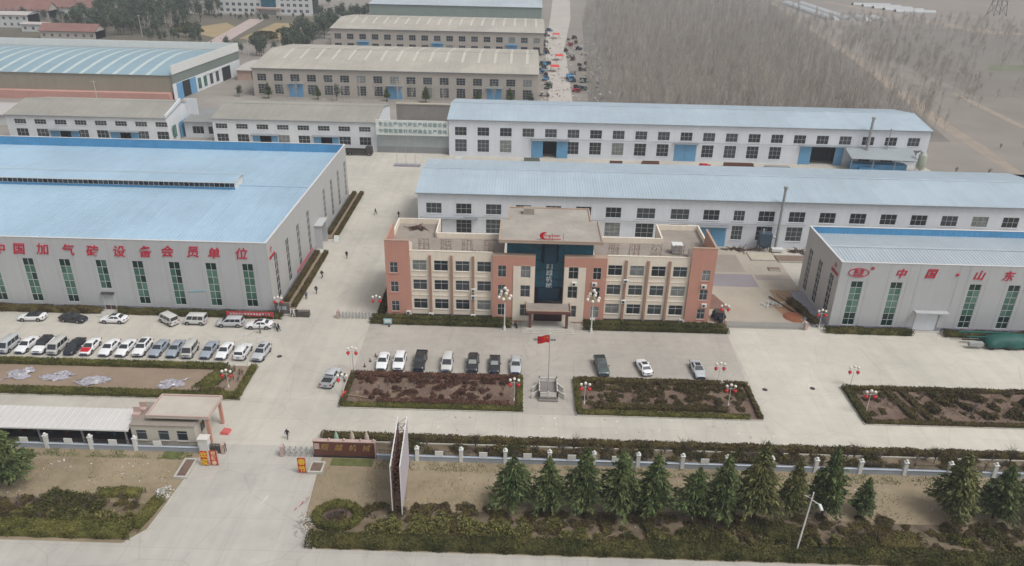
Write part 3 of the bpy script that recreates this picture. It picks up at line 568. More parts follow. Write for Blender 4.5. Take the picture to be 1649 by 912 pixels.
W2 = [(-103.2+6.38*k, 3.5) for k in range(17)]
def skl(x0, x1, n): return [x0+(x1-x0)*(k+.5)/n for k in range(n)]
I_ = workshop('workshop', 'beige two-storey workshop with tan roof and pale skylight strips, nearest of the beige row', -105, 4.6, 298, 356, 10.7, 13.6, beigew, fibre, W2, [q for k, q in enumerate(W2) if k not in (2, 8, 14)], [dict(o=(W2[k][0]-1, W2[k][0]+4.6), h=5.0) for k in (2, 8, 14)], uz=(5.9, 8.6), lz=(1.0, 4.7), ucr=(3, 3), lcr=(3, 4), sky=skl(-100, 3, 16), rib=2.0)
W3 = [(-98.8+6.38*k, 3.5) for k in range(17)]
J_ = workshop('workshop', 'beige workshop with three blue doors and tan roof, second of the beige row', -100.6, 8.6, 408, 466, 11.0, 13.4, beigew, fibre, W3, [q for k, q in enumerate(W3) if k not in (2, 8, 14)], [dict(o=(W3[k][0]-1, W3[k][0]+4.6), h=4.6, can=bluei) for k in (2, 8, 14)], uz=(5.9, 8.6), lz=(1.0, 4.0), ucr=(3, 2), lcr=(3, 2), sky=skl(-96, 7, 18), rib=2.4)
K_ = workshop('workshop', 'far workshop with pale grey-blue roof behind the beige row', -102, 9, 520, 600, 11.5, 14, mat('grey_green_sheet', A(142, 156, 148), .7, .05, .2, streak=.08), greyr, [], [], rib=2.4)

# arched-stripe hall at the far left
hH = thing('warehouse', 'big warehouse with striped blue roof and pink lower wall at the far left', 'warehouse', (-190, 287, 0))
gx = lambda y: -131.0+(y-287)*.115
stripe = mat('striped_sheet', A(150, 178, 190), .5, .06, .05); tra = mat('clear_sheet', A(206, 218, 216), .5, .06, .2)
nseg = 10; pr = []
for k in range(nseg+1):
    t = k/nseg; pr.append((286.6+t*53, 9.2+2.4*math.sin(math.pi*t)+1.0*t))
V_ = []; F_ = []
for y, z in pr: V_ += [(-300, y, z), (gx(y)-.4, y, z)]
F_ = [(2*k, 2*k+1, 2*k+3, 2*k+2) for k in range(nseg)]
rH = MB().add(V_, F_).build('roof', stripe, hH)
for x in np.arange(-296, -136, 6.2):
    s_ = MB()
    for k in range(nseg):
        (ya, za), (yb, zb) = pr[k], pr[k+1]; s_.quad((x, ya, za+.05), (x+1.5, ya, za+.05), (x+1.5, yb, zb+.05), (x, yb, zb+.05))
    sub(s_, 'skylight', tra, rH)
MB().box(-300, -131.2, 287, 287.2, 3.0, 9.3).build('wall', mat('mossy_wall', A(160, 154, 138), .9, .06, .1, streak=.12), hH); MB().box(-300, -132, 284.2, 286.95, 0, 3.0).build('lower_wall', mat('pink_wall', A(206, 158, 146), .9, .06, .1, streak=.06), hH)
MB().box(-300, gx(340), 340, 340.4, 0, 13.2).build('rear_parapet', white, hH)
g0, g1 = gx(286.4), gx(340.4)
MB().hexa([(g0, 286.4, 9.6), (g0+.4, 286.4, 9.6), (g1+.4, 340.4, 9.9), (g1, 340.4, 9.9), (g0, 286.4, 12.9), (g0+.4, 286.4, 12.9), (g1+.4, 340.4, 13.3), (g1, 340.4, 13.3)]).build('gable_parapet', white, hH)
MB().hexa([(g0-.2, 286.4, 6.2), (g0+.1, 286.4, 6.2), (g1+.1, 340.4, 6.4), (g1-.2, 340.4, 6.4), (g0-.2, 286.4, 9.6), (g0+.1, 286.4, 9.6), (g1+.1, 340.4, 9.9), (g1-.2, 340.4, 9.9)]).build('gable_band', mat('green_grey_sheet', A(128, 138, 130), .7, .06, .2, streak=.08), hH)
MB().hexa([(g0-.2, 286.4, 0), (g0+.1, 286.4, 0), (g1+.1, 340.4, 0), (g1-.2, 340.4, 0), (g0-.2, 286.4, 6.2), (g0+.1, 286.4, 6.2), (g1+.1, 340.4, 6.4), (g1-.2, 340.4, 6.4)]).build('gable_wall', greenwh, hH)
def gpl(y0, y1, z0, z1, m, nm, out=.15):
    a, b = gx(y0)+out, gx(y1)+out
    return MB().hexa([(a, y0, z0), (a+.1, y0, z0), (b+.1, y1, z0), (b, y1, z0), (a, y0, z1), (a+.1, y0, z1), (b+.1, y1, z1), (b, y1, z1)]).build(nm, m, hH)
gpl(288.5, 292.5, .1, 6, bluedoor, 'door_leaf'); gpl(292.5, 298, .1, 6, black, 'door_void', .12); gpl(298, 302.5, .1, 6, bluedoor, 'door_leaf')
for y in (304, 308.5, 313.5, 318.5): gpl(y, y+2.3, 1, 5, glassg if y < 312 else glassm, 'window')
gpl(324, 331, .1, 5.5, black, 'door_void', .13); gpl(311, 323, 5.2, 5.7, white, 'canopy', .3)

# wall with two lines of lettering, and the grey wall behind it
sw_ = thing('lettered_wall', 'white gantry wall with two lines of green-grey Chinese lettering between two workshops', 'wall', (-33, 226, 0))
MB().box(-44.0, -22.6, 225.6, 226, 0, 5.6).build('lower_wall', mat('grey_green_wall', A(178, 186, 186), .9, .06, .2, streak=.1), sw_); MB().box(-44.1, -22.55, 224.3, 224.6, 5.7, 10.2).build('sign_board', mat('sign_white', A(230, 234, 230), .7, .04), sw_)
MB().box(-44.05, -22.56, 225.52, 225.58, 0, 1.9).build('dado', mat('grey_dado', A(150, 152, 152), .9, .06), sw_)
lgr = mat('grey_green_letter', A(140, 166, 164), .6, .05)
for s_, z in (('专业生产加气砖生产线成套设备', 9.0), ('中国新型建材机械装备生产基地', 7.0)):
    for i, ch in enumerate(s_): inst('letter', text_mesh(ch, 1.35, lgr, .06, .02), sw_, (-42.6+i*1.46, 224.24, z))
for x in (-40, -35, -30, -25): MB().box(x, x+.2, 224.6, 225.6, 5.5, 5.8).build('bracket', steel, sw_)
gw = thing('boundary_wall', 'bare grey yard wall behind the lettered wall', 'wall', (-32, 262, 0)); MB().box(-44, -22, 261.5, 262, 0, 6.5).build('wall', mat('grey_block', A(150, 146, 140), .9, .08, .3, streak=.1), gw); MB().box(-44, -22, 261.3, 262.2, 6.5, 6.9).build('coping', mat('tan_coping', A(206, 196, 178), .9, .06), gw)
hp = thing('hitching_frame', 'three thin poles on a low concrete plinth in the back yard', 'frame', (-33, 212.5, 0)); MB().box(-37, -29.6, 211.6, 213.2, 0, .5).build('plinth', plinthm, hp)
for x in (-36.2, -33.6, -31): MB().tube((x, 212.4, .5), (x, 212.4, 8.5), .06, n=5).build('pole', steel, hp)

# ------------------------------------------------------------------ office building, symmetric about x = 5
of = thing('office_building', 'three-storey cream and salmon office with a blue glass centre and flat cream roof', 'office building', (5, 121.8, 0))
YO = 121.8; oO = (0, YO)
def mir(f):
    f(1); f(-1)
def X(s, x): return x if s == 1 else 10-x          # s=1 left half as measured, -1 mirrored
gw_l = [glassd, glassm, glassm, glassc]
wz = (9.3, 5.55, 1.8)
for s in (1, -1):
    a, c = sorted((X(s, -19.35), X(s, -4.9))); cs = [X(s, q) for q in (-17.7, -13.95, -10.2, -6.4)]
    ops = [(q-1.23, q+1.23, z, z+1.95) for q in cs for z in wz]
    wall(of, oO, 0, a, c, 0, 13.0, ops, cream)
    for q in cs:
        for z in wz: window(of, oO, 0, q, z, 2.46, 1.95, 2, 2, frw, gw_l, rowf=(.66,), bar=.05, sill=cream)
        for z in (8.2, 4.45): MB().box(q-1.5, q+1.5, YO-.08, YO-.003, z, z+.12).build('string_course', cream, of)
    for q in (-15.82, -12.07, -8.3): MB().box(X(s, q)-.2, X(s, q)+.2, YO-.32, YO-.004, .3, 12.3).build('pilaster', mat('brown_pilaster', A(176, 140, 120), .85, .06, .2, streak=.08), of)
    MB().box(a, c, YO-.06, YO-.002, 0, .75).build('plinth', mat('dark_plinth', A(84, 78, 76), .8, .1), of)
    MB().box(a, c, YO-.05, YO+.25, 13.0, 13.08).build('parapet_cap', cream, of)
    # end tower
    a, c = sorted((X(s, -23.6), X(s, -19.35))); q = X(s, -22.15)
    tz = (8.9, 5.15, 1.35)
    wall(of, (0, YO-.45), 0, a, c, 0, 15.0, [(q-.7, q+.7, z, z+2.05) for z in tz], salmon, 'tower_wall')
    for z in tz: window(of, (0, YO-.45), 0, q, z, 1.4, 2.05, 2, 2, frw, gw_l, bar=.05, rowf=(.6,), sill=salmon)
    xo, xi = X(s, -23.6), X(s, -19.35); sg = s
    MB().box(*sorted((xo, xo+sg*.3)), YO-.449, 130.2, 0, 15.0).build('tower_side', salmon, of)
    MB().box(*sorted((xo+sg*.3, xi)), YO-.2, YO-.1, 12, 14.98).build('tower_back', salmon, of)
    MB().hexa([(min(xi-sg*.3, xi), YO-.1, 12), (max(xi-sg*.3, xi), YO-.1, 12), (max(xi-sg*.3, xi), YO+3.4, 12), (min(xi-sg*.3, xi), YO+3.4, 12), (min(xi-sg*.3, xi), YO-.1, 15), (max(xi-sg*.3, xi), YO-.1, 15), (max(xi-sg*.3, xi), YO+3.4, 13.1), (min(xi-sg*.3, xi), YO+3.4, 13.1)]).build('tower_return', cream, of)
    MB().box(min(xi-sg*.01, xi-sg*.3), max(xi-sg*.01, xi-sg*.3), YO-.449, YO-.1, 0, 14.97).build('tower_return', salmon, of)
    MB().box(*sorted((xo-sg*.05, xi)), YO-.5, YO-.05, 15.0, 15.08).box(*sorted((xo-sg*.05, xo+sg*.34)), YO-.05, 130.3, 15.0, 15.08).build('tower_cap', sandp, of)
    # rear wing walls and parapets
    xw = X(s, -15.5)
    MB().box(*sorted((xo, xo+sg*.28)), 130.2, 137.2, 0, 13.1).box(*sorted((xo+sg*.28, xw)), 136.9, 137.2, 0, 13.101).box(*sorted((xw-sg*.28, xw)), 130.2, 136.9, 11, 13.102).build('wing_parapet', cream, of)
    MB().box(*sorted((xw, X(s, -3.9))), 130.0, 130.3, 0, 13.1).build('rear_parapet', cream, of)
    MB().box(*sorted((xo+sg*.28, X(s, -3.0))), YO+.02, 130.0, 11.9, 12.1).box(*sorted((xo+sg*.28, xw-sg*.28)), 130.0, 136.9, 11.899, 12.099).build('roof_deck', roofgr, of)
    # salmon frame beside the glass
    a, c = sorted((X(s, -4.9), X(s, 2.5))); qa, qb = X(s, -3.25), X(s, .85)
    fz = (8.75, 5.0, 1.25); ops = [(qa-.72, qa+.72, z, z+2.25) for z in fz]+[(qb-.85, qb+.85, z, z+2.3) for z in fz]
    wall(of, (0, YO-.75), 0, a, c, 0, 12.75, ops, salmon, 'frame_wall')
    cp0, cp1 = sorted((X(s, -1.3), X(s, 2.45)))
    wall(of, (0, YO-.83), 0, cp0, cp1, .3, 11.0, [(qb-.85, qb+.85, z, z+2.3) for z in fz], cream, 'cream_panel', .08)
    for z in fz:
        window(of, (0, YO-.75), 0, qa, z, 1.44, 2.25, 2, 2, frw, gw_l, bar=.05, rowf=(.6,))
        window(of, (0, YO-.75), 0, qb, z, 1.7, 2.3, 2, 2, frw, gw_l, bar=.05, rowf=(.6,))
    for xx in (a, c): MB().quad((xx, YO-.75, 0), (xx, YO+.6, 0), (xx, YO+.6, 12.75), (xx, YO-.75, 12.75)).build('frame_return', salmon, of)
    MB().box(a, c, YO-.75, YO+.6, 12.75, 12.83).build('frame_cap', sandp, of)
# curtain wall
cw = MB().box(-2.4, 12.4, YO+.75, YO+.8, 12.0, 15.4).box(2.4, 7.6, YO+.70, YO+.74, 3.9, 15.0).build('curtain_wall', curtain, of)
for x in np.arange(-2.4, 12.5, 1.235): sub(MB().box(x-.03, x+.03, YO+.66, YO+.75, 12.85, 15.1), 'mullion', darksteel, cw)
for x in np.arange(2.5, 7.6, 1.0): sub(MB().box(x-.03, x+.03, YO+.62, YO+.70, 4, 12.85), 'mullion', darksteel, cw)
for z in (5.9, 7.8, 9.7, 11.5, 14.0): sub(MB().box(2.5, 7.5, YO+.625, YO+.70, z-.03, z+.03), 'transom', darksteel, cw)
MB().poly([(3.5, YO+.6), (4.0, YO-.5), (6.0, YO-.5), (6.5, YO+.6)], 11.4, 15.2).build('glass_bay', curtain2, of)
MB().poly([(2.55, YO+.6), (3.2, YO+.2), (6.8, YO+.2), (7.45, YO+.6)], 3.9, 6.4).build('glass_bay', curtain2, of)
for i, ch in enumerate('翔越机械'): inst('letter', text_mesh(ch, 1.15, mat('pale_letter', A(196, 206, 212), .4, .05), .08, .02), of, (5.0, YO+.45, 10.5-i*1.22))
MB().box(-2.5, -2.4, YO+.8, 130, 12, 15.4).box(12.4, 12.5, YO+.8, 130, 12, 15.4).box(-2.4, 12.4, 136.5, 136.6, 0, 15.4).box(-2.45, -2.35, 130, 136.5, 0, 15.4).box(12.35, 12.45, 130, 136.5, 0, 15.4).build('upper_wall', sandp, of)
rf = MB().poly([(-3.9, 120.7), (13.9, 120.7), (13.9, 130.8), (12.6, 130.8), (12.6, 137.2), (-2.6, 137.2), (-2.6, 130.8), (-3.9, 130.8)], 15.4, 15.75).build('roof', roofcr, of)
rim_ = MB().box(-3.9, 13.9, 120.68, 120.95, 15.752, 15.95).box(-3.9, -3.65, 120.95, 130.8, 15.752, 15.951).box(13.65, 13.9, 120.95, 130.8, 15.752, 15.951).box(-2.6, 12.6, 136.95, 137.2, 15.752, 15.95).box(-2.6, -2.35, 130.8, 136.95, 15.752, 15.951).box(12.35, 12.6, 130.8, 136.95, 15.752, 15.951)
sub(rim_, 'upstand', sandp, rf); sub(MB().box(.2, 2.2, 133.6, 135.0, 15.75, 16.9), 'roof_hatch', mat('hatch_grey', A(170, 160, 146), .8, .08), rf)
sub(MB().box(-3.7, 13.7, 120.60, 120.66, 15.42, 15.6), 'fascia', sandp, rf)
# entrance canopy
cn = MB().box(1.1, 8.9, 117.9, YO-.85, 3.35, 3.85).build('entrance_canopy', granite, of)
sub(MB().box(1.3, 8.7, 118.1, YO-.86, 3.852, 3.9), 'canopy_top', roofgr, cn); sub(MB().box(1.1, 1.25, 117.9, YO-.86, 3.852, 4.25).box(8.75, 8.9, 117.9, YO-.86, 3.852, 4.25).box(1.25, 8.75, 117.9, 118.05, 3.852, 4.0), 'upstand', sandp, cn)
for x in (1.6, 8.0): sub(MB().box(x, x+.5, 118.3, 118.65, 0, 3.35), 'column', granite, cn)
MB().box(2.5, 7.5, YO-.6, YO+.69, 0, 3.2).build('entrance_lobby', black, of)
eg = MB().box(2.55, 7.45, YO-.66, YO-.61, 1.7, 3.1).build('entrance_glass', glassm, of); sub(MB().box(2.5, 7.5, YO-.7, YO-.662, 0, 1.7), 'entrance_doors', mat('dark_red_door', A(70, 40, 40), .4, .1), eg)
st = MB()
for k in range(3): st.box(1.0-k*.3, 9.0+k*.3, 117.6-k*.35, YO-.85, 0, .36-k*.12)
st.build('entrance_steps', kerbm, of)
# air-conditioning units on the walls
def ac(x, y, z):
    o = MB().box(x-.45, x+.45, y-.36, y, z, z+.62).build('air_conditioner', white, of)
    sub(MB().lathe((0, 0, 0), [(.24, 0), (.24, .02), (.02, .021)], 12), 'fan_grille', darksteel, o)
    g_ = o.children[0]; me = g_.data; px_ = of.location
    for v in me.vertices:
        q = v.co+px_; v.co = (q.x+x-px_.x-.1, y-.36-q.z-px_.y, q.y+z+.31-px_.z)
    return o
for x, y, z in ((-19.8, YO-.46, .9), (-10.1+1.9, YO-.4, 5.6), (-10.1+1.9, YO-.4, 4.3), (-15.8, YO-.4, .6), (-8.3, YO-.4, .5), (9.4, YO-.84, 7.6), (12.9, YO-.76, 7.6), (13.0, YO-.76, .5), (18.4, YO-.4, 8.2), (18.3, YO-.4, 4.2), (32.0, YO-.46, 7.6), (32.5, YO-.46, 3.9), (32.2, YO-.46, .2), (29.0, YO-.1, .5)): ac(x, y, z)
# rooftop letters on frames
rl = mat('roof_letter', A(168, 150, 140), .7, .1)
for i, ch in enumerate('翔越机械有限公司'):
    x = (-17.0, -13.1, -9.4, -5.6, 16.0, 19.6, 23.4, 27.3)[i]
    lt_ = thing('roof_sign', '%s roof letter on a steel frame %s' % (('first', 'second', 'third', 'fourth')[i % 4], 'along the parapet left of the blue glass' if i < 4 else 'along the parapet right of the blue glass'), 'roof letter', (x, 122.6, 12.1), 0, 'letters on the office roof')
    inst('letter', text_mesh(ch, 2.1, rl, .06, -.012), lt_, (x, 122.6, 14.05))
    fr_ = MB()
    for dx in (-.8, 0, .8): fr_.tube((x+dx, 122.66, 12.1), (x+dx, 122.66, 15.0), .025, n=4).tube((x+dx, 122.66, 14.6), (x+dx*1.1, 124.2, 12.12), .02, n=4)
    for z in (13.1, 14.0, 14.9): fr_.tube((x-1, 122.67, z), (x+1, 122.67, z), .022, n=4)
    fr_.build('frame', rust, lt_)
# red crescent sign on the roof edge
rs = thing('roof_logo_sign', 'red crescent company sign standing on the front edge of the office roof', 'sign', (4.9, 121.3, 15.75))
def crescent(mb, cx, cz, R, y, th, a0, a1, wmax, n=14):
    for i in range(n):
        t0, t1 = a0+(a1-a0)*i/n, a0+(a1-a0)*(i+1)/n
        w0, w1 = wmax*math.sin(math.pi*i/n)+.02, wmax*math.sin(math.pi*(i+1)/n)+.02
        P = lambda t, r, yy: (cx+r*math.cos(t)*1.25, yy, cz+r*math.sin(t))
        mb.hexa([P(t0, R, y), P(t1, R, y), P(t1, R-w1, y), P(t0, R-w0, y), P(t0, R, y+th), P(t1, R, y+th), P(t1, R-w1, y+th), P(t0, R-w0, y+th)])
mbc = MB(); crescent(mbc, 3.9, 16.6, .68, 121.3, .12, math.radians(60), math.radians(300), .55); mbc.build('crescent', red, rs)
MB().box(4.0, 6.7, 121.3, 121.4, 15.98, 16.1).build('underline', red, rs); inst('letter', text_mesh('Engineer', .78, red, .08, .008), rs, (5.2, 121.35, 16.6))
MB().box(3.2, 3.26, 121.42, 121.48, 15.75, 17).box(5.2, 5.26, 121.42, 121.48, 15.75, 17).box(7.1, 7.16, 121.42, 121.48, 15.75, 17).build('post', darksteel, rs)
# roof bits
wt = thing('water_tank', 'boxy steel water tank on the right wing of the office roof', 'tank', (27.6, 126, 12.1)); MB().box(26.7, 28.4, 125.2, 126.8, 12.25, 13.7).build('tank', steel, wt); MB().box(26.6, 28.5, 125.1, 126.9, 13.7, 13.85).build('lid', white, wt); MB().box(26.8, 27.0, 125.3, 126.7, 12.1, 12.25).box(28.1, 28.3, 125.3, 126.7, 12.1, 12.25).build('foot', darksteel, wt)
def heap(name, label, cat, x, y, z, rx, ry, h, mts, n, s=(.3, .9), grp=None):
    o = thing(name, label, cat, (x, y, z), 0, grp)
    rg = np.random.default_rng(int(abs(x*37+y*11)) % 9999)
    for k, m in enumerate(mts):
        mb = MB()
        for i in range(max(1, n//len(mts))):
            a = rg.uniform(0, 6.28); r = rg.uniform(0, 1)**.6; px_, py_ = x+rx*r*math.cos(a), y+ry*r*math.sin(a); hz = z+h*(1-r)*rg.uniform(.1, 1)
            d = rg.normal(size=3)*rg.uniform(*s); d[2] *= .4
            mb.tube((px_-d[0], py_-d[1], max(z+.05, hz-d[2])), (px_+d[0], py_+d[1], max(z+.05, hz+d[2])), rg.uniform(.03, .09), n=4)
        mb.build('bar_bundle', m, o)['kind'] = 'stuff'
    return o
heap('scrap_heap', 'tangle of rusty bars on the left wing of the office roof', 'scrap', -19.6, 134.2, 12.1, 1.6, 1.0, .8, [rust, darksteel], 40)
heap('scrap_heap', 'small tangle of dark bars near the glass tower on the office roof', 'scrap', -7.6, 123.2, 12.1, 1.1, .5, .7, [darksteel], 24)

# ------------------------------------------------------------------ vehicles (nose toward -y)
def paint(name, col, met=0.): return mat('paint_'+name, col, .32, .02, 1, metal=met, coat=.6, spec=.5)
PW, PS, PK, PG, PB, PT, PC = paint('white', A(236, 236, 236, .9)), paint('silver', A(200, 202, 204)), paint('black', (.018, .019, .022)), paint('grey', A(112, 116, 120), .2), paint('blue_grey', A(164, 173, 184)), paint('beige', A(206, 204, 198)), paint('champagne', A(218, 217, 213))
carglass = mat('car_glass', (.03, .034, .038), .06, .05, spec=.8); trim = mat('car_trim', (.03, .03, .032), .6, .05); plate = mat('number_plate', A(60, 90, 160), .5, .02)
SPEC = {
 'sedan': dict(L=4.65, W=1.79, H=1.46, st=[(-2.32, .60, .36, .60), (-2.24, .76, .28, .70), (-2.0, .85, .22, .76), (-1.3, .885, .20, .90), (-.8, .895, .2, .96), (.4, .895, .2, .98), (1.3, .895, .2, 1.0), (1.75, .885, .22, 1.04), (2.15, .83, .28, 1.02), (2.3, .72, .4, .9)], cab=(-.95, 1.72, -.12, .98, .80, .60), wb=1.35),
 'suv': dict(L=4.6, W=1.86, H=1.70, st=[(-2.3, .66, .42, .72), (-2.22, .82, .34, .86), (-1.95, .90, .3, .96), (-1.2, .925, .28, 1.06), (-.8, .93, .28, 1.10), (.5, .93, .28, 1.12), (1.6, .93, .28, 1.14), (2.1, .90, .32, 1.12), (2.28, .80, .42, 1.0)], cab=(-.98, 2.16, -.30, 1.78, .84, .66), wb=1.36),
 'van': dict(L=3.9, W=1.66, H=1.92, st=[(-1.95, .62, .40, .78), (-1.90, .76, .3, .92), (-1.72, .83, .26, 1.0), (-1.35, .84, .25, 1.06), (0, .84, .25, 1.06), (1.4, .84, .25, 1.06), (1.85, .83, .28, 1.05), (1.95, .78, .36, .98)], cab=(-1.70, 1.90, -1.08, 1.82, .80, .70), wb=1.18),
 'mpv': dict(L=4.7, W=1.80, H=1.72, st=[(-2.35, .62, .38, .70), (-2.26, .78, .3, .82), (-2.0, .87, .25, .92), (-1.4, .90, .24, 1.03), (-.9, .90, .24, 1.06), (.5, .90, .24, 1.08), (1.8, .90, .24, 1.08), (2.2, .86, .28, 1.06), (2.34, .76, .38, .96)], cab=(-1.42, 2.22, -.45, 1.95, .83, .68), wb=1.4),
 'pickup': dict(L=5.2, W=1.82, H=1.74, st=[(-2.6, .66, .45, .78), (-2.5, .82, .36, .92), (-2.2, .89, .32, 1.0), (-1.5, .91, .3, 1.08), (-1.1, .91, .3, 1.10), (.9, .91, .3, 1.10), (.92, .91, .32, 1.06), (2.45, .90, .36, 1.06), (2.58, .86, .42, 1.0)], cab=(-1.2, .88, -.65, .68, .82, .66), wb=1.55)}
CARM = {}
def car_meshes(kind):
    if kind in CARM: return CARM[kind]
    s = SPEC[kind]; R = {}
    mb = MB(); V = []; st = s['st']
    for y, w_, zb, zt in st:
        half = [(0, zb), (w_*.86, zb), (w_*.98, zb+.12), (w_, zb+(zt-zb)*.5), (w_*.985, zt-.10), (w_*.93, zt-.02), (w_*.7, zt+.015), (0, zt+.03)]
        V += [(x, y, z) for x, z in half]+[(-x, y, z) for x, z in half[-2:0:-1]]
    k = 14; F_ = [(i*k+j, i*k+(j+1) % k, (i+1)*k+(j+1) % k, (i+1)*k+j) for i in range(len(st)-1) for j in range(k)]
    mb.add(V, F_, 0, True); n = len(st)-1
    mb.add(V[:k], [tuple(range(k))]); mb.add(V[n*k:], [tuple(reversed(range(k)))])
    R['body'] = mb
    b0, b1, t0, t1, wb_, wt_ = s['cab']; zb = st[4][3]-.02; H = s['H']
    bt = [(-wb_, b0, zb), (wb_, b0, zb), (wb_, b1, zb), (-wb_, b1, zb)]; ci = .07
    mid = [(-wt_-.03, t0-.06, H-.09), (wt_+.03, t0-.06, H-.09), (wt_+.03, t1+.08, H-.09), (-wt_-.03, t1+.08, H-.09)]
    tp = [(-wt_+.05, t0+.08, H-.015), (wt_-.05, t0+.08, H-.015), (wt_-.05, t1-.06, H-.015), (-wt_+.05, t1-.06, H-.015)]
    cb = MB().add(bt+mid, ((0, 1, 5, 4), (1, 2, 6, 5), (2, 3, 7, 6), (3, 0, 4, 7))).add(mid+tp+[(0, (t0+t1)/2, H+.01)], ((0, 1, 5, 4), (1, 2, 6, 5), (2, 3, 7, 6), (3, 0, 4, 7), (4, 5, 8), (5, 6, 8), (6, 7, 8), (7, 4, 8)), 0, True)
    R['cabin'] = cb
    def lerp(a, b, t): return tuple(a[i]+(b[i]-a[i])*t for i in range(3))
    def face(a, b, c, d, u0, u1, v0, v1, off):       # a-b bottom, d-c top
        P = lambda u, v: Vector(lerp(lerp(a, b, u), lerp(d, c, u), v)); q = [P(u0, v0), P(u1, v0), P(u1, v1), P(u0, v1)]
        nrm = (q[1]-q[0]).cross(q[3]-q[0]).normalized()*off
        return [p+nrm for p in q]
    def gl(*qs):
        m = MB()
        for q in qs: m.add(q, ((0, 1, 2, 3),))
        return m
    R['windscreen'] = gl(face(bt[0], bt[1], mid[1], mid[0], .05, .95, .06, .95, .012)); R['rear_window'] = gl(face(bt[2], bt[3], mid[3], mid[2], .06, .94, .12, .93, .012))
    sp = ((.13, .50), (.53, .86)) if kind == 'sedan' else ((.1, .36), (.39, .64), (.67, .92)) if kind in ('van', 'mpv', 'suv') else ((.16, .5), (.54, .9))
    R['side_window_a'] = gl(*[face(bt[1], bt[2], mid[2], mid[1], u0, u1, .1, .92, .012) for u0, u1 in sp]); R['side_window_b'] = gl(*[face(bt[3], bt[0], mid[0], mid[3], 1-u1, 1-u0, .1, .92, .012) for u0, u1 in sp])
    f = st[2]; hw = f[1]
    R['headlight'] = MB().hexa([(-.16, -.02, -.08), (.16, -.02, -.06), (.13, .3, -.05), (-.16, .3, -.05), (-.15, .02, .06), (.13, .02, .05), (.1, .32, .1), (-.15, .34, .1)])
    R['tail_light'] = MB().box(-.14, .14, -.12, .04, -.1, .1)
    R['grille'] = MB().box(-.5, .5, -.03, .08, -.06, .07); R['bumper_trim'] = MB().box(-.62, .62, -.03, .1, -.05, .05)
    R['mirror'] = MB().box(-.11, .11, -.06, .08, -.07, .08)
    R['plate'] = MB().box(-.22, .22, -.012, .012, -.07, .07)
    ty = MB().tube((-.11, 0, 0), (.11, 0, 0), .325, n=16); rm_ = MB().tube((-.118, 0, 0), (.118, 0, 0), .2, n=10)
    R['tyre'] = ty; R['rim'] = rm_
    R['wheel_arch'] = MB().tube((-.10, 0, 0), (.10, 0, 0), .40, n=14)
    R['underbody_blocker'] = MB().box(-st[4][1]*.9, st[4][1]*.9, st[1][0]+.1, st[-2][0]-.1, .12, .34)  # dark box added under the car to stop light leaking beneath it
    if kind == 'pickup':
        R['bed_floor'] = MB().box(-.80, .80, 1.0, 2.46, 1.09, 1.13); R['bed_rail'] = MB().box(-.9, -.8, .95, 2.55, 1.06, 1.26).box(.8, .9, .95, 2.55, 1.06, 1.26).box(-.8, .8, 2.46, 2.55, 1.06, 1.26).box(-.8, .8, .95, 1.02, 1.06, 1.5)
    mm = dict(body=PW, cabin=PW, headlight=lampg, tail_light=lampr, grille=trim, bumper_trim=trim, mirror=PW, plate=plate, tyre=rubber, rim=rim, wheel_arch=trim, underbody_blocker=trim, bed_floor=trim, bed_rail=PW)
    CARM[kind] = {k: v.mesh(k, mm.get(k, carglass)) for k, v in R.items()}
    return CARM[kind]
def setm(o, m): o.material_slots[0].link = 'OBJECT'; o.material_slots[0].material = m
def car(kind, label, x, y, rz, pm, cat='car', group='parked cars', roof=None, extra=None):
    me = car_meshes(kind); s = SPEC[kind]; t = thing({'van': 'minivan', 'pickup': 'pickup_truck', 'mpv': 'people_carrier', 'suv': 'parked_car', 'sedan': 'parked_car'}[kind], label, cat, (x, y, .016), rz, group)
    P = lambda n, me_, loc=(0, 0, 0), par=t: inst(n, me_, par, loc, 0, rel=False)
    b = P('body', me['body']); setm(b, pm)
    c = P('cabin', me['cabin']); setm(c, roof or pm)
    for n in ('windscreen', 'rear_window'): P(n, me[n], par=c)
    P('side_window', me['side_window_a'], par=c); P('side_window', me['side_window_b'], par=c)
    st = s['st']; f, r = st[1], st[-2]; fz = f[3]; fr = st[2]
    for sx in (-1, 1):
        P('headlight', me['headlight'], (sx*(f[1]-.16), f[0]-.02, fz-.07)); P('tail_light', me['tail_light'], (sx*(r[1]-.10), r[0]+.10, r[3]-.16))
        mi_ = P('mirror', me['mirror'], (sx*(s['cab'][4]+.16), s['cab'][0]+.42, st[4][3]+.04)); setm(mi_, pm)
        for sy in (-1, 1):
            P('wheel_arch', me['wheel_arch'], (sx*(st[4][1]-.085), sy*s['wb']+.02, .36))
            w_ = P('wheel', me['tyre'], (sx*(st[4][1]-.085), sy*s['wb']+.02, .325)); P('rim', me['rim'], par=w_)
    P('grille', me['grille'], (0, st[0][0]+.0, fz-.12)); P('bumper_trim', me['bumper_trim'], (0, st[0][0]+.01, .42)); P('plate', me['plate'], (0, st[0][0]-.04, .5)); P('plate', me['plate'], (0, st[-1][0]+.03, .72))
    P('underbody_blocker', me['underbody_blocker'])
    if kind == 'pickup': P('bed_floor', me['bed_floor']); setm(P('bed_rail', me['bed_rail']), pm)
    if extra: extra(t, c)
    return t
BR = mat('black_roof_panel', (.02, .02, .022), .25, .02, spec=.6)
def sunroof(t, c, kind='sedan', w=.42, l=.42, y=.25):
    H = SPEC[kind]['H']; link(bpy.data.objects.new('sunroof', MB().box(-w, w, y-l, y+l, H-.02, H+.013).mesh('sunroof', carglass)), c)
R90 = math.pi/2
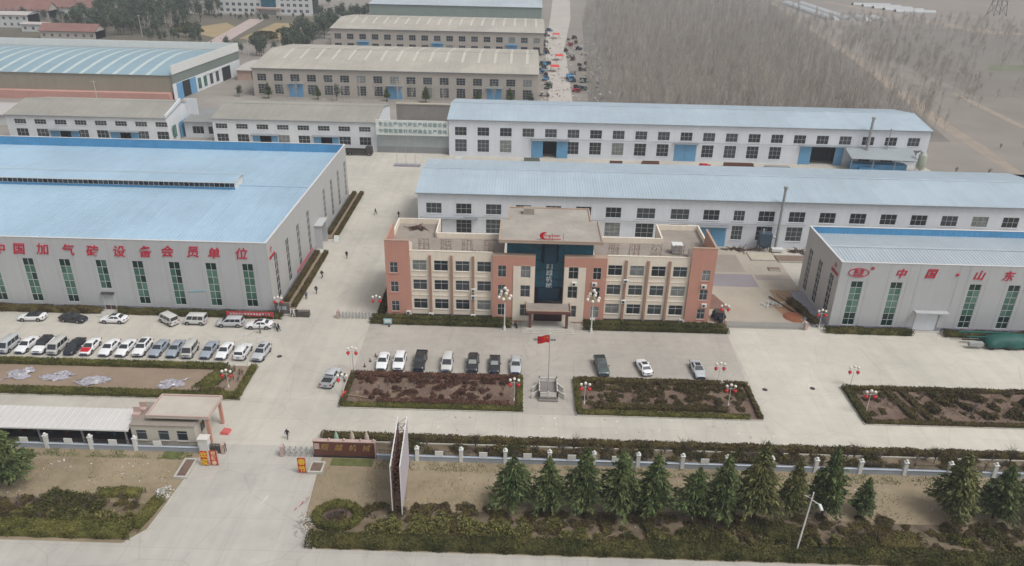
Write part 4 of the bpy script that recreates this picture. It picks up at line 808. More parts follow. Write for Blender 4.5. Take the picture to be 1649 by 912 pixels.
# row under the lettered hall, side on
car('sedan', 'white sedan with a black roof, leftmost of the row under the red characters', -85.4, 117.0, -R90+.06, PW, roof=BR)
car('sedan', 'black sedan parked between two white sedans in front of the lettered hall', -78.1, 116.9, R90-.12, PK)
car('sedan', 'white sedan parked by the glass door of the lettered hall', -71.0, 117.0, -R90, PW, extra=lambda t, c: sunroof(t, c))
car('van', 'silver minivan parked askew, rear turned out, under the red characters', -61.4, 117.1, -R90-.6, PC, 'van')
car('van', 'silver minivan parked side on next to the askew one', -56.7, 117.2, -R90-.02, PC, 'van')
car('mpv', 'silver people carrier parked side on between a minivan and a white sedan', -50.4, 116.8, -R90+.04, PS, 'car')
car('sedan', 'white sedan at the right end of the row under the red characters', -45.2, 116.4, -R90+.05, PW, extra=lambda t, c: sunroof(t, c))
# row along the left bed, noses to the hedge
row2 = [('van', 'silver minivan at the left edge of the row along the hedge', -83.4, PS), ('sedan', 'white sedan second from the picture edge in the row along the hedge', -80.7, PW), ('suv', 'white SUV with a black roof in the row along the hedge', -77.9, PW), ('van', 'beige minivan beside the black car in the hedge row', -75.3, PT),
        ('sedan', 'black sedan in the long row along the hedge', -72.8, PK), ('sedan', 'white sedan with a red cloth on its bonnet', -70.2, PW), ('sedan', 'white sedan third to the right of the black one in the hedge row', -67.0, PW), ('sedan', 'white sedan in the middle of the hedge row, left of the one with a sunroof', -64.3, PW),
        ('suv', 'white car with a dark sunroof in the middle of the hedge row', -61.6, PW), ('sedan', 'blue-grey sedan right of the white sunroof car', -58.9, PB), ('sedan', 'blue-grey sedan between another blue-grey sedan and a minivan', -56.2, PB), ('van', 'pale beige minivan towards the right end of the hedge row', -53.6, PT),
        ('sedan', 'pale blue-grey sedan right of the pale minivan in the hedge row', -50.6, PB), ('sedan', 'white sedan third from the right end of the hedge row', -48.0, PW), ('suv', 'small white hatchback parked tail to the hedge', -45.0, PW), ('suv', 'silver SUV at the right end of the hedge row', -41.9, PS)]
for i, (k, l, x, p_) in enumerate(row2):
    ex = None
    if 'red cloth' in l:
        def ex(t, c): link(bpy.data.objects.new('bonnet_cloth', MB().hexa([(-.7, -2.05, .83), (.7, -2.05, .83), (.78, -1.0, 1.0), (-.78, -1.0, 1.0), (-.6, -2.0, .86), (.6, -2.0, .86), (.7, -1.05, 1.03), (-.7, -1.05, 1.03)]).mesh('bonnet_cloth', red)), t)
    if 'sunroof' in l and k == 'suv':
        def ex(t, c): sunroof(t, c, 'suv', .5, .7, .5)
    if 'silver SUV' in l:
        def ex(t, c): sunroof(t, c, 'suv', .45, .5, .3)
    car(k, l, x, 104.7+SPEC[k]['L']/2+(.4 if 'silver SUV' not in l else 0)+random.uniform(-.1, .15), (math.pi if 'tail to' in l else 0)+random.uniform(-.04, .04)-(.1 if 'silver SUV' in l else 0), p_, 'van' if k == 'van' else 'car', roof=BR if 'black roof' in l else None, extra=ex)
# cars before the office
ctr = [('sedan', 'white sedan at the left end of the cars before the office', -21.8, PW), ('suv', 'white SUV beside the white sedan before the office', -19.1, PW), ('pickup', 'black pickup parked nose to the red bed before the office', -15.8, PK), ('mpv', 'tall white people carrier between the black pickup and a black sedan', -11.4, PC),
       ('suv', 'black SUV right of the white people carrier before the office', -7.3, PK), ('sedan', 'black sedan with a sunshade, left of the last silver car before the flagpole', -3.8, PK), ('sedan', 'silver-white sedan nearest the flagpole on its left', -.4, PS)]
for k, l, x, p_ in ctr:
    ex = None
    if 'sunshade' in l or 'black SUV' in l:
        def ex(t, c, k=k):
            b0, b1, t0, t1, wb_, wt_ = SPEC[k]['cab']; zb = SPEC[k]['st'][4][3]
            link(bpy.data.objects.new('sunshade', MB().add([(-wb_*.75, b0+.05, zb+.06), (wb_*.75, b0+.05, zb+.06), (wt_*.85, t0-.12, SPEC[k]['H']-.1), (-wt_*.85, t0-.12, SPEC[k]['H']-.1)], ((0, 1, 2, 3),)).mesh('sunshade', mat('sunshade', A(150, 155, 150), .4, .05))), c)
    car(k, l, x, 103.2+SPEC[k]['L']/2, random.uniform(-.03, .03), p_, 'pickup' if k == 'pickup' else 'car', extra=ex)
car('pickup', 'dark grey-green pickup alone right of the flagpole', 13.4, 105.8, .10, paint('slate', A(88, 100, 100), .1), 'pickup')
car('sedan', 'white sedan with dark windows parked tail to the bed, right of the flagpole', 20.2, 106.0, math.pi+.18, PW, extra=lambda t, c: sunroof(t, c))
car('sedan', 'silver sedan with sunroof nearest the right end of the office bed', 28.8, 105.7, .06, PS, extra=lambda t, c: sunroof(t, c))
car('pickup', 'silver pickup with an open bed standing alone beside the left corner of the red bed', -28.9, 100.3, math.pi-.12, PS, 'pickup')

# ------------------------------------------------------------------ people
skin = mat('skin', A(196, 150, 126), .6, .03); hair = mat('hair', (.015, .013, .012), .7, .05)
def person(label, x, y, rz, pose, top, leg, z=.016):
    h = 1.72; J = {}; E_ = []
    def n(k, p_, r, par=None):
        J[k] = (p_, r)
        if par: E_.append((par, k))
    s = {'walk': .24, 'stand': .03, 'stride': .36}[pose]; a = {'walk': .2, 'stand': .04, 'stride': .3}[pose]
    n('pel', (0, 0, .95), .16); n('waist', (0, 0, 1.10), .145, 'pel'); n('chest', (0, -.02, 1.32), .175, 'waist'); n('neck', (0, -.02, 1.48), .06, 'chest'); n('jaw', (0, -.03, 1.55), .075, 'neck'); n('skull', (0, -.02, 1.63), .098, 'jaw'); n('crown', (0, -.01, 1.70), .06, 'skull')
    for sx, sg in ((1, 1), (-1, -1)):
        n('hip%d' % sx, (sx*.10, 0, .88), .11, 'pel'); n('knee%d' % sx, (sx*.10, -sg*s*.55-.04, .49), .075, 'hip%d' % sx); n('ank%d' % sx, (sx*.10, -sg*s+.03, .10), .05, 'knee%d' % sx); n('toe%d' % sx, (sx*.11, -sg*s-.16, .045), .042, 'ank%d' % sx)
        n('sho%d' % sx, (sx*.19, -.01, 1.41), .085, 'chest'); n('elb%d' % sx, (sx*.26, sg*a*.5+.03, 1.13), .06, 'sho%d' % sx); n('wri%d' % sx, (sx*.25, sg*a*.9-.06, .90), .04, 'elb%d' % sx); n('palm%d' % sx, (sx*.25, sg*a-.08, .83), .042, 'wri%d' % sx)
        for k, (dx, dl) in enumerate(((-.03, .075), (-.01, .09), (.012, .085), (.032, .065))): n('fin%d%d' % (k, sx), (sx*.245+dx*.3, sg*a-.08+dx, .83-dl), .011, 'palm%d' % sx)
        n('thumb%d' % sx, (sx*.225, sg*a-.135, .80), .012, 'palm%d' % sx)
    ks = list(J); me = bpy.data.meshes.new('person'); me.from_pydata([J[k][0] for k in ks], [(ks.index(p_), ks.index(q)) for p_, q in E_], []); me.update()
    o = bpy.data.objects.new('person', me); COL.objects.link(o); md = o.modifiers.new('s', 'SKIN'); sb = o.modifiers.new('d', 'SUBSURF'); sb.levels = 1
    bpy.context.view_layer.objects.active = o
    if not me.skin_vertices:
        with bpy.context.temp_override(object=o, active_object=o): bpy.ops.mesh.customdata_skin_add()
    for i, k in enumerate(ks): me.skin_vertices[0].data[i].radius = (J[k][1],)*2; me.skin_vertices[0].data[i].use_root = (k == 'pel')
    dg = bpy.context.evaluated_depsgraph_get(); m2 = bpy.data.meshes.new_from_object(o.evaluated_get(dg)); bpy.data.objects.remove(o)
    m2.materials.clear()
    for q in (skin, top, leg, hair, rubber): m2.materials.append(q)
    for p_ in m2.polygons:
        c = p_.center; p_.use_smooth = True
        p_.material_index = 3 if (c.z > 1.64 or (c.z > 1.56 and c.y > .03)) else 0 if c.z > 1.485 else (0 if abs(c.x) > .19 and c.z < .9 else 1 if c.z > .93 else 4 if c.z < .1 else 2)
    return m2
blk = mat('black_cloth', A(38, 38, 42), .9, .1, 3); nav = mat('navy_cloth', A(48, 54, 70), .9, .1, 3); gry = mat('grey_cloth', A(110, 112, 118), .9, .1, 3)
PM = {}
def put_person(label, x, y, rz, pose, top, leg):
    key = (pose, top.name, leg.name)
    if key not in PM: PM[key] = person(label, x, y, rz, pose, top, leg)
    o = inst('person', PM[key], None, (x, y, .016), rz); tag(o, label, 'person', 'people walking in the yard')
put_person('person in black walking alone up the drive between hall and office', -36.5, 146.7, 2.9, 'walk', blk, blk)
put_person('person in dark jacket walking up the drive, first behind the lone walker', -39.3, 136.9, 2.8, 'stride', blk, nav)
put_person('person in dark clothes walking beside the planter, in the middle of the drive group', -38.7, 130.0, 2.9, 'walk', nav, blk)
put_person('person in grey-brown at the edge of the planter strip', -40.0, 127.6, 3.2, 'stand', gry, blk)
put_person('person in black standing at the dark gate block near the hall corner', -39.9, 120.6, .4, 'stand', blk, blk)
put_person('person in grey close behind the other at the hall corner', -40.6, 120.4, 1.2, 'walk', gry, nav)
put_person('person in black walking right of the end white sedan', -41.5, 115.2, 2.0, 'walk', blk, nav)
put_person('person in grey standing in front of the end white sedan', -44.5, 114.4, 1.6, 'stand', gry, gry)
put_person('person in black striding across the back yard', -35.2, 172.7, 1.7, 'stride', blk, blk)
put_person('person in black near the corner of the white workshop', -29.4, 171.1, 2.4, 'walk', blk, nav)
put_person('person in dark top walking in from the main gate', -31.5, 85.5, 3.0, 'walk', nav, gry)

# ------------------------------------------------------------------ lamps, flag, gates, signs
GL_ = {}
def globe_me(r, m=globe):
    if (r, m.name) not in GL_: GL_[(r, m.name)] = MB().ball((0, 0, 0), r, 12, 8, sz=1.05).mesh('globe', m)
    return GL_[(r, m.name)]
lan_me = MB().lathe((0, 0, 0), [(.10, -.24), (.20, -.19), (.28, -.06), (.29, .04), (.24, .17), (.10, .24)], 12).mesh('lantern', redl); tas_me = MB().tube((0, 0, -.24), (0, 0, -.5), .035, .06, 6).mesh('tassel', redl)
def garden_lamp(label, x, y, z=.1, h=3.5, lean=(0, 0), lanterns=2, polem=white):
    t = thing('garden_lamp', label, 'lamp post', (x, y, z), 0, 'three-globe garden lamps'); lx, ly = lean
    MB().tube((x, y, z), (x+lx, y+ly, z+h), .055, .035, 8).tube((x, y, z), (x+lx*.05, y+ly*.05, z+.35), .16, .12, 8).build('pole', polem, t)
    MB().tube((x+lx-.55, y+ly, z+h-.25), (x+lx+.55, y+ly, z+h-.25), .03, n=5).tube((x+lx-.55, y+ly, z+h-.25), (x+lx-.6, y+ly, z+h), .03, n=5).tube((x+lx+.55, y+ly, z+h-.25), (x+lx+.6, y+ly, z+h), .03, n=5).build('arm', polem, t)
    for dx, dz in ((-.62, .2), (0, .42), (.62, .2)): inst('globe', globe_me(.23), t, (x+lx+dx, y+ly, z+h+dz))
    for dx in (-.62, .62)[:lanterns] if lanterns < 3 else (-.62, .62): l_ = inst('lantern', lan_me, t, (x+lx+dx, y+ly-.1, z+h-.52)); inst('tassel', tas_me, l_, rel=False)
    return t
garden_lamp('three-globe lamp with red lanterns at the right front of the bed left of the flagpole', -.5, 96.2, h=3.4); garden_lamp('three-globe lamp with red lanterns at the left front of the bed right of the flagpole', 10.0, 95.9, h=3.2)
garden_lamp('three-globe lamp with red lanterns at the right front of the bed right of the flagpole', 31.6, 96.5, h=3.2); garden_lamp('three-globe lamp at the right rear of the bed right of the flagpole', 31.5, 103.0, h=3.0)
garden_lamp('three-globe lamp with red lanterns inside the far right bed', 51.7, 95.4, h=3.6); garden_lamp('three-globe lamp at the rear corner of the far right bed', 52.3, 103.0, h=3.0)
garden_lamp('three-globe lamp with lanterns at the left rear corner of the red bed', -26.0, 102.9, h=4.0, polem=steel); garden_lamp('three-globe lamp with lantern at the left front corner of the red bed', -26.1, 96.2, h=3.3, lanterns=1)
garden_lamp('three-globe lamp with red lanterns in the left hedge bed', -44.0, 97.6, h=2.6); garden_lamp('three-globe lamp at the left corner of the office by the retractable gate', -25.6, 121.6, h=3.6, polem=steel)
garden_lamp('three-globe lamp with red lanterns beside the hall corner banner', -42.9, 120.6, h=3.4); garden_lamp('three-globe lamp with red lanterns at the right corner of the office', 36.6, 122.4, h=3.3, polem=steel)
garden_lamp('three-globe lamp with red lanterns at the corner of the right hall', 53.6, 121.6, h=3.2)
tp_ = thing('lamp_pole', 'thin white pole beside the silver SUV at the hedge bed corner', 'pole', (-43.2, 104.2, 0)); MB().tube((-43.2, 104.2, 0), (-43.3, 104.2, 5.4), .07, .04, 6).build('pole', white, tp_); MB().tube((-43.3, 104.2, 5.3), (-42.9, 104.2, 5.5), .1, n=6).build('lamp_head', white, tp_)
def cluster_lamp(label, x, y):
    t = thing('cluster_lamp', label, 'lamp post', (x, y, 0), 0, 'tall globe-cluster lamps'); MB().tube((x, y, 0), (x, y, 6.0), .12, .09, 8).tube((x, y, 0), (x, y, .7), .26, .2, 8).build('pole', white, t)
    MB().lathe((x, y, 5.5), [(.1, 0), (.34, .3), (.42, 1.0), (.2, 1.5), (.05, 1.9)], 10).build('cluster_core', mat('brass', A(190, 180, 140), .4, .1, metal=.3), t)
    for k in range(6):
        a = k*math.pi/3+.3; R = 1.05; c = (x+R*math.cos(a), y+R*math.sin(a), 6.5); MB().tube((x, y, 5.8), (c[0], c[1], 6.2), .035, n=5).build('arm', white, t); inst('globe', globe_me(.3), t, c)
    for k in range(3):
        a = k*2*math.pi/3+.9; c = (x+.6*math.cos(a), y+.6*math.sin(a), 7.4); MB().tube((x, y, 6.6), (c[0], c[1], 7.2), .03, n=5).build('arm', white, t); inst('globe', globe_me(.28), t, c)
    inst('globe', globe_me(.3), t, (x, y, 8.1))
cluster_lamp('tall globe-cluster lamp left of the office entrance', -2.6, 118.0); cluster_lamp('tall globe-cluster lamp right of the office entrance', 12.6, 118.0)
sl = thing('street_lamp', 'white street lamp leaning over the roadside hedge among the conifers', 'street lamp', (32.5, 66.9, 0))
MB().tube((32.5, 66.9, 0), (32.9, 66.9, 9.2), .11, .07, 8).build('pole', white, sl); MB().tube((32.8, 66.9, 8.2), (33.6, 66.2, 8.0), .05, n=6).tube((32.8, 66.9, 8.3), (32.2, 67.4, 8.35), .04, n=6).build('arm', white, sl)
MB().hexa([(33.4, 65.5, 7.85), (33.75, 65.5, 7.85), (33.75, 66.3, 7.95), (33.4, 66.3, 7.95), (33.45, 65.5, 8.0), (33.7, 65.5, 8.0), (33.7, 66.3, 8.12), (33.45, 66.3, 8.12)]).build('lamp_head', white, sl)
# flagpole and its balustraded base
fp = thing('flagpole', 'flagpole flying a red flag with yellow stars between the two centre beds', 'flagpole', (4.65, 98.8, 0)); MB().tube((4.65, 98.8, .5), (4.55, 98.8, 10.2), .07, .04, 8).build('pole', steel, fp); inst('finial', globe_me(.14, white), fp, (4.55, 98.8, 10.3))
fv = []; ff = []; nx, nz = 10, 5
for i in range(nx+1):
    for k in range(nz+1): u = i/nx; fv.append((4.5-u*1.75, 98.8+.12*math.sin(u*8)*u, 10.0-k/nz*1.25-u*u*.28+.05*math.sin(u*6)))
for i in range(nx):
    for k in range(nz): ff.append((i*(nz+1)+k, (i+1)*(nz+1)+k, (i+1)*(nz+1)+k+1, i*(nz+1)+k+1))
fl = MB().add(fv, ff, 0, True).build('flag', red, fp)
yel = mat('yellow_star', A(240, 205, 60), .6, .05)
def star(mb, cx, cz, R, y):
    P = [(cx, y, cz)]+[(cx+(R if k % 2 == 0 else R*.4)*math.sin(k*math.pi/5), y, cz+(R if k % 2 == 0 else R*.4)*math.cos(k*math.pi/5)) for k in range(10)]
    mb.add(P, [(0, k, k % 10+1) for k in range(1, 11)])
sm_ = MB(); star(sm_, 4.2, 9.65, .19, 98.74)
for dx, dz in ((-.32, .16), (-.44, .02), (-.44, -.14), (-.32, -.26)): star(sm_, 4.2+dx, 9.65+dz, .06, 98.73)
sub(sm_, 'star', yel, fl)
fb = thing('flag_base', 'white stone balustraded platform around the flagpole', 'platform', (4.7, 98.6, 0)); mw = mat('white_stone', A(230, 225, 218), .7, .06)
MB().box(3.2, 6.1, 96.6, 101.0, 0, .5).build('platform', mat('grey_stone', A(140, 134, 130), .8, .08), fb)
MB().box(3.2, 6.1, 96.2, 96.58, 0, .26).build('step', MATS['grey_stone'], fb)
def balus(x0, y0, x1, y1, z=.5):
    n = max(2, int(math.hypot(x1-x0, y1-y0)/1.0)+1)
    MB().tube((x0, y0, z+.75), (x1, y1, z+.75), .07, n=4).tube((x0, y0, z+.15), (x1, y1, z+.15), .05, n=4).build('rail', mw, fb); 
    q = MB().quad((x0, y0, z+.2), (x1, y1, z+.2), (x1, y1, z+.68), (x0, y0, z+.68)).build('panel', mw, fb)
    for i in range(n):
        u = i/(n-1); MB().box(x0+(x1-x0)*u-.08, x0+(x1-x0)*u+.08, y0+(y1-y0)*u-.08, y0+(y1-y0)*u+.08, z-.4, z+1.02).build('baluster_post', mw, fb)
balus(3.3, 96.75, 6.0, 96.75); balus(3.3, 96.75, 3.3, 100.9); balus(6.0, 96.75, 6.0, 100.9); balus(3.3, 100.9, 6.0, 100.9); balus(3.3, 98.4, 2.2, 97.0, .0); balus(6.0, 98.4, 7.1, 97.0, .0); balus(3.3, 100.4, 2.3, 98.8, 0); balus(6.0, 100.4, 7.0, 98.8, 0)
# retractable gates
def gate(label, x0, x1, y, h=1.25, step=.55, m=steel, head=True):
    t = thing('retractable_gate', label, 'gate', (min(x0, x1), y, 0), 0, 'folding metal gates'); n = max(2, int(abs(x1-x0)/step)); d = (x1-x0)/n
    for i in range(n+1):
        x = x0+i*d; MB().box(x-.04, x+.04, y-.28, y-.22, .05, h).box(x-.04, x+.04, y+.22, y+.28, .05, h).box(x-.04, x+.04, y-.22, y+.22, h-.06, h).build('upright', m, t)
        if i < n: MB().tube((x, y-.25, .15), (x+d, y-.25, h-.1), .025, n=4).tube((x, y-.25, h-.1), (x+d, y-.25, .15), .025, n=4).tube((x, y+.25, .15), (x+d, y+.25, h-.1), .025, n=4).tube((x, y+.25, h-.1), (x+d, y+.25, .15), .025, n=4).build('lattice', m, t)
    if head: MB().box(x0-.45, x0-.05, y-.4, y+.4, .05, h+.25).build('drive_unit', pinkst, t); MB().box(x0-.5, x0-.45, y-.3, y+.3, .5, h+.1).build('panel', mat('pale_panel', A(214, 196, 188), .6, .05), t)
gate('folded-out metal gate left of the office hedge', -32.2, -26.3, 120.7); gate('long folding gate between the office and the right hall', 37.0, 43.9, 121.1, step=.42); gate('folding gate reaching the corner of the right hall', 51.2, 44.3, 121.1, step=.42)
gate('metal folding gate stretched out beside the brown name wall', -30.9, -27.2, 82.0, 1.4, .62); gate('metal gate folded up against the gatehouse pillar', -38.9, -40.9, 82.2, 1.3, .22, darksteel)
gb = thing('gate_machine', 'dark grey folded gate block beside the planter strip at the hall corner', 'gate', (-38.6, 120.9, 0)); MB().box(-40.0, -37.6, 120.5, 121.3, .1, 1.15).build('housing', mat('brown_grey', A(120, 112, 104), .7, .1), gb)
for x in np.arange(-39.9, -37.6, .25): MB().box(x, x+.05, 120.42, 120.5, .05, 1.25).build('upright', darksteel, gb)
# name wall and roadside signs
nw = thing('name_wall', 'brown stone name wall with gold characters left of the billboard', 'wall', (-22.8, 82.1, 0))
MB().box(-26.9, -18.7, 81.9, 82.4, .3, 2.5).build('wall', granite, nw); MB().box(-27.0, -18.6, 81.8, 82.5, 0, .3).build('base', mat('dark_plinth2', A(58, 50, 48), .7, .1), nw); MB().box(-27.0, -18.6, 81.85, 82.45, 2.5, 2.62).build('coping', pinkst, nw)
for x in (-24.8, -22.8, -20.6, -18.9): inst('cap_ball', globe_me(.17, pinkst), nw, (x, 82.15, 2.78))
for i, ch in enumerate('翔越机械'): inst('letter', text_mesh(ch, 1.05, gold, .06, .0, .25), nw, (-25.4+i*1.85, 81.86, 1.65))
pn = inst('nameplate', MB().box(-.35, .35, -.03, .03, -.45, .45).mesh('nameplate', pinkst), nw, (-26.45, 81.86, 1.75)); 
MB().box(-18.72, -18.6, 81.7, 81.9, 0, 2.5).build('end_trim', pinkst, nw)
lawn_ = struct(MB().box(-24.4, -18.9, 80.2, 81.6, .004, .08).build('lawn', mat('fresh_grass', A(88, 98, 52), .95, .25, .9, world=True, col2=A(122, 122, 76), bump=.5))); struct(MB().box(-47, -44.5, 80.6, 82, .004, .08).build('lawn', MATS['fresh_grass']))
for x, y, m_, lb, r_ in ((-24.3, 83.9, mat('pale_green_cloth', A(168, 200, 176), .9, .08), 'pale green folded parasol behind the name wall', 0), (-22.2, 84.1, mat('cream_cloth', A(214, 196, 180), .9, .08), 'small cream folded parasol behind the middle of the name wall', 0), (-20.2, 84.0, MATS['cream_cloth'], 'cream folded parasol behind the right half of the name wall', 0)):
    t = thing('parasol', lb, 'parasol', (x, y, 0)); MB().tube((x, y, 0), (x, y, 3.0), .04, n=6).build('pole', white, t); MB().lathe((x, y, 1.5), [(.35, 0), (.3, .5), (.12, 1.1), (.02, 1.5)], 8).build('canopy', m_, t)
orange = mat('orange_board', A(206, 72, 40), .6, .06); yl = mat('yellow_letter', A(240, 196, 60), .6, .05); wl = mat('cream_letter', A(245, 205, 170), .6, .05)
def board(label, x, y, w_, h, chars, lm, size, bm=orange, rz=0., z0=.15):
    t = thing('sign_board', label, 'sign', (x, y, 0), rz, 'festival boards at the gate'); P = lambda n, mb, m: link(bpy.data.objects.new(n, mb.mesh(n, m)), t)
    P('board', MB().box(-w_/2, w_/2, -.06, .06, z0, z0+h), bm); P('frame', MB().box(-w_/2-.05, -w_/2, -.08, .08, 0, z0+h).box(w_/2, w_/2+.05, -.08, .08, 0, z0+h), pinkst); P('brace', MB().tube((0, .06, z0+h*.8), (0, .9, 0), .03, n=4), steel)
    for i, ch in enumerate(chars): inst('letter', text_mesh(ch, size, lm, .04, .02), t, (0, -.08, z0+h-h/len(chars)*(i+.5)), rel=False)
board('orange gate board with two large yellow characters, left of the drive', -40.55, 79.4, .95, 2.2, '欢度', yl, 1.0); board('orange-red gate board with three cream characters, beside the large-lettered one', -39.35, 79.5, 1.0, 2.2, '贺新春', wl, .62)
board('red gate board with two yellow characters right of the drive', -27.55, 78.5, 1.0, 2.3, '春节', yl, 1.0, mat('red_orange_board', A(200, 60, 36), .6, .06))
# planter blocks by the drive
for x0, x1, y0, y1, lb in ((-26.9, -25.0, 78.3, 80.5, 'square stone planter with bare soil by the right gate board'), (-43.6, -41.9, 76.6, 80.4, 'narrow stone planter of soil by the left gate boards')):
    t = thing('planter', lb, 'planter', ((x0+x1)/2, (y0+y1)/2, 0)); MB().box(x0, x1, y0, y0+.25, 0, .4).box(x0, x1, y1-.25, y1, 0, .4).box(x0, x0+.25, y0+.25, y1-.25, 0, .401).box(x1-.25, x1, y0+.25, y1-.25, 0, .401).build('wall', kerbm, t); MB().box(x0+.25, x1-.25, y0+.25, y1-.25, 0, .3).build('soil', soil, t)
# gatehouse
gh = thing('gatehouse', 'small cream gatehouse with a flat overhanging roof at the left of the gate', 'gatehouse', (-46.5, 84, 0)); gcr = mat('gatehouse_render', A(206, 200, 186), .85, .06, .3, streak=.08)
gx_ = [-50.4, -47.4, -44.9]
wall(gh, (0, 83.2), 0, -51.7, -43.1, 0, 3.3, [(x-.72, x+.72, .95, 2.55) for x in gx_], gcr); wall(gh, (-43.1, 0), PI2, 83.2, 88.4, 0, 3.3, [(85, 86.4, 1, 2.5)], gcr); wall(gh, (-51.7, 0), -PI2, -88.4, -83.2, 0, 3.3, [], gcr); wall(gh, (0, 88.4), math.pi, 43.1, 51.7, 0, 3.3, [], gcr)
for x in gx_: window(gh, (0, 83.2), 0, x, .95, 1.44, 1.6, 1, 2, frg, [glassd, glassm], rowf=(.72,), sill=gcr)
window(gh, (-43.1, 0), PI2, 85.7, 1, 1.4, 1.5, 2, 1, frg, [glassd])
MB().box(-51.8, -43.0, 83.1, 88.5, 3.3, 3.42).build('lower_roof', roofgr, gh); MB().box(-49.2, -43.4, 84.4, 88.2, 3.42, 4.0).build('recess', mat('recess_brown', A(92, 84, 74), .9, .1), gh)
grf = MB().box(-49.7, -41.2, 83.9, 89.0, 4.0, 4.3).build('roof', mat('gatehouse_roof', A(202, 193, 180), .9, .08, .4), gh); sub(MB().box(-49.7, -41.2, 83.88, 84.08, 4.302, 4.5).box(-49.7, -41.2, 88.8, 89.02, 4.302, 4.5).box(-49.72, -49.5, 84.08, 88.8, 4.302, 4.501).box(-41.4, -41.18, 84.08, 88.8, 4.302, 4.501), 'upstand', pinkst, grf)
for x, y in ((-41.6, 84.2), (-41.6, 88.6)): MB().box(x-.2, x+.2, y-.2, y+.2, 0, 4.0).build('column', salmon, gh)
rc = thing('stone_block', 'red-pink block lying at the foot of the gatehouse column', 'block', (-40.5, 86.6, 0)); MB().hexa([(-41.1, 86.0, .02), (-39.9, 85.9, .02), (-39.8, 87.1, .02), (-40.9, 87.2, .02), (-41.0, 86.1, .42), (-40.0, 86.0, .42), (-39.95, 87.0, .38), (-40.8, 87.1, .42)]).build('block', mat('coral', A(214, 110, 104), .8, .06), rc)
gp = thing('gate_pillar', 'white gate pillar behind the orange boards', 'pillar', (-41.5, 82.1, 0)); MB().box(-42.1, -40.9, 81.6, 82.6, 0, 2.4).build('shaft', white, gp); MB().poly([(-42.2, 81.5), (-40.8, 81.5), (-40.8, 82.7), (-42.2, 82.7)], 2.4, 2.55).build('cap', mw, gp)
for x, y, lb in ((-51.2, 86.2, 'pink stone chair against the rear of the gatehouse'), (-51.5, 85.0, 'pink carved stone seat beside the bike shed roof')):
    t = thing('garden_chair', lb, 'chair', (x, y, 3.42)); MB().box(x-.5, x+.5, y-.4, y+.4, 3.42, 4.0).build('seat', pinkst, t); MB().box(x-.5, x+.5, y+.25, y+.42, 4.0, 4.8).build('backrest', pinkst, t)
# bike shed
sheet('shed_floor_shade', rect(-90, -52, 82.5, 87.2), .02, mat('shaded_floor', A(74, 70, 68), .9, .12, .5, world=True)); bs = thing('bike_shed', 'long white-roofed open bike shed along the front wall', 'shed', (-65, 84, 0)); shm = mat('white_sheet', A(218, 214, 210), .6, .05, .1, streak=.03)  # dark floor sheet added; shade under the shed roof is in its colour
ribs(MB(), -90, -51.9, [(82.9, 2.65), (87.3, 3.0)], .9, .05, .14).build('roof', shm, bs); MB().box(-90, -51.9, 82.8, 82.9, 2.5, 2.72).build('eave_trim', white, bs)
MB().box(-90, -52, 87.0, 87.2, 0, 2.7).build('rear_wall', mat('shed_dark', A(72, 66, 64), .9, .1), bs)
for x in np.arange(-88, -52, 5.9): MB().box(x-.09, x+.09, 83.2, 83.4, 0, 2.65).build('post', steel, bs)
rg = random.Random(3)
for i in range(11):
    x = -76.5+i*2.15; t = thing('bicycle', '%s parked bicycle from the gatehouse end of the white-roofed shed' % ('eleventh', 'tenth', 'ninth', 'eighth', 'seventh', 'sixth', 'fifth', 'fourth', 'third', 'second', 'first')[i], 'bicycle', (x, 84.8, 0), rg.uniform(-.2, .2), 'cycles under the shed')
    P = lambda n, mb, m: link(bpy.data.objects.new(n, mb.mesh(n, m)), t)
    for y in (-.52, .52):
        rgm = MB()
        for k in range(12): a, b = k*math.pi/6, (k+1)*math.pi/6; rgm.tube((0, y+.33*math.cos(a), .34+.33*math.sin(a)), (0, y+.33*math.cos(b), .34+.33*math.sin(b)), .025, n=4, cap=False)
        P('wheel', rgm, rubber)
    P('frame', MB().tube((0, -.52, .34), (0, -.35, .9), .025, n=5).tube((0, -.37, .8), (0, .15, .75), .025, n=5).tube((0, .15, .8), (0, .05, .3), .025, n=5).tube((0, .05, .3), (0, .52, .34), .02, n=5).tube((0, -.37, .75), (0, .05, .3), .025, n=5), rg.choice((bluei, red, darksteel, darksteel))); P('saddle', MB().box(-.09, .09, .02, .3, .82, .9), trim); P('handlebar', MB().tube((-.28, -.36, .95), (.28, -.36, .95), .02, n=5), steel)
# perimeter fences
def fence(label, x0, x1, y, px, bx):
    t = thing('perimeter_fence', label, 'fence', ((x0+x1)/2, y, 0)); MB().box(x0, x1, y-.14, y+.14, 0, .72).build('base_wall', bluewall, t); MB().box(x0, x1, y-.2, y+.2, .72, .8).build('coping', mat('pale_coping', A(196, 204, 214), .8, .05), t)
    sh_ = MB().box(-.24, .24, -.24, .24, 0, 1.95).box(-.3, .3, -.3, .3, 1.95, 2.05).mesh('pillar', white); bm = MB().box(-.55, .55, -.05, .05, .85, 1.65).mesh('panel', white)
    for x in px: p_ = inst('pillar', sh_, t, (x, y, 0)); inst('cap_ball', globe_me(.2, white), p_, (0, 0, 2.22), rel=False)
    for x in bx: inst('panel', bm, t, (x, y-.08, 0))
    ed = sorted([x0]+list(px)+[x1])
    for a, b in zip(ed[:-1], ed[1:]):
        if b-a < 1: continue
        r_ = MB().box(a+.24, b-.24, y-.02, y+.02, .95, .99).box(a+.24, b-.24, y-.02, y+.02, 1.5, 1.54)
        for q in np.arange(a+.4, b-.3, .22): r_.box(q-.012, q+.012, y-.012, y+.012, .8, 1.7)
        r_.build('railing', darksteel, t)
fpx = [-13.1+5.86*k for k in range(16)]
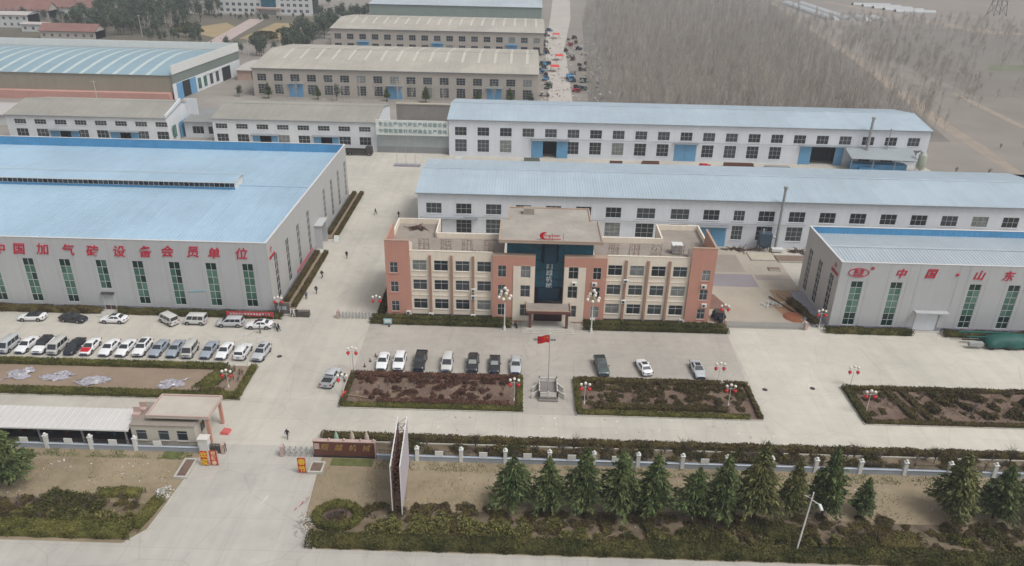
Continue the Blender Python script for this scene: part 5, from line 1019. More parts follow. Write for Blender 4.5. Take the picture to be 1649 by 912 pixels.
fence('blue-grey front wall with white ball-topped pillars running right of the billboard', -18.5, 78, 81.8, fpx, [x+2.93 for x in fpx if x+2.93 < 26])
lpx = [-50.9-6.0*k for k in range(6)]
fence('blue-grey front wall with white pillars before the bike shed at the left', -88, -42.2, 82.2, lpx, [x+3.0 for x in lpx])
# billboard on edge
bb = thing('billboard', 'tall two-faced billboard seen edge-on with its steel truss showing inside', 'billboard', (-13.3, 76, 0)); bx0, bx1, by0, by1, bz0, bz1 = -13.95, -12.75, 71.4, 81.3, .9, 7.5; pale = mat('billboard_sheet', A(206, 196, 204), .6, .04, .2, streak=.03)
MB().box(bx1-.06, bx1, by0, by1, .3, bz1).build('face_panel', pale, bb); MB().box(bx0, bx0+.06, by0, by1, bz0, bz1).build('face_panel', pale, bb)
for X_ in (bx0+.12, bx1-.12):
    for y in np.arange(by0+.1, by1, 1.4): MB().box(X_-.05, X_+.05, y-.05, y+.05, 0, bz1-.02).build('upright', rust, bb)
for y in np.arange(by0+.1, by1-.1, 1.4):
    for z in (1.2, 2.8, 4.4, 6.0, 7.4):
        m_ = MB().tube((bx0+.1, y, z), (bx1-.1, y, z), .035, n=4)
        if z < 7: m_.tube((bx0+.1, y, z), (bx1-.1, y, z+1.5), .03, n=4).tube((bx1-.1, y, z), (bx0+.1, y, z+1.5), .03, n=4)
        if z > 7: m_.tube((bx0+.1, y, z), (bx1-.1, min(by1-.1, y+1.4), z), .03, n=4)
        m_.build('truss', rust, bb)
MB().box(bx0-.03, bx0+.1, by0, by1, bz1, bz1+.06).box(bx1-.1, bx1+.03, by0, by1, bz1, bz1+.06).box(bx0-.03, bx0+.09, by0-.06, by0, bz0, bz1+.06).box(bx1-.09, bx1+.03, by0-.06, by0, .3, bz1+.06).build('edge_trim', white, bb); bb.location = (-14.3, 75.75, 0); bb.rotation_euler = (0, 0, .06)

# ------------------------------------------------------------------ hedges, shrubs, trees
def hedge(label, pts, wd, h, m, dens=85, z=.08, leaf=(.10, .22), cat='hedge', rough=.07):
    t = thing('hedge', label, cat, (pts[0][0], pts[0][1], z)); parts = []; rng = np.random.default_rng(int(abs(pts[0][0]*91+pts[0][1]*17+len(label))) % 99991)
    x0_, y0_ = pts[0]
    for (ax, ay), (bx, by) in zip(pts[:-1], pts[1:]):
        L_ = math.hypot(bx-ax, by-ay); d = np.array(((bx-ax)/L_, (by-ay)/L_)); nn = np.array((-d[1], d[0]))
        n1 = int(L_*wd*dens*1.2); n2 = int(L_*h*dens)
        u = rng.uniform(-wd*.4, L_+wd*.4, n1+2*n2); v = np.concatenate((rng.uniform(-.5, .5, n1), np.full(n2, -.5), np.full(n2, .5)))*wd; zz = np.concatenate((np.full(n1, h), rng.uniform(.02, h, 2*n2)))
        ph = rng.uniform(0, 9, 4); wob = np.sin(u*.9+ph[0])*.5+np.sin(u*2.3+ph[1])*.3+np.sin(u*5.1+ph[2])*.2
        zz = zz*(1+rough*wob); v = v*(1+rough*.8*np.sin(u*1.7+ph[3]))+rng.normal(0, .05, len(u)); zz = zz+rng.normal(0, .05, len(u))
        P = np.stack((ax-x0_+d[0]*u+nn[0]*v, ay-y0_+d[1]*u+nn[1]*v, np.maximum(zz, .05)), 1); parts.append(leaves(P, *leaf, rng=rng))
        # inner mass
        k = max(2, int(L_/.7)); us = np.linspace(0, L_, k+1); hh = (h-.06)*(1+rough*(np.sin(us*.9+ph[0])*.5+np.sin(us*2.3+ph[1])*.3)); V_ = []; w2 = wd/2-.05
        for uu_, h_ in zip(us, hh):
            for vv, z_ in ((-w2, 0), (-w2, h_*.93), (-w2*.7, h_), (w2*.7, h_), (w2, h_*.93), (w2, 0)): V_.append((ax-x0_+d[0]*uu_+nn[0]*vv, ay-y0_+d[1]*uu_+nn[1]*vv, z_))
        Q_ = [(i*6+j, (i+1)*6+j, (i+1)*6+j+1, i*6+j+1) for i in range(k) for j in range(5)]+[(0, 1, 4, 5), (k*6+5, k*6+4, k*6+1, k*6), (1, 2, 3, 4), (k*6+4, k*6+3, k*6+2, k*6+1)]
        parts.append((np.array(V_), np.array(Q_)))
    V_, Q_ = cat_meshes(parts); o = bpy.data.objects.new('foliage', np_mesh('foliage', V_, Q_, m)); link(o, t)
    return t
# bed left of the flagpole
hedge('yellow-green clipped hedge along the front of the bed left of the flagpole', [(-26.0, 93.7), (.6, 93.7)], .75, .55, hedgeg)
hedge('olive clipped hedge down the right side of the bed left of the flagpole', [(.35, 94.3), (.35, 102.3)], .8, .55, hedgeg)
hedge('olive-brown hedge down the left side of the bed left of the flagpole', [(-25.9, 94.2), (-25.9, 102.2)], .7, .5, hedgeb)
hedge('red-brown hedge along the rear of the bed left of the flagpole', [(-25.2, 102.0), (-.3, 102.0)], .9, .62, redleaf)
hedge('purple-red hedge row just behind the front hedge left of the flagpole', [(-20.5, 94.75), (-1.6, 94.75)], .8, .7, redleaf, rough=.2)
# bed right of the flagpole
hedge('yellow-green clipped hedge along the front of the bed right of the flagpole', [(9.0, 93.4), (33.8, 93.3)], .75, .55, hedgeg)
hedge('olive clipped hedge down the left side of the bed right of the flagpole', [(9.1, 94.0), (9.1, 102.1)], .8, .55, hedgeg)
hedge('browned hedge along the rear of the bed right of the flagpole', [(9.8, 101.9), (31.4, 101.9)], .95, .7, hedgeb); hedge('short dark hedge at the right rear corner of the bed right of the flagpole', [(32.4, 102.1), (35.6, 102.1)], .7, .6, hedgeb)
hedge('thin browned hedge down the right side of the bed right of the flagpole', [(35.6, 93.4), (35.6, 101.6)], .6, .5, hedgeb); hedge('reddish-brown hedge row inside the bed right of the flagpole', [(11.5, 95.0), (31, 95.0)], .9, .65, hedgeb, rough=.22)
# far right bed
hedge('low browned hedge along the front of the far right bed', [(51.0, 93.1), (95, 93.1)], .6, .5, hedgeb); hedge('dark olive hedge down the left end of the far right bed', [(51.2, 93.6), (51.2, 102.0)], 1.2, .55, hedged)
hedge('dark spiky hedge along the rear of the far right bed', [(51.9, 102.0), (95, 102.0)], .7, .55, hedgeb, rough=.2)
hedge('diagonal olive hedge strip inside the far right bed', [(58.6, 93.9), (57.2, 101.3)], 1.0, .5, hedgeb); hedge('second diagonal olive hedge strip beside the first in the far right bed', [(60.8, 93.9), (59.6, 101.3)], 1.0, .5, hedgeb)
# left bed
hedge('thick green hedge along the front of the left bed', [(-100, 94.9), (-41.6, 94.9)], 1.3, .75, hedgeg); hedge('green hedge along the rear of the left bed before the parked cars', [(-100, 102.9), (-46.3, 102.9)], 1.1, .75, hedgeg)
hedge('olive hedge down the right end of the left bed', [(-41.9, 95.6), (-41.9, 103.2)], .9, .6, hedgeg); hedge('square olive hedge block in the right end of the left bed', [(-47.6, 97.2), (-46.2, 101.4)], 2.6, .6, hedgeg); hedge('small olive hedge strip in front of the square hedge block', [(-47.4, 95.9), (-44.6, 96.2)], 1.2, .55, hedgeb)
# by the buildings
hedge('double clipped hedge in front of the left half of the office', [(-26.2, 119.2), (-1.6, 119.0)], .9, .7, hedged); hedge('rear clipped hedge against the left half of the office', [(-26.0, 120.7), (-1.7, 120.6)], .9, .8, hedged)
hedge('clipped hedge in front of the right half of the office', [(11.6, 119.0), (36.6, 119.0)], .9, .7, hedged); hedge('rear clipped hedge against the right half of the office', [(11.7, 120.6), (36.4, 120.6)], .9, .8, hedged)
hedge('dark hedge down the left side of the office', [(-25.0, 122.6), (-25.0, 134)], 1.2, .8, hedged)
hedge('bushy hedge along the foot of the lettered hall, left of its glass door', [(-120, 120.2), (-75.0, 120.2)], 1.2, .95, hedgeb, rough=.2); hedge('bushy hedge along the foot of the lettered hall, right of its glass door', [(-71.6, 120.2), (-42.6, 120.0)], 1.2, .9, hedged, rough=.2)
hedge('dark hedge at the foot of the right hall, left of its white door', [(54.6, 120.4), (69.2, 120.2)], 1.3, .9, hedged, rough=.15); hedge('dark hedge at the foot of the right hall, right of its white door', [(75.3, 120.2), (95, 120.0)], 1.3, .9, hedged, rough=.15)
hedge('overgrown hedge along the left flank of the right hall', [(53.4, 122.6), (51.4, 131.6)], 1.1, 1.0, hedgeb, rough=.25)
for y0, y1, lb in ((124.0, 148.6, 'near'), (157.2, 187, 'far')):
    struct(MB().box(-43.6, -40.9, y0-.3, y1+.3, .01, .18).build('planting_bed', dirt))
    hedge('clipped hedge on the drive side of the %s planter strip beside the lettered hall' % lb, [(-41.3, y0), (-41.3, y1)], .8, .65, hedgeb, z=.18); hedge('clipped hedge on the wall side of the %s planter strip beside the lettered hall' % lb, [(-43.2, y0+2), (-43.2, y1)], .8, .7, hedgeb, z=.18)
# strip behind the front fence
hedge('browned hedge along the inner lane behind the front fence, right of the name wall', [(-26.6, 86.1), (-9.4, 86.0)], 1.0, .8, hedgeb, z=.01); hedge('long dark hedge along the inner lane behind the pillared fence', [(-9.0, 86.0), (80, 86.0)], .9, .8, hedgeb, z=.01, rough=.2)
# roadside
hedge('dense dark green hedge along the road at the right', [(-23.2, 66.5), (84, 66.5)], 1.7, 1.0, hedged, z=.01, rough=.15, dens=75, leaf=(.12, .25)); hedge('dense green hedge along the road at the left corner', [(-84, 67.0), (-44.9, 67.0)], 1.9, 1.0, hedgeg, z=.01, rough=.15, dens=75, leaf=(.12, .25))
hedge('olive hedge up the drive edge at the left corner', [(-44.4, 67.8), (-43.6, 72.2)], 1.3, .9, hedgeg, z=.01)
a_ = [(-21.2+2.5*math.cos(k*math.pi/7), 70.6+1.9*math.sin(k*math.pi/7)) for k in range(15)]
hedge('ring-shaped yellow-green hedge around bare soil by the drive', a_, 1.0, .8, hedgeg, z=.01)
struct(MB().poly([(-21.2+2.3*math.cos(k*math.pi/8), 70.6+1.7*math.sin(k*math.pi/8)) for k in range(16)], .005, .12).build('planting_bed', soil)); a_ = [(19.5+3.6*math.cos(math.pi+k*math.pi/8), 70.6+2.4*math.sin(math.pi+k*math.pi/8)) for k in range(9)]
hedge('curved dark hedge crescent under the conifers', a_, .9, .7, hedged, z=.01); hedge('oval olive hedge mound right of the street lamp', [(43.0, 69.6), (47.5, 69.3)], 2.6, .6, hedgeb, z=.01); hedge('dark oval hedge patch near the right conifers', [(30.0, 70.4), (33.5, 69.6)], 3.0, .7, hedged, z=.01)
hedge('yellow-green hedge arc above the left corner hedge', [(-51.2, 73.2), (-48.6, 73.6), (-46.4, 73.4)], 1.2, .8, hedgeg, z=.01)
# loose shrubs
RAW = {}
def shrub_mesh(seed, rx, rz, n, m, leaf=(.10, .25)):
    rng = np.random.default_rng(seed); u = rng.normal(size=(n, 3)); u /= np.linalg.norm(u, axis=1)[:, None]; r = rng.uniform(.35, 1, (n, 1))**.5
    lump = 1+.25*np.sin(u[:, :1]*4+seed)+.2*np.cos(u[:, 1:2]*5+seed*2); P = u*r*lump*np.array((rx, rx, rz)); P[:, 2] = np.abs(P[:, 2])*1.1+.06
    parts = [leaves(P, *leaf, rng=rng)]
    k = 9; a = rng.uniform(0, 6.28, k); e = np.stack((np.cos(a)*rx*.6, np.sin(a)*rx*.6, np.full(k, rz*.95)), 1); parts.append(tubesarr(np.zeros((k, 3)), e, .03, .012))
    V_, Q_ = cat_meshes(parts); RAW[(seed, m.name)] = (V_, Q_); return np_mesh('shrub', V_, Q_, m)
def twig_mesh(seed, h, n, m, spread=.5, r=.022):
    rng = np.random.default_rng(seed); P = []; Q = []; R0 = []; R1 = []
    P.append((0, 0, 0)); Q.append((rng.normal(0, .05), rng.normal(0, .05), h*.5)); R0.append(r*2); R1.append(r*1.3)
    for i in range(n):
        z = rng.uniform(.15, .55)*h; a = rng.uniform(0, 6.28); d = rng.uniform(.25, 1)*spread*h*.5; e = np.array((math.cos(a)*d, math.sin(a)*d, z+rng.uniform(.25, .48)*h))
        P.append((0, 0, z)); Q.append(e); R0.append(r); R1.append(r*.4)
        for k in range(3): P.append(e*.6+np.array((0, 0, z*.4))); Q.append(e+rng.normal(0, .12*h, 3)*np.array((1, 1, .6))+np.array((0, 0, .08*h))); R0.append(r*.55); R1.append(r*.25)
    V_, Q_ = tubesarr(P, Q, np.array(R0), np.array(R1)); RAW[(seed, m.name)] = (V_, Q_); return np_mesh('shrub', V_, Q_, m)
SH = {'red': [shrub_mesh(i, .75, .6, 520, redleaf) for i in range(3)], 'brown': [shrub_mesh(10+i, .8, .6, 520, hedgeb) for i in range(3)], 'olive': [shrub_mesh(20+i, 1.0, .8, 640, olive) for i in range(3)], 'green': [shrub_mesh(30+i, 1.05, .85, 640, hedged) for i in range(3)], 'bare': [twig_mesh(40+i, 1.5, 16, twig) for i in range(3)], 'tallbare': [twig_mesh(50+i, 3.0, 22, bark, .55, .03) for i in range(3)]}
LBS = {}
rs_ = random.Random(11)
def shrubs(kind, n, x0, x1, y0, y1, z, label, grp, smin=.7, smax=1.25, cat='shrub'):
    for i in range(n):
        o = inst('shrub', rs_.choice(SH[kind]), None, (rs_.uniform(x0, x1), rs_.uniform(y0, y1), z), rs_.uniform(0, 6.28)); s = rs_.uniform(smin, smax); o.scale = (s*rs_.uniform(.85, 1.2), s*rs_.uniform(.85, 1.2), s*rs_.uniform(.8, 1.1)); tag(o, label, cat, grp)
BASE = {'red': (0, redleaf), 'brown': (10, hedgeb), 'olive': (20, olive), 'green': (30, hedged), 'bare': (40, twig)}
def cover(kind, n, x0, x1, y0, y1, z, label, smin=.6, smax=1.1):      # undergrowth nobody could count: one object
    b, m = BASE[kind]; parts = []
    for i in range(n):
        V_, Q_ = RAW[(b+rs_.randrange(3), m.name)]; a = rs_.uniform(0, 6.28); c, s = math.cos(a), math.sin(a); k = rs_.uniform(smin, smax); x, y = rs_.uniform(x0, x1), rs_.uniform(y0, y1)
        parts.append((np.stack(((V_[:, 0]*c-V_[:, 1]*s)*k*1.15+x, (V_[:, 0]*s+V_[:, 1]*c)*k*1.15+y, V_[:, 2]*k*rs_.uniform(.6, 1)+z), 1), Q_))
    V_, Q_ = cat_meshes(parts); o = bpy.data.objects.new('undergrowth', np_mesh('undergrowth', V_, Q_, m)); link(o); tag(o, label, 'undergrowth', None, 'stuff')
shrubs('red', 26, -24.6, -1.2, 100.2, 101.2, .1, 'red barberry shrub in the rear row of the bed left of the flagpole', 'rear row of red shrubs', .7, 1.0)
shrubs('red', 16, -24.5, -1.5, 95.4, 99.6, .1, 'red-brown shrub scattered in the middle of the bed left of the flagpole', 'scattered red shrubs', .5, .95)
cover('bare', 19, -24, -1.5, 95.8, 101, .1, 'bare twiggy undergrowth in the bed left of the flagpole', .5, .9)
shrubs('brown', 26, 10.2, 34.6, 99.8, 101.2, .1, 'brown shrub in the rear row of the bed right of the flagpole', 'rear row of brown shrubs', .8, 1.1)
shrubs('brown', 16, 10.5, 34.8, 95.6, 99.4, .1, 'brown shrub scattered in the middle of the bed right of the flagpole', 'scattered brown shrubs', .6, 1.1)
cover('bare', 22, 10, 34.8, 95.5, 101, .1, 'bare twiggy undergrowth in the bed right of the flagpole', .5, 1.0)
shrubs('brown', 40, 61.8, 92, 94, 101.4, .1, 'brown shrub in the far right bed', 'shrubs of the far right bed', .8, 1.5)
cover('bare', 35, 53, 92, 94, 101.5, .1, 'bare twiggy undergrowth in the far right bed', .6, 1.2)
cover('bare', 19, -46, -42.6, 97.5, 102.6, .1, 'bare twiggy undergrowth at the right end of the left bed', .5, .9)
cover('bare', 96, -17.5, 78, 82.6, 85.0, .01, 'bare brown undergrowth between the front fence and the inner hedge', .7, 1.2)
cover('brown', 67, -17.5, 78, 82.8, 85.0, .01, 'brown leafy undergrowth between the front fence and the inner hedge', .7, 1.3)
shrubs('green', 10, -24.5, 60, 83.2, 84.8, .01, 'dark green shrub between the front fence and the inner hedge', 'green shrubs behind the fence', .8, 1.3)
for x, lb in ((-5.5, 'bare sapling behind the fence nearest the billboard'), (7.8, 'bare sapling behind the fence below the flagpole'), (22.6, 'bare sapling behind the fence right of the flagpole'), (33.5, 'bare sapling behind the fence near the right bed corner'), (45.6, 'bare sapling behind the fence below the right yard'), (56.5, 'bare sapling behind the fence towards the right edge'), (66.5, 'bare sapling behind the fence at the right edge')):
    o = inst('sapling', rs_.choice(SH['tallbare']), None, (x, 84.2, .01), rs_.uniform(0, 6)); tag(o, lb, 'sapling', 'saplings behind the fence')
shrubs('olive', 40, -17, 8, 67.9, 70.8, .01, 'yellow-olive roadside shrub between the ring hedge and the conifers', 'olive roadside shrubs', .6, 1.2)
shrubs('green', 14, 8, 75, 67.9, 71.2, .01, 'dark green roadside shrub in front of the conifers', 'green roadside shrubs', .7, 1.3)
shrubs('olive', 24, 8, 75, 67.8, 69.4, .01, 'yellow-olive shrub along the roadside hedge at the right', 'olive shrubs at the right roadside', .6, 1.0)
cover('brown', 73, -18, 75, 69.8, 73.2, .01, 'brown undergrowth at the feet of the conifers', .5, 1.0)
cover('bare', 48, -18, 75, 69.4, 73.5, .01, 'bare twiggy undergrowth at the feet of the conifers', .5, 1.0)
shrubs('green', 18, -58.5, -50.5, 68.4, 72.6, .01, 'dark green shrub behind the left corner hedge', 'green shrubs at the left corner', .8, 1.4)
shrubs('olive', 14, -60, -46, 68.4, 70.0, .01, 'olive shrub behind the left corner hedge', 'olive shrubs at the left corner', .7, 1.1)
cover('bare', 41, -72, -45, 68.6, 72.6, .01, 'bare twiggy undergrowth behind the left corner hedge', .6, 1.1)
shrubs('brown', 12, -70, -57, 68.4, 71.5, .01, 'brown shrub behind the left corner hedge', 'brown shrubs at the left corner', .6, 1.2)
cover('bare', 14, -22.4, -20, 69.9, 71.4, .1, 'bare twigs filling the ring-shaped hedge', .5, .8); cover('brown', 8, -22.2, -20.2, 70, 71.3, .1, 'brown growth inside the ring-shaped hedge', .35, .5); cover('brown', 150, -20, 78, 68.0, 73.0, .01, 'brown leafy mass under the roadside conifers', .5, 1.0); cover('red', 60, -25, -.5, 94.6, 101.4, .1, 'low red-brown growth filling the bed left of the flagpole', .35, .7); cover('brown', 70, 9.6, 35, 94, 101.4, .1, 'low brown growth filling the bed right of the flagpole', .4, .75); cover('brown', 60, 52.5, 95, 93.8, 101.5, .1, 'low brown growth filling the far right bed', .4, .8); cover('brown', 40, -72, -46, 68.2, 72.2, .01, 'brown leafy mass behind the left corner hedge', .5, 1.0)
# grass patches
def grass(x0, x1, y0, y1, n, m, label, z=.01, h=(.10, .28), patch=True):
    rng = np.random.default_rng(int(abs(x0*13+y0*7+n))); P = np.stack((rng.uniform(x0, x1, n), rng.uniform(y0, y1, n), np.full(n, 0.)), 1)
    if patch: k = np.sin(P[:, 0]*.7+1)+np.sin(P[:, 1]*1.9)+np.sin(P[:, 0]*2.1+P[:, 1])+rng.normal(0, .7, n); P = P[k > -.1]
    P[:, 2] = z+.08; d = np.zeros_like(P); d[:, 2] = 1; V_, Q_ = leaves(P, *h, asp=.35, dirs=d, rng=rng); o = bpy.data.objects.new('grass', np_mesh('grass', V_, Q_, m)); link(o); o['kind'] = 'stuff'; o['label'] = label; o['category'] = 'grass'
grass(-88, -43, 80.4, 81.9, 5000, greengr, 'green grass at the foot of the left front wall'); grass(-18.5, 78, 79.6, 81.5, 7000, greengr, 'green and dry grass at the foot of the pillared fence'); grass(-25, 78, 72.5, 80, 7000, drygr, 'dry grass tufts on the verge'); grass(-80, -44, 70, 80, 3500, drygr, 'dry grass tufts on the left verge')
grass(-25.5, .3, 94.5, 101.8, 3500, drygr, 'dry grass in the bed left of the flagpole', .1); grass(9.5, 35, 94, 101.8, 3500, drygr, 'dry grass in the bed right of the flagpole', .1); grass(52, 95, 93.5, 101.8, 5000, drygr, 'dry grass in the far right bed', .1)
# cedars along the road
ceder2 = mat('cedar_needles_olive', A(84, 92, 54), .8, .2, .35, island=.5, col2=A(136, 134, 84), spec=.2)
def cedar_mesh(seed, H, R):
    rng = np.random.default_rng(seed); P = []; D = []; B0 = []; B1 = []; z = 1.7; lob = rng.uniform(.62, 1.22, 12)
    while z < H-.15:
        t = (z-1.7)/(H-1.7); rad = R*(1-t**1.25)**.95*(.62 if t < .08 else 1.0)*rng.uniform(.78, 1.12)+.10; nb = int(5+9*(1-t))
        for k in range(nb):
            a = rng.uniform(0, 6.28); L_ = rad*rng.uniform(.62, 1.12)*lob[int(a/6.29*12)]; zt = z+L_*.06-.10*L_*L_/max(R, 1)
            e = np.array((math.cos(a)*L_, math.sin(a)*L_, zt)); s = np.array((0, 0, z)); B0.append(s); B1.append(e)
            for j in range(int(4+L_*6)):
                u = rng.uniform(.22, 1.06); q = s+(e-s)*u; q[2] -= .10*u*u*L_; side = np.array((-math.sin(a), math.cos(a), 0))*rng.normal(0, .20*(1.15-u)*L_+.08)
                P.append(q+side+np.array((0, 0, rng.normal(-.04, .06)))); D.append(np.array((math.cos(a), math.sin(a), -.38))+side*1.2)
        z += rng.uniform(.20, .30)
    for j in range(24): P.append(np.array((rng.normal(0, .08), rng.normal(0, .08), H-.6+j*.03))); D.append(np.array((rng.normal(0, .5), rng.normal(0, .5), 1.2)))
    P = np.array(P); D = np.array(D); parts = [leaves(P, .26, .54, asp=.34, dirs=D, rng=rng), leaves(P-np.array((0, 0, .08)), .22, .44, asp=.4, dirs=D, rng=rng)]
    crown = cat_meshes(parts); tr = tubesarr([(0, 0, -.1), (0, 0, H*.5)], [(0, 0, H*.5), (0, 0, H)], np.array((.17, .10)), np.array((.10, .02)), 7); br = tubesarr(B0, B1, .03, .012)
    return np_mesh('crown', *crown, ceder2 if seed in (2, 6) else ceder), np_mesh('trunk', *cat_meshes([tr, br]), bark)
CED = [cedar_mesh(1, 8.0, 3.2), cedar_mesh(2, 8.4, 2.7), cedar_mesh(3, 9.6, 3.1), cedar_mesh(4, 9.6, 2.9), cedar_mesh(5, 9.0, 3.0), cedar_mesh(6, 9.2, 2.8)]
cedl = [(-.1, 73.4, 7.8, 3.15, 0, 'broad cedar at the left end of the conifer row'), (4.2, 73.2, 8.0, 2.5, 1, 'slim cedar with a bare trunk, second in the conifer row'), (8.3, 73.0, 9.5, 2.9, 2, 'dark full cedar, third in the conifer row'), (12.8, 73.0, 9.3, 3.0, 3, 'cedar fourth from the left end of the conifer row'), (16.6, 72.8, 9.4, 2.7, 1, 'browned cedar, fifth in the conifer row'),
        (21.8, 72.8, 7.4, 2.9, 0, 'low wide cedar after the gap in the conifer row'), (24.8, 72.4, 9.7, 3.0, 2, 'tall cedar leaning on a low wide one mid row'), (29.2, 72.6, 11.2, 3.1, 3, 'tallest cedar left of the street lamp'), (33.6, 73.0, 9.2, 1.9, 1, 'narrow cedar just behind the street lamp'), (37.8, 73.6, 10.5, 2.7, 2, 'tall cedar right of the street lamp'), (42.6, 73.8, 5.7, 1.9, 0, 'small young cedar at the right end before the gap'), (54.0, 74.3, 9.4, 3.3, 3, 'broad cedar after the wide gap at the right'), (58.9, 74.0, 8.4, 3.0, 2, 'cedar at the right edge of the picture'), (64.2, 74.0, 8.8, 3.0, 1, 'last cedar beyond the right edge'), (-63.4, 74.6, 9.0, 3.2, 0, 'lone cedar at the left edge before the bike shed')]
BASEH = (8.0, 8.4, 9.6, 9.6, 9.0, 9.2); BASER = (3.2, 2.7, 3.1, 2.9, 3.0, 2.8)
for i_, (x, y, H, R, k, lb) in enumerate(cedl):
    R *= 1.08; k = (0, 1, 2, 3, 4, 5)[(k+i_*2) % 6]
    t = thing('cedar_tree', lb, 'conifer', (x, y, 0), rs_.uniform(0, 6.28), 'cedars along the road'); s = (R/BASER[k], R/BASER[k], H/BASEH[k]); t.rotation_euler = (rs_.uniform(-.035, .035), rs_.uniform(-.035, .035), rs_.uniform(0, 6.28))
    for nm, me in zip(('crown', 'trunk'), CED[k]): inst(nm, me, t, rel=False, scale=s)
# bare poplars
def poplar_mesh(seed, H, nb=26, rt=.10):
    rng = np.random.default_rng(seed); P = [(0, 0, -.1), (0, 0, H*.5)]; Q = [(0, 0, H*.5), (rng.normal(0, .2), rng.normal(0, .2), H)]; r0_ = [rt, rt*.7]; r1_ = [rt*.7, .03]
    for k in range(nb):
        z = H*rng.uniform(.22, .92); a = rng.uniform(0, 6.28); L_ = (H-z)*rng.uniform(.28, .5)+.5; P.append((0, 0, z)); Q.append((math.cos(a)*L_*.42, math.sin(a)*L_*.42, z+L_*.95)); r0_.append(.055); r1_.append(.025)
        e = np.array(Q[-1]); m_ = (np.array(P[-1])+e)/2
        P.append(m_); Q.append(m_+np.array((rng.normal(0, .5), rng.normal(0, .5), L_*.5))); r0_.append(.035); r1_.append(.02)
    return tubesarr(P, Q, np.array(r0_), np.array(r1_))
def poplar_split(seed, H):
    V_, Q_ = poplar_mesh(seed, H); nt_ = 2*6; return np_mesh('trunk', V_[:nt_], Q_[:6], poplarb), np_mesh('crown', V_, Q_[6:], poplarb)
POPV = [poplar_mesh(100+i, 13+i*.6) for i in range(4)]; POPS = [poplar_split(100+i, 13+i*.6) for i in range(4)]
rngf = np.random.default_rng(5); pts = []
def xr(y): return np.interp(y, (250, 300, 347, 411, 529, 720), (140, 152, 157, 168, 184, 208))
y = 256.
while y < 700:
    st = 4.2+(y-256)*.006; xl = np.interp(y, (256, 330, 566, 720), (24, 27, 40, 60))
    for x in np.arange(xl, xr(y), st): (rngf.random() < np.clip((xr(y)-x)/30, .25, 1)*np.clip((x-xl)/14, .3, 1)) and pts.append((x+rngf.normal(0, 1.3), y+rngf.normal(0, 1.5)))
    y += 4.4+(y-256)*.008
for k_ in range(380): pts.append((rngf.uniform(175, 345), rngf.uniform(395, 600)))
for k_ in range(160): u_ = rngf.uniform(0, 1); pts.append((rngf.uniform(158, 200)+u_*30, rngf.uniform(300, 420)+u_*60))
pts = np.array(pts); near = pts[np.argsort(pts[:, 1])][:260]; far = pts[np.argsort(pts[:, 1])][260:]
for x, y in near:
    k = rs_.randrange(4); t = thing('poplar_tree', 'slender bare poplar in the first ranks of the wood behind the far white workshop', 'tree', (x, y, 0), rs_.uniform(0, 6.28), 'front ranks of the poplar wood'); s = rs_.uniform(.85, 1.15)
    for nm, me in zip(('trunk', 'crown'), POPS[k]): inst(nm, me, t, rel=False, scale=(1, 1, s))
parts = []
for x, y in far:
    V_, Q_ = POPV[rs_.randrange(4)]; a = rs_.uniform(0, 6.28); c, s = math.cos(a), math.sin(a); k = rs_.uniform(.62, 1.2)*(1 if x < xr(y)+4 else .6); wd = 1+(y-300)*.002
    parts.append((np.stack((V_[:, 0]*c-V_[:, 1]*s+x, V_[:, 0]*s+V_[:, 1]*c+y, V_[:, 2]*k), 1), Q_))
V_, Q_ = cat_meshes(parts); o = bpy.data.objects.new('poplar_wood', np_mesh('poplar_wood', V_, Q_, poplarb)); link(o); tag(o, 'bare grey-brown poplar wood filling the upper right', 'wood', None, 'stuff')
print('poplars', len(pts), 'tris', len(Q_)*2)
for i, (x, y) in enumerate([(143+i*1.75-.02*i*i, 262+i*9.5) for i in range(10)]):
    t = thing('poplar_tree', 'bare poplar standing along the dirt path at the right of the wood', 'tree', (x, y, 0), i, 'poplars along the dirt path')
    for nm, me in zip(('trunk', 'crown'), POPS[i % 4]): inst(nm, me, t, rel=False, scale=(1, 1, .75))
# trees before the beige workshop
def round_tree(seed, H, R, m, n=900, z0=.25):
    rng = np.random.default_rng(seed); C_ = rng.normal(size=(14, 3)); C_ /= np.linalg.norm(C_, axis=1)[:, None]; C_ *= rng.uniform(.3, .8, (14, 1)); k = rng.integers(0, 14, n)
    P = C_[k]+rng.normal(0, .24, (n, 3)); P = P*np.array((R, R, H*(1-z0)/2))+np.array((0, 0, H*(z0+(1-z0)/2))); P[:, 2] = np.clip(P[:, 2], H*.08, None)
    tr = tubesarr([(0, 0, -.1)]+[(0, 0, H*.3)]*6, [(0, 0, H*.55)]+[tuple(C_[i]*np.array((R, R, H*.3))+np.array((0, 0, H*.55))) for i in range(6)], np.array([.18]+[.09]*6), np.array([.1]+[.03]*6), 6)
    return np_mesh('crown', *leaves(P, .4, .95, asp=.6, rng=rng), m), np_mesh('trunk', *tr, bark)
EV = [round_tree(200+i, 9+i*1.1, 2.6+.3*i, cederf, 520) for i in range(4)]; CON = [cedar_mesh(60, 5.2, 1.5), cedar_mesh(61, 6, 1.9)]
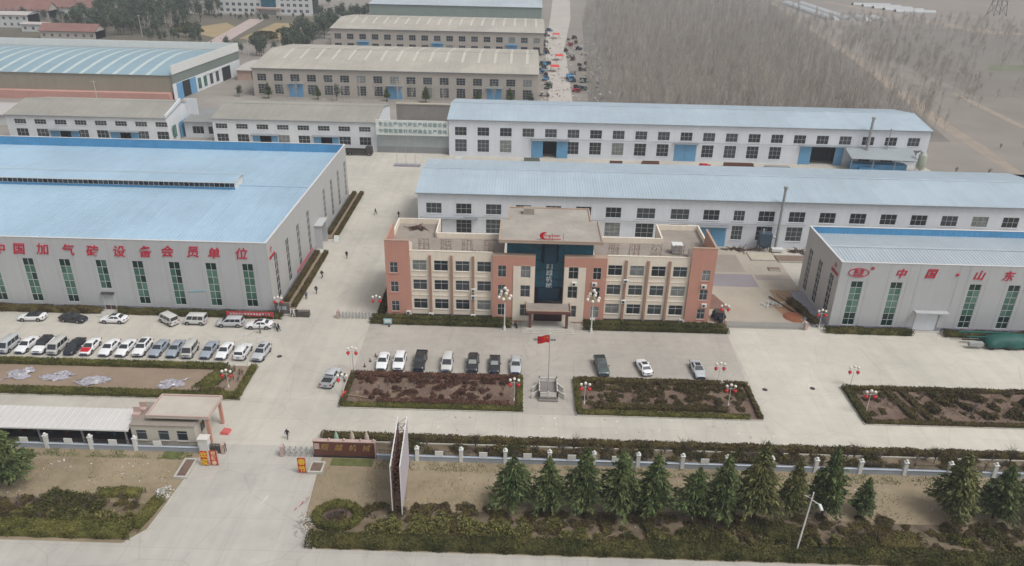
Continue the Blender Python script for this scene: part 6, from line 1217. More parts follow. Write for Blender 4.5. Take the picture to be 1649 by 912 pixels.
for i, (x, y, k, lb) in enumerate([(-110.4, 296.5, 0, 'brown-green round bush at the left corner of the nearest beige workshop'), (-98.5, 294.6, 1, 'small dark conifer by the left windows of the nearest beige workshop'), (-79.5, 294.8, 1, 'small dark conifer right of the first blue door of the nearest beige workshop'), (-72, 293.5, 2, 'grey-green bush before the nearest beige workshop'), (-53, 294.5, 1, 'small dark conifer beside the middle blue door'), (-38, 294, 1, 'small dark conifer right of the middle blue door'), (-18, 295, 1, 'small dark conifer under the right windows of the nearest beige workshop'), (-6, 295, 1, 'small dark conifer near the right corner of the nearest beige workshop'), (2, 294, 2, 'dark bush at the right corner of the nearest beige workshop')]):
    t = thing('conifer_tree' if k == 1 else 'bush', lb, 'conifer' if k == 1 else 'bush', (x, y, 0), i)
    for nm, me in zip(('crown', 'trunk'), CON[i % 2] if k == 1 else EV[i % 4]): inst(nm, me, t, rel=False, scale=.5 if k != 1 else 1.0)
for i, x in enumerate((-91, -87, -83.5, -76, -69, -66, -63, -58, -57, -48.5, -46, -43, -35, -31, -27, -22, -12, -8)):
    t = thing('bare_tree', 'bare pale tree in the row before the nearest beige workshop', 'tree', (x, 290.5+(i*37 % 5)*.8, 0), i*1.3, 'bare trees before the beige workshop')
    for nm, me in zip(('trunk', 'crown'), POPS[i % 4]): inst(nm, me, t, rel=False, scale=(.8, .8, .62))
pol = [(-72.4, 291, 9), (-62, 289, 9.5), (-47.5, 287, 10)]
for i, (x, y, h) in enumerate(pol):
    t = thing('utility_pole', 'thin pale light pole before the nearest beige workshop, %s' % ('leftmost', 'between the other two', 'rightmost')[i], 'pole', (x, y, 0)); MB().tube((x, y, 0), (x, y, h), .12, .08, 6).build('pole', mat('pale_pole', A(196, 192, 184), .8, .05), t); MB().tube((x-.9, y, h-.2), (x+.9, y, h-.1), .06, n=5).build('crossarm', MATS['pale_pole'], t)
# planted garden and dark evergreens at the upper left
egl = 'dark evergreen tree in the mass of trees behind the striped-roof warehouse'
for i in range(120):
    x, y = rs_.uniform(-275, -205), rs_.uniform(440, 545)
    if x < -268 and y < 475: continue
    t = thing('evergreen_tree', egl, 'tree', (x, y, 0), i, 'evergreens behind the warehouse'); s = rs_.uniform(.75, 1.35)
    for nm, me in zip(('crown', 'trunk'), EV[i % 4]): inst(nm, me, t, rel=False, scale=s)
for i in range(60):
    x, y = rs_.uniform(-270, -205), rs_.uniform(436, 540)
    t = thing('bare_tree', 'bare brown tree among the dark evergreens behind the warehouse', 'tree', (x, y, 0), i, 'bare trees among the evergreens')
    for nm, me in zip(('trunk', 'crown'), POPS[i % 4]): inst(nm, me, t, rel=False, scale=(1.1, 1.1, .8))
for i in range(70):
    x, y = rs_.uniform(-134, -106), rs_.uniform(385, 548)
    if x > -112+(y-400)*.0 and y < 440: continue
    t = thing('evergreen_tree', 'dark evergreen tree between the garden lawn and the beige workshops', 'tree', (x, y, 0), i, 'evergreens beside the garden'); s = rs_.uniform(.5, 1.05)
    for nm, me in zip(('crown', 'trunk'), EV[i % 4]): inst(nm, me, t, rel=False, scale=s)
for i in range(40):
    x, y = rs_.uniform(-275, -145), rs_.uniform(545, 640)
    if -222 < x < -140 and y < 600: continue
    t = thing('evergreen_tree', 'dark evergreen tree around the far white office', 'tree', (x, y, 0), i, 'evergreens around the far office'); s = rs_.uniform(.7, 1.2)
    for nm, me in zip(('crown', 'trunk'), EV[i % 4]): inst(nm, me, t, rel=False, scale=s)
for i in range(26):
    t = thing('garden_shrub', 'rounded dark shrub in the row before the far white office', 'shrub', (rs_.uniform(-212, -140), rs_.uniform(515, 535), 0), i, 'shrubs before the far office'); s = rs_.uniform(.25, .4)
    for nm, me in zip(('crown', 'trunk'), EV[i % 4]): inst(nm, me, t, rel=False, scale=s)
for x, y, rx, ry, lb in ((-197, 462, 9, 5, 'yellow-green oval hedge left of the garden path'), (-150, 455, 7, 3, 'flat oval hedge in the garden right of the path'), (-141, 470, 7, 6, 'yellow-green clipped hedge mound in the garden'), (-147, 443, 8, 4, 'dark green hedge at the near end of the garden'), (-205, 480, 8, 5, 'dark hedge at the left end of the garden')):
    t = thing('garden_hedge', lb, 'hedge', (x, y, 0)); rng = np.random.default_rng(int(abs(x*3))); n = 900; a = rng.uniform(0, 6.28, n); r = np.sqrt(rng.uniform(0, 1, n)); P = np.stack((np.cos(a)*r*rx, np.sin(a)*r*ry, 1.6*np.sqrt(np.maximum(0, 1-r**3))+rng.normal(0, .1, n)+.2), 1)
    inst('foliage', np_mesh('foliage', *leaves(P, .7, 1.3, rng=rng, asp=.8), hedgeg if 'yellow' in lb else hedged), t, rel=False)

# ------------------------------------------------------------------ far buildings and bits
fo = thing('far_office', 'white four-storey office with a blue glass centre beyond the garden', 'office building', (-178, 552, 0)); fwm = mat('far_white', A(222, 224, 222), .8, .04)
wx = [q for q in np.arange(-211, -148, 4.2) if not -183 < q < -171]; ops = [(x, x+2.4, z, z+2.1) for x in wx for z in (1.2, 5.0, 8.8, 12.6)]
wall(fo, (0, 552), 0, -214, -147, 0, 16, ops, fwm); MB().box(-214, -147, 552.3, 568, 0, 15.9).build('body', black, fo); MB().box(-214.5, -146.5, 551.6, 568.4, 16, 16.8).build('roof', fwm, fo); MB().box(-182, -172, 551.2, 551.9, 4.5, 16).build('curtain_wall', curtain, fo); MB().box(-185, -169, 547, 551.9, 3.6, 4.6).box(-184, -183, 547.5, 548.5, 0, 3.6).box(-171, -170, 547.5, 548.5, 0, 3.6).build('porch', pinkst, fo)
for x in wx:
    for z in (1.2, 5.0, 8.8, 12.6): window(fo, (0, 552), 0, x+1.2, z, 2.4, 2.1, 2, 1, frw, [glassm, glassd], bar=.12)
tile = mat('red_brown_tiles', A(150, 112, 104), .9, .12, .2, joints=(1.2, .6, .05, .5))
def house(name, label, x0, x1, y0, y1, h, rh, wm, rm, wins=True, cat='house'):
    b = thing(name, label, cat, ((x0+x1)/2, y0, 0)); ym = (y0+y1)/2; n = int((x1-x0)/4); xs = [x0+(k+.5)*(x1-x0)/n for k in range(n)]
    zz = [1.0] if h < 5 else [1.0, 4.4]; ops = [(x-.8, x+.8, z, z+1.7) for x in xs for z in zz] if wins else []
    wall(b, (0, y0), 0, x0, x1, 0, h, ops, wm); wall(b, (0, y1), math.pi, -x1, -x0, 0, h, [], wm); MB().box(x0, x1, y0+.3, y1-.1, 0, h-.1).build('body', wm, b)
    for X_ in (x0, x1): MB().add([(X_, y0, 0), (X_, y1, 0), (X_, y1, h), (X_, ym, h+rh), (X_, y0, h)], ((0, 1, 2, 3, 4),)).build('gable_wall', wm, b)
    MB().prismx([(y0-.6, h-.1), (ym, h+rh), (y1+.6, h-.1), (y1+.6, h+.15), (ym, h+rh+.28), (y0-.6, h+.15)], x0-.5, x1+.5).build('roof', rm, b)
    if wins:
        for x in xs:
            for z in zz: window(b, (0, y0), 0, x, z, 1.6, 1.7, 2, 1, frw, [glassd, glassm], bar=.1)
    return b
house('row_house', 'white two-storey house with flat-pitched roof at the top left corner', -330, -290, 462, 474, 7, 1.2, fwm, mat('pale_roof', A(196, 190, 186), .9, .06)); house('row_house', 'long low house with red-brown tiled roof above the white house', -372, -300, 500, 512, 5, 4.5, beigew, tile); house('row_house', 'upper long house with red-brown tiled roof in the top left corner', -390, -322, 535, 548, 5, 4.5, beigew, tile); house('row_house', 'small white annex beside the top-left white house', -286, -268, 448, 456, 4, .6, fwm, MATS['pale_roof'])
house('row_house', 'pale roofed house row at the top edge left of the far office', -340, -225, 598, 612, 5, 4.0, fwm, MATS['pale_roof']); house('row_house', 'brown roofed house at the top edge behind the evergreens', -300, -240, 570, 582, 5, 4.5, beigew, tile)
house('row_house', 'red-brown roofed house left of the garden behind the warehouse', -262, -232, 425, 436, 4, 3.2, beigew, tile); house('row_house', 'second red-brown roofed house in the middle of the top left quarter', -320, -276, 520, 531, 5, 4.2, fwm, tile); house('row_house', 'third red-brown roofed house at the top edge left of the far office', -268, -226, 585, 596, 5, 4.2, fwm, tile)
for i in range(46):
    x, y = (rs_.uniform(-205, -172), rs_.uniform(420, 445)) if i < 18 else (rs_.uniform(-330, -262), rs_.uniform(476, 500)) if i < 34 else (rs_.uniform(-158, -120), rs_.uniform(372, 432)); t = thing('evergreen_tree', 'small dark tree around the garden and the houses behind the warehouse', 'tree', (x, y, 0), i, 'small trees around garden and houses'); s = rs_.uniform(.35, .75)
    for nm, me in zip(('crown', 'trunk'), EV[i % 4]): inst(nm, me, t, rel=False, scale=s)
house('row_house', 'low wall-like outbuilding at the left edge beside the low workshop', -212, -160, 246, 262, 3.4, .5, fwm, MATS['pale_roof'], False); house('row_house', 'pink small hut between the warehouse and the beige workshops', -122, -116, 328, 352, 4, .6, mat('pink_plaster', A(206, 176, 160), .9, .06), MATS['pale_roof'], False)
# poles in the garden
for x, y, lb in ((-212, 436, 'tall pale pole left of the garden'), (-128, 362, 'white pole by the warehouse corner'), (-116, 372, 'white pole with a lamp near the beige roof'), (-147, 262, 'tall white pole behind the low workshop at the left')):
    t = thing('utility_pole', lb, 'pole', (x, y, 0)); MB().tube((x, y, 0), (x, y, 12), .2, .13, 6).build('pole', MATS['pale_pole'], t); MB().box(x-.9, x+.9, y-.1, y+.1, 11.4, 11.6).build('crossarm', MATS['pale_pole'], t)
# junk along the lane
jm = [red, rust, darksteel, bluei, steel, mat('faded_green', A(110, 128, 110), .8, .1), MATS['pale_pole'], darksteel]
def machine_mesh(seed):
    rg = random.Random(seed); mb = MB(); L_ = rg.uniform(2.5, 4.5); mb.box(-L_/2, L_/2, -.8, .8, .55, .75)
    for k in range(4): x = rg.uniform(-L_/2, L_/2); mb.box(x-.4, x+.4, -.7, .7, .75, rg.uniform(1.0, 2.0), k % 2)
    for sx in (-1, 1):
        for sy in (-.8, .8): mb.tube((sx*L_*.33, sy-.12, .4), (sx*L_*.33, sy+.12, .4), .4, n=8, mi=1)
    for k in range(5): mb.tube((rg.uniform(-L_/2, L_/2), rg.uniform(-.8, .8), .7), (rg.uniform(-L_/2, L_/2), rg.uniform(-.8, .8), rg.uniform(1.2, 2.4)), .06, n=4)
    return mb
mcs = [machine_mesh(i) for i in range(8)]; mme = [mb.mesh('machine_body', [jm[i], trim]) for i, mb in enumerate(mcs)]
for i in range(64):
    left = i % 2; y = rs_.uniform(310, 500); cx_ = np.interp(y, (305, 440, 566), (14, 15.5, 23)); x = cx_+(-rs_.uniform(4.5, 8) if left else rs_.uniform(5.5, 16)); sc = rs_.uniform(.6, 1.2)
    if not left and y > 470: continue
    o = inst('farm_machine', mme[rs_.randrange(8)], None, (x, y, 0), rs_.uniform(0, 3.14), scale=sc); tag(o, 'small machine part of the clutter along the lane %s' % ('on the side of the beige workshops' if left else 'on the side of the poplar wood'), 'machine', 'clutter left of the lane' if left else 'clutter right of the lane')
for x, y, lb in ((17, 470, 'red canopy at the far end of the lane'), (16.3, 395, 'red canopy halfway along the lane'), (13.2, 365, 'red canopy nearest along the lane'), (9.5, 440, 'dark grey canopy by the lane')):
    t = thing('awning', lb, 'canopy', (x, y, 0)); MB().prismx([(y-3, 2.4), (y, 3.0), (y+3, 2.4), (y, 2.9)], x-2, x+2).build('canopy', darksteel if 'grey' in lb else mat('bright_red', A(224, 66, 66), .6, .06), t)
    for dx in (-1.8, 1.8):
        for dy in (-2.8, 2.8): MB().tube((x+dx, y+dy, 0), (x+dx, y+dy, 2.45), .06, n=5).build('post', steel, t)
def lorry(label, x, y, rz, m1, m2, L_=7.0):
    t = thing('lorry', label, 'lorry', (x, y, 0), rz); P = lambda n, mb, m: link(bpy.data.objects.new(n, mb.mesh(n, m)), t)
    P('cab', MB().hexa([(-1.1, -L_/2, .6), (1.1, -L_/2, .6), (1.1, -L_/2+1.9, .6), (-1.1, -L_/2+1.9, .6), (-1.05, -L_/2+.25, 2.6), (1.05, -L_/2+.25, 2.6), (1.05, -L_/2+1.9, 2.7), (-1.05, -L_/2+1.9, 2.7)]), m1); P('windscreen', MB().hexa([(-.95, -L_/2+.05, 1.6), (.95, -L_/2+.05, 1.6), (.95, -L_/2+.2, 1.6), (-.95, -L_/2+.2, 1.6), (-.9, -L_/2+.18, 2.4), (.9, -L_/2+.18, 2.4), (.9, -L_/2+.3, 2.4), (-.9, -L_/2+.3, 2.4)]), carglass)
    P('load_bed', MB().box(-1.15, 1.15, -L_/2+2.1, L_/2, .95, 1.1).box(-1.15, -1.08, -L_/2+2.1, L_/2, 1.1, 1.7).box(1.08, 1.15, -L_/2+2.1, L_/2, 1.1, 1.7).box(-1.08, 1.08, L_/2-.07, L_/2, 1.1, 1.7).box(-1.08, 1.08, -L_/2+2.1, -L_/2+2.2, 1.1, 2.1), m2); P('chassis', MB().box(-.45, .45, -L_/2+.4, L_/2-.2, .55, .9), darksteel)
    for y_ in (-L_/2+1.0, L_/2-2.4, L_/2-1.2):
        for s in (-1, 1): w_ = P('wheel', MB().tube((s*.75, y_, .48), (s*1.08, y_, .48), .48, n=14), rubber); link(bpy.data.objects.new('rim', MB().tube((s*1.06, y_, .48), (s*1.1, y_, .48), .24, n=10).mesh('rim', rim)), w_)
lorry('blue flat lorry parked beside the lane next to the wood', 19.5, 345, .1, bluei, bluei, 10); lorry('black lorry with empty bed behind the lettered hall', -49.5, 222.3, R90, darksteel, darksteel, 9)
# things before the far white workshop
for x, w_, m_, lb in ((2.5, 5, mat('olive_tarp', A(112, 118, 104), .9, .1), 'green tarpaulin heap left of the open door of the far workshop'), (27, 4, rust, 'rusty frame stack in front of the far workshop'), (37, 5.5, rust, 'red-brown steel stack before the far workshop wall'), (53, 3, red, 'bright red hand machine before the closed blue door'), (63, 9, rust, 'long stack of red-brown steel right of the blue door'), (74, 7, steel, 'grey steel table frames before the far workshop'), (-19, 2.4, white, 'white canister at the left corner of the far workshop')):
    t = thing('material_stack', lb, 'stack', (x, 219, 0)); rg = random.Random(int(x*10))
    for k in range(5): y = 217.6+k*.55; MB().box(x-w_/2+rg.uniform(0, .6), x+w_/2-rg.uniform(0, .6), y, y+.4, .05+.25*(k % 2), .3+rg.uniform(.1, .9)).build('bar', m_, t)
# yard beside the office
heap('rubble_heap', 'white bags and rubble heap behind the folding gate', 'rubble', 47.8, 130.4, .02, 2.2, 1.4, .9, [white, MATS['pale_pole']], 70, (.15, .45)); heap('rubble_heap', 'white rubble heap close to the folding gate beside orange dirt', 'rubble', 52.4, 124.4, .02, 1.8, 1.2, .8, [white, kerbm], 60, (.15, .4)); heap('scrap_heap', 'rusty steel scrap along the foot of the white workshop', 'scrap', 47.5, 156.9, .02, 3.4, .8, .6, [rust, darksteel], 50); heap('scrap_heap', 'rusty scrap between the dust collector and the right hall', 'scrap', 61.5, 156.5, .02, 3, 1, .7, [rust, darksteel], 50)
for x0, x1, y0, y1, m_, lb in ((49.2, 54.4, 151.2, 155.2, mat('pale_slab', A(196, 188, 170), .9, .06), 'pale concrete slab with a raised edge behind the office'), (54.8, 61.6, 150.6, 153.8, mat('brown_slab', A(140, 120, 104), .9, .1), 'brown covered slab behind the office'), (51.6, 54.0, 146.0, 147.4, MATS['brown_slab'], 'small brown pit cover in the side yard')):
    t = thing('floor_slab', lb, 'slab', ((x0+x1)/2, (y0+y1)/2, 0)); MB().box(x0, x1, y0, y1, .015, .22).build('slab', m_, t); MB().box(x0, x1, y0-.15, y0, .015, .32).box(x0, x1, y1, y1+.15, .015, .32).build('edge', kerbm, t)
t = thing('timber_beam', 'long dark timber beam lying diagonally beside the right hall', 'beam', (52, 126, 0)); MB().tube((48.0, 133.4, .3), (53.4, 121.9, .25), .16, n=4).build('beam', mat('old_timber', A(96, 78, 62), .9, .15, 2), t)
t = thing('timber_beam', 'paler timber beam lying beside the long dark one', 'beam', (52, 130, 0)); MB().tube((49.8, 135, .3), (52.6, 126.5, .3), .12, n=4).build('beam', mat('pale_timber', A(166, 148, 126), .9, .12, 2), t)
t = thing('dirt_mound', 'flat mound of orange earth behind the folding gate', 'mound', (50.4, 125.4, 0)); MB().lathe((50.4, 125.6, 0), [(2.0, .02), (1.7, .3), (1.2, .5), (.02, .56)], 12).build('mound', mat('brick_earth', A(160, 102, 74), .95, .12, 1.2), t)
# dark van with blue-red load at the office corner
t = thing('motor_tricycle', 'dark tricycle loaded with blue goods at the right corner of the office', 'tricycle', (36.2, 124.0, 0)); MB().box(35.2, 37.2, 122.9, 125.1, .5, 1.3).build('cargo_box', nav, t); MB().box(35.9, 36.5, 121.9, 122.9, .4, 1.2).build('seat', trim, t); MB().box(35.4, 37.0, 123.2, 124.9, 1.3, 1.8).build('load', darksteel, t)
for x, y in ((35.1, 124.6), (37.3, 124.6), (36.2, 121.7)): MB().tube((x-.1, y, .35), (x+.1, y, .35), .35, n=12).build('wheel', rubber, t)
# green covered machine at the right edge
t = thing('covered_trailer', 'long green-tarpaulined trailer parked at the right edge before the right hall', 'trailer', (84, 117, 0)); tarp = mat('green_tarp', A(32, 92, 84), .6, .15, .5)
n = 14; V_ = []; prof_ = [(-1.7, .5), (-1.75, 1.3), (-1.3, 2.1), (-.4, 2.45), (.5, 2.4), (1.3, 2.0), (1.7, 1.2), (1.7, .5)]
for i in range(n+1):
    u = i/n; x = 80.4+u*14; k = min(1, .45+u*3)
    for j, (yy, zz) in enumerate(prof_): V_.append((x, 117+yy*(.9+.1*math.sin(i*1.7+j)), .5+(zz-.5)*k*(.94+.06*math.sin(i*2.3+j*1.1))))
m8 = len(prof_); MB().add(V_, [(i*m8+j, (i+1)*m8+j, (i+1)*m8+j+1, i*m8+j+1) for i in range(n) for j in range(m8-1)]+[tuple(range(m8))], 0, True).build('tarpaulin', tarp, t); MB().box(77.2, 93, 115.9, 116.1, .5, .7).box(77.2, 93, 117.9, 118.1, .5, .7).build('chassis', darksteel, t)
MB().box(76.6, 86, 118.5, 118.9, 1.6, 1.8).box(77.4, 86, 117.3, 117.6, 1.4, 1.55).build('loading_rail', tarp, t); MB().box(77.2, 79.6, 115.6, 116.4, .6, 1.2).build('hitch_frame', steel, t)
for x in (81, 84, 87.5): MB().tube((x, 115.5, .45), (x, 115.9, .45), .45, n=12).build('wheel', rubber, t)
# plastic sheets in the left bed
pl = mat('crumpled_plastic', A(176, 172, 180), .25, .15, 1.5, spec=.8)
for i, (x, y, a, b, lb) in enumerate(((-77.2, 99.6, 1.7, 1.5, 'crumpled clear plastic sheet, leftmost in the left bed'), (-71.2, 99.2, 2.3, 1.1, 'long crumpled plastic sheet, second in the left bed'), (-65.0, 98.2, 2.3, 1.1, 'crumpled plastic sheet in the middle of the left bed'), (-52.8, 97.9, 1.7, 1.2, 'crumpled plastic sheet near the right end of the left bed'))):
    t = thing('plastic_sheet', lb, 'plastic sheet', (x, y, .1)); rng = np.random.default_rng(i); k = 16; V_ = []
    for p_ in range(k):
        for q in range(k): u, v = p_/(k-1)*2-1, q/(k-1)*2-1; V_.append((x+u*a*(1+.25*math.sin(v*5+i))+rng.normal(0, .06), y+v*b*(1+.3*math.sin(u*4+i))+rng.normal(0, .06)+u*.4, .14+abs(rng.normal(0, .16))*(1.2-u*u*.6-v*v*.5)))
    MB().add(V_, [(p_*k+q, (p_+1)*k+q, (p_+1)*k+q+1, p_*k+q+1) for p_ in range(k-1) for q in range(k-1)]).build('sheet', pl, t)
# banner and notice at the hall corner, notice board by the office, small yard things
bn = thing('red_banner', 'long red banner with white lettering at the foot of the lettered hall', 'banner', (-47.5, 119.4, 0)); MB().box(-52.0, -43.6, 119.35, 119.4, .55, 1.45).build('cloth', mat('banner_red', A(206, 70, 84), .8, .06), bn)
for i, ch in enumerate('热烈欢迎各级领导莅临指导工作'): inst('letter', text_mesh(ch, .42, white, .02, .01), bn, (-51.2+i*.52, 119.33, 1.0))
for x in (-51.9, -47.8, -43.7): MB().box(x-.04, x+.04, 119.41, 119.5, 0, 1.5).build('post', steel, bn)
cb = thing('carved_stone', 'dark carved stone screen with a globe lamp at the corner of the lettered hall', 'stone screen', (-42.4, 120.8, 0)); MB().poly([(-43.9, 121.2), (-41.2, 121.2), (-41.1, 120.9), (-43.8, 120.9)], 0, 2.5).build('screen', mat('slate_stone', A(110, 102, 100), .8, .12, 1.2), cb); MB().box(-44.0, -41.0, 120.7, 121.3, 0, .4).build('base', kerbm, cb)
for i, ch in enumerate('翔越'): inst('letter', text_mesh(ch, .8, MATS['pale_letter'], .04, .01), cb, (-43.0+i*.95, 120.86, 1.6))
nb = thing('notice_board', 'pale blue notice board at the left end of the office hedge', 'notice board', (-23.2, 118.4, 0)); MB().box(-23.9, -22.4, 118.35, 118.45, .35, 1.35).build('board', mat('pale_blue_board', A(150, 196, 206), .6, .05), nb); MB().box(-23.8, -23.7, 118.46, 118.52, 0, 1.3).box(-22.6, -22.5, 118.46, 118.52, 0, 1.3).build('leg', steel, nb); MB().box(-23.7, -22.6, 118.33, 118.349, .6, 1.2).build('sheet', white, nb)
ws = thing('white_sign', 'small white A-board at the end of the far planter strip', 'sign', (-40.6, 155.6, 0)); MB().prismx([(155.1, .05), (155.6, 1.5), (156.1, .05), (156.0, .05), (155.6, 1.35), (155.2, .05)], -41.2, -40.0).build('board', white, ws)
def bike(label, x, y, rz, m):
    t = thing('bicycle', label, 'bicycle', (x, y, .016), rz); P = lambda n, mb, mm: link(bpy.data.objects.new(n, mb.mesh(n, mm)), t)
    for yy in (-.55, .55): P('wheel', MB().tube((-.06, yy, .3), (.06, yy, .3), .3, n=14), rubber)
    P('frame', MB().box(-.12, .12, -.3, .45, .3, .62).tube((0, -.5, .35), (0, -.35, 1.0), .04, n=5), m); P('saddle', MB().box(-.14, .14, .0, .6, .62, .78), trim); P('handlebar', MB().tube((-.3, -.36, 1.0), (.3, -.36, 1.0), .025, n=5), steel)
bike('silver scooter beside the walker at the end white sedan', -42.3, 116.2, .6, steel); bike('scooter parked left of the office steps', -.6, 119.2, .3, darksteel); bike('white scooter by the pickup at the red bed corner', -26.9, 100.7, .2, white)
for x, y, lb in ((-24.6, 104.6, 'nearest'), (-24.0, 106.2, 'middle'), (-23.4, 107.8, 'farthest'), (-22.9, 118.0, 'lone')):
    t = thing('traffic_cone', 'dark parking cone by the first white sedan, %s' % lb if lb != 'lone' else 'lone small cone before the office notice board', 'cone', (x, y, .016)); MB().box(-.0+x-.2, x+.2, y-.2, y+.2, .016, .06).build('base', trim, t); MB().tube((x, y, .06), (x, y, .7), .15, .03, 10).build('cone', mat('faded_cone', A(120, 96, 90), .8, .1), t)
t = thing('manhole_grate', 'long dark drain grate before the office steps', 'grate', (4.2, 114.9, 0)); MB().box(2.5, 6.3, 114.5, 115.2, .016, .04).build('frame', darksteel, t)
for k in range(12): MB().box(2.6+k*.3, 2.75+k*.3, 114.55, 115.15, .041, .06).build('bar', plinthm, t)
for x, y, lb in ((38.4, 101.2, 'dark manhole cover right of the office bed'), (46.0, 101.9, 'dark manhole cover near the far right bed'), (-39.0, 107.0, 'dark manhole cover on the drive')):
    t = thing('manhole_cover', lb, 'manhole cover', (x, y, 0)); MB().lathe((x, y, .012), [(.42, 0), (.42, .02), (.36, .022), (.02, .024)], 16).build('cover', darksteel, t)
rb = thing('rail_barrier', 'red and white folded barrier pile at the right edge of the drive', 'barrier', (-26.6, 72.5, 0))
for k in range(6): MB().tube((-26.7+k*.22, 71.6+k*.25, .1+k*.12), (-26.0+k*.15, 73.0+k*.15, .4+.15*(k % 3)), .04, n=5).build('rail', (red, white, pinkst)[k % 3], rb)
heap('rubble_heap', 'spill of pale gravel and rubble beside the ring hedge at the drive corner', 'rubble', -24.9, 69.4, .02, 1.2, 2.4, .5, [kerbm, MATS['pale_pole']], 80, (.08, .25)); heap('rubble_heap', 'pale sack heap at the kerb of the left corner', 'rubble', -43.6, 74.0, .02, 1.0, 1.2, .9, [white, kerbm], 40, (.15, .35))
t = thing('fallen_lantern_pole', 'red lantern string leaning at the left corner of the red bed', 'lantern string', (-26.0, 95.2, .1)); MB().tube((-26.4, 94.8, .2), (-25.6, 101.0, 2.6), .06, n=5).build('pole', pinkst, t); MB().tube((-26.2, 95.2, .45), (-25.9, 96.6, .6), .16, n=8).build('cloth', redl, t); MB().tube((-25.9, 96.2, .4), (-22.4, 95.6, .3), .08, n=5).build('rope', MATS['pale_timber'], t)
rng = np.random.default_rng(77); n = 260; P = np.concatenate((np.stack((rng.uniform(-75, -44, n//2), rng.uniform(72, 80, n//2), np.full(n//2, .06)), 1), np.stack((rng.uniform(-24, 75, n//2), rng.uniform(70, 80, n//2), np.full(n//2, .06)), 1)))
o = bpy.data.objects.new('litter', np_mesh('litter', *leaves(P, .12, .4, flat=.6, rng=rng), MATS['pale_pole'])); link(o); tag(o, 'scattered pale litter and stones on the verge', 'litter', None, 'stuff')
n = 700; P = np.stack((rng.uniform(6, 40, n), rng.uniform(300, 470, n), np.full(n, .2)), 1); o = bpy.data.objects.new('litter', np_mesh('litter', *leaves(P, .3, 1.3, flat=.5, rng=rng), MATS['pale_pole'])); link(o); tag(o, 'scattered pale litter along the lane by the wood', 'litter', None, 'stuff')
n = 60; P = np.stack((rng.uniform(-26, 40, n), rng.uniform(87.3, 92.4, n), np.full(n, .03)), 1); o = bpy.data.objects.new('litter', np_mesh('litter', *leaves(P, .1, .45, flat=.85, rng=rng), white)); link(o); tag(o, 'white scraps of paper lying on the inner lane', 'litter', None, 'stuff')
struct(MB().box(-75.2, -72.2, 118.6, 121.3, .01, .10).build('ramp', kerbm))
# far right: greenhouses, pylon
for i in range(4):
    x = 222+i*11.5; t = thing('greenhouse', 'pale plastic tunnel greenhouse beyond the poplar wood, %s from the left' % ('first', 'second', 'third', 'last')[i], 'greenhouse', (x, 600, 0)); L_ = 110 if i < 2 else 18; V_ = []
    for yy in (592, 592+L_):
        for k in range(9): a = math.pi*k/8; V_.append((x+5*math.cos(a), yy, 2.6*math.sin(a)))
    MB().add(V_, [(k, k+1, 10+k, 9+k) for k in range(8)]+[tuple(range(8, -1, -1))], 0, True).build('cover', mat('plastic_film', A(186, 188, 188), .4, .05), t); MB().box(x-1, x+1, 591.8, 591.95, 0, 2.2).build('door', steel, t)
for i in range(5):
    t = thing('greenhouse', 'thin white field tunnel beside the far track, %s from the near end' % ('first', 'second', 'third', 'fourth', 'fifth')[i], 'greenhouse', (312, 660+i*12, 0)); y = 660+i*12; V_ = []
    for xx in (296, 328):
        for k in range(7): a = math.pi*k/6; V_.append((xx-i*4, y+2.5*math.cos(a), 2.0*math.sin(a)))
    MB().add(V_, [(k, k+1, 8+k, 7+k) for k in range(6)], 0, True).build('cover', MATS['plastic_film'], t); MB().box(327.8-i*4, 328.1-i*4, y-2.3, y+2.3, 0, 1.2).build('end_wall', MATS['plastic_film'], t)
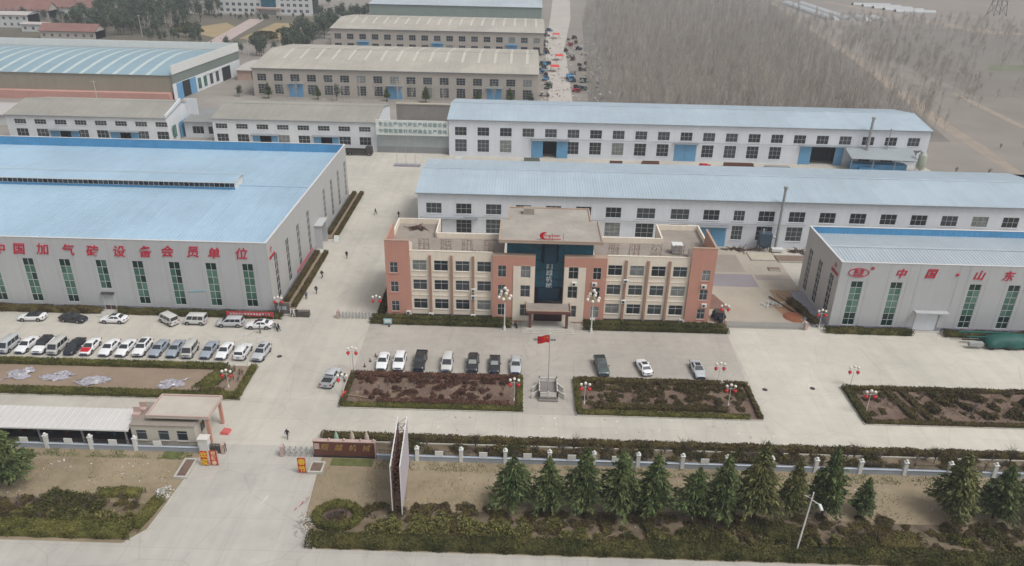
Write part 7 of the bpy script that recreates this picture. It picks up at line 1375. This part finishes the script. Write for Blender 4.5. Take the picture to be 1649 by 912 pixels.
py = thing('pylon', 'steel lattice power pylon at the top right', 'pylon', (372, 650, 0)); zz = [0, 9, 17, 24, 30, 36]; ww = [5, 3.9, 3.0, 2.2, 1.6, 1.1]
for sx in (-1, 1):
    for sy in (-1, 1):
        l_ = MB()
        for k in range(5): l_.tube((372+sx*ww[k], 650+sy*ww[k], zz[k]), (372+sx*ww[k+1], 650+sy*ww[k+1], zz[k+1]), .22, n=4)
        l_.build('leg', darksteel, py)
for k in range(5):
    c_ = MB()
    for s in (-1, 1):
        for ax in (0, 1):
            for d in (-1, 1):
                a = (d*ww[k], s*ww[k]); b = (-d*ww[k+1], s*ww[k+1])
                if ax: a, b = a[::-1], b[::-1]
                c_.tube((372+a[0], 650+a[1], zz[k]), (372+b[0], 650+b[1], zz[k+1]), .12, n=4)
    c_.build('bracing', darksteel, py)
MB().box(362, 382, 649.6, 650.4, 28, 28.4).box(364, 380, 649.6, 650.4, 33, 33.4).build('crossarm', darksteel, py)
# dry copse and scrub at the field edges
for i in range(45):
    x, y = rs_.uniform(185, 330), rs_.uniform(500, 590)
    t = thing('bare_tree', 'bare tree scattered over the fields beyond the dirt path', 'tree', (x, y, 0), i, 'bare trees over the far fields')
    for nm, me in zip(('trunk', 'crown'), POPS[i % 4]): inst(nm, me, t, rel=False, scale=(1, 1, .55))
for i in range(8):
    o = inst('shrub', rs_.choice(SH['bare']), None, (rs_.uniform(122, 175), rs_.uniform(205, 262), 0), i); o.scale = (1.6, 1.6, 1.3); tag(o, 'bare scrub on the dirt plot at the right end of the workshops', 'shrub', 'scrub right of the workshops')

# ------------------------------------------------------------------ haze
me = MB().box(-1200, 1200, -60, 1300, -1.0, 68).mesh('haze', mat('haze_air', (1, 1, 1))); hm = me.materials[0]; t = hm.node_tree; t.nodes.clear()
ou = t.nodes.new('ShaderNodeOutputMaterial'); pv = t.nodes.new('ShaderNodeVolumePrincipled'); pv.inputs['Color'].default_value = (.86, .91, 1, 1); pv.inputs['Density'].default_value = .0003; t.links.new(pv.outputs[0], ou.inputs['Volume'])
o = bpy.data.objects.new('haze', me); link(o); o['kind'] = 'stuff'; o['label'] = 'thin pale haze over the whole site'
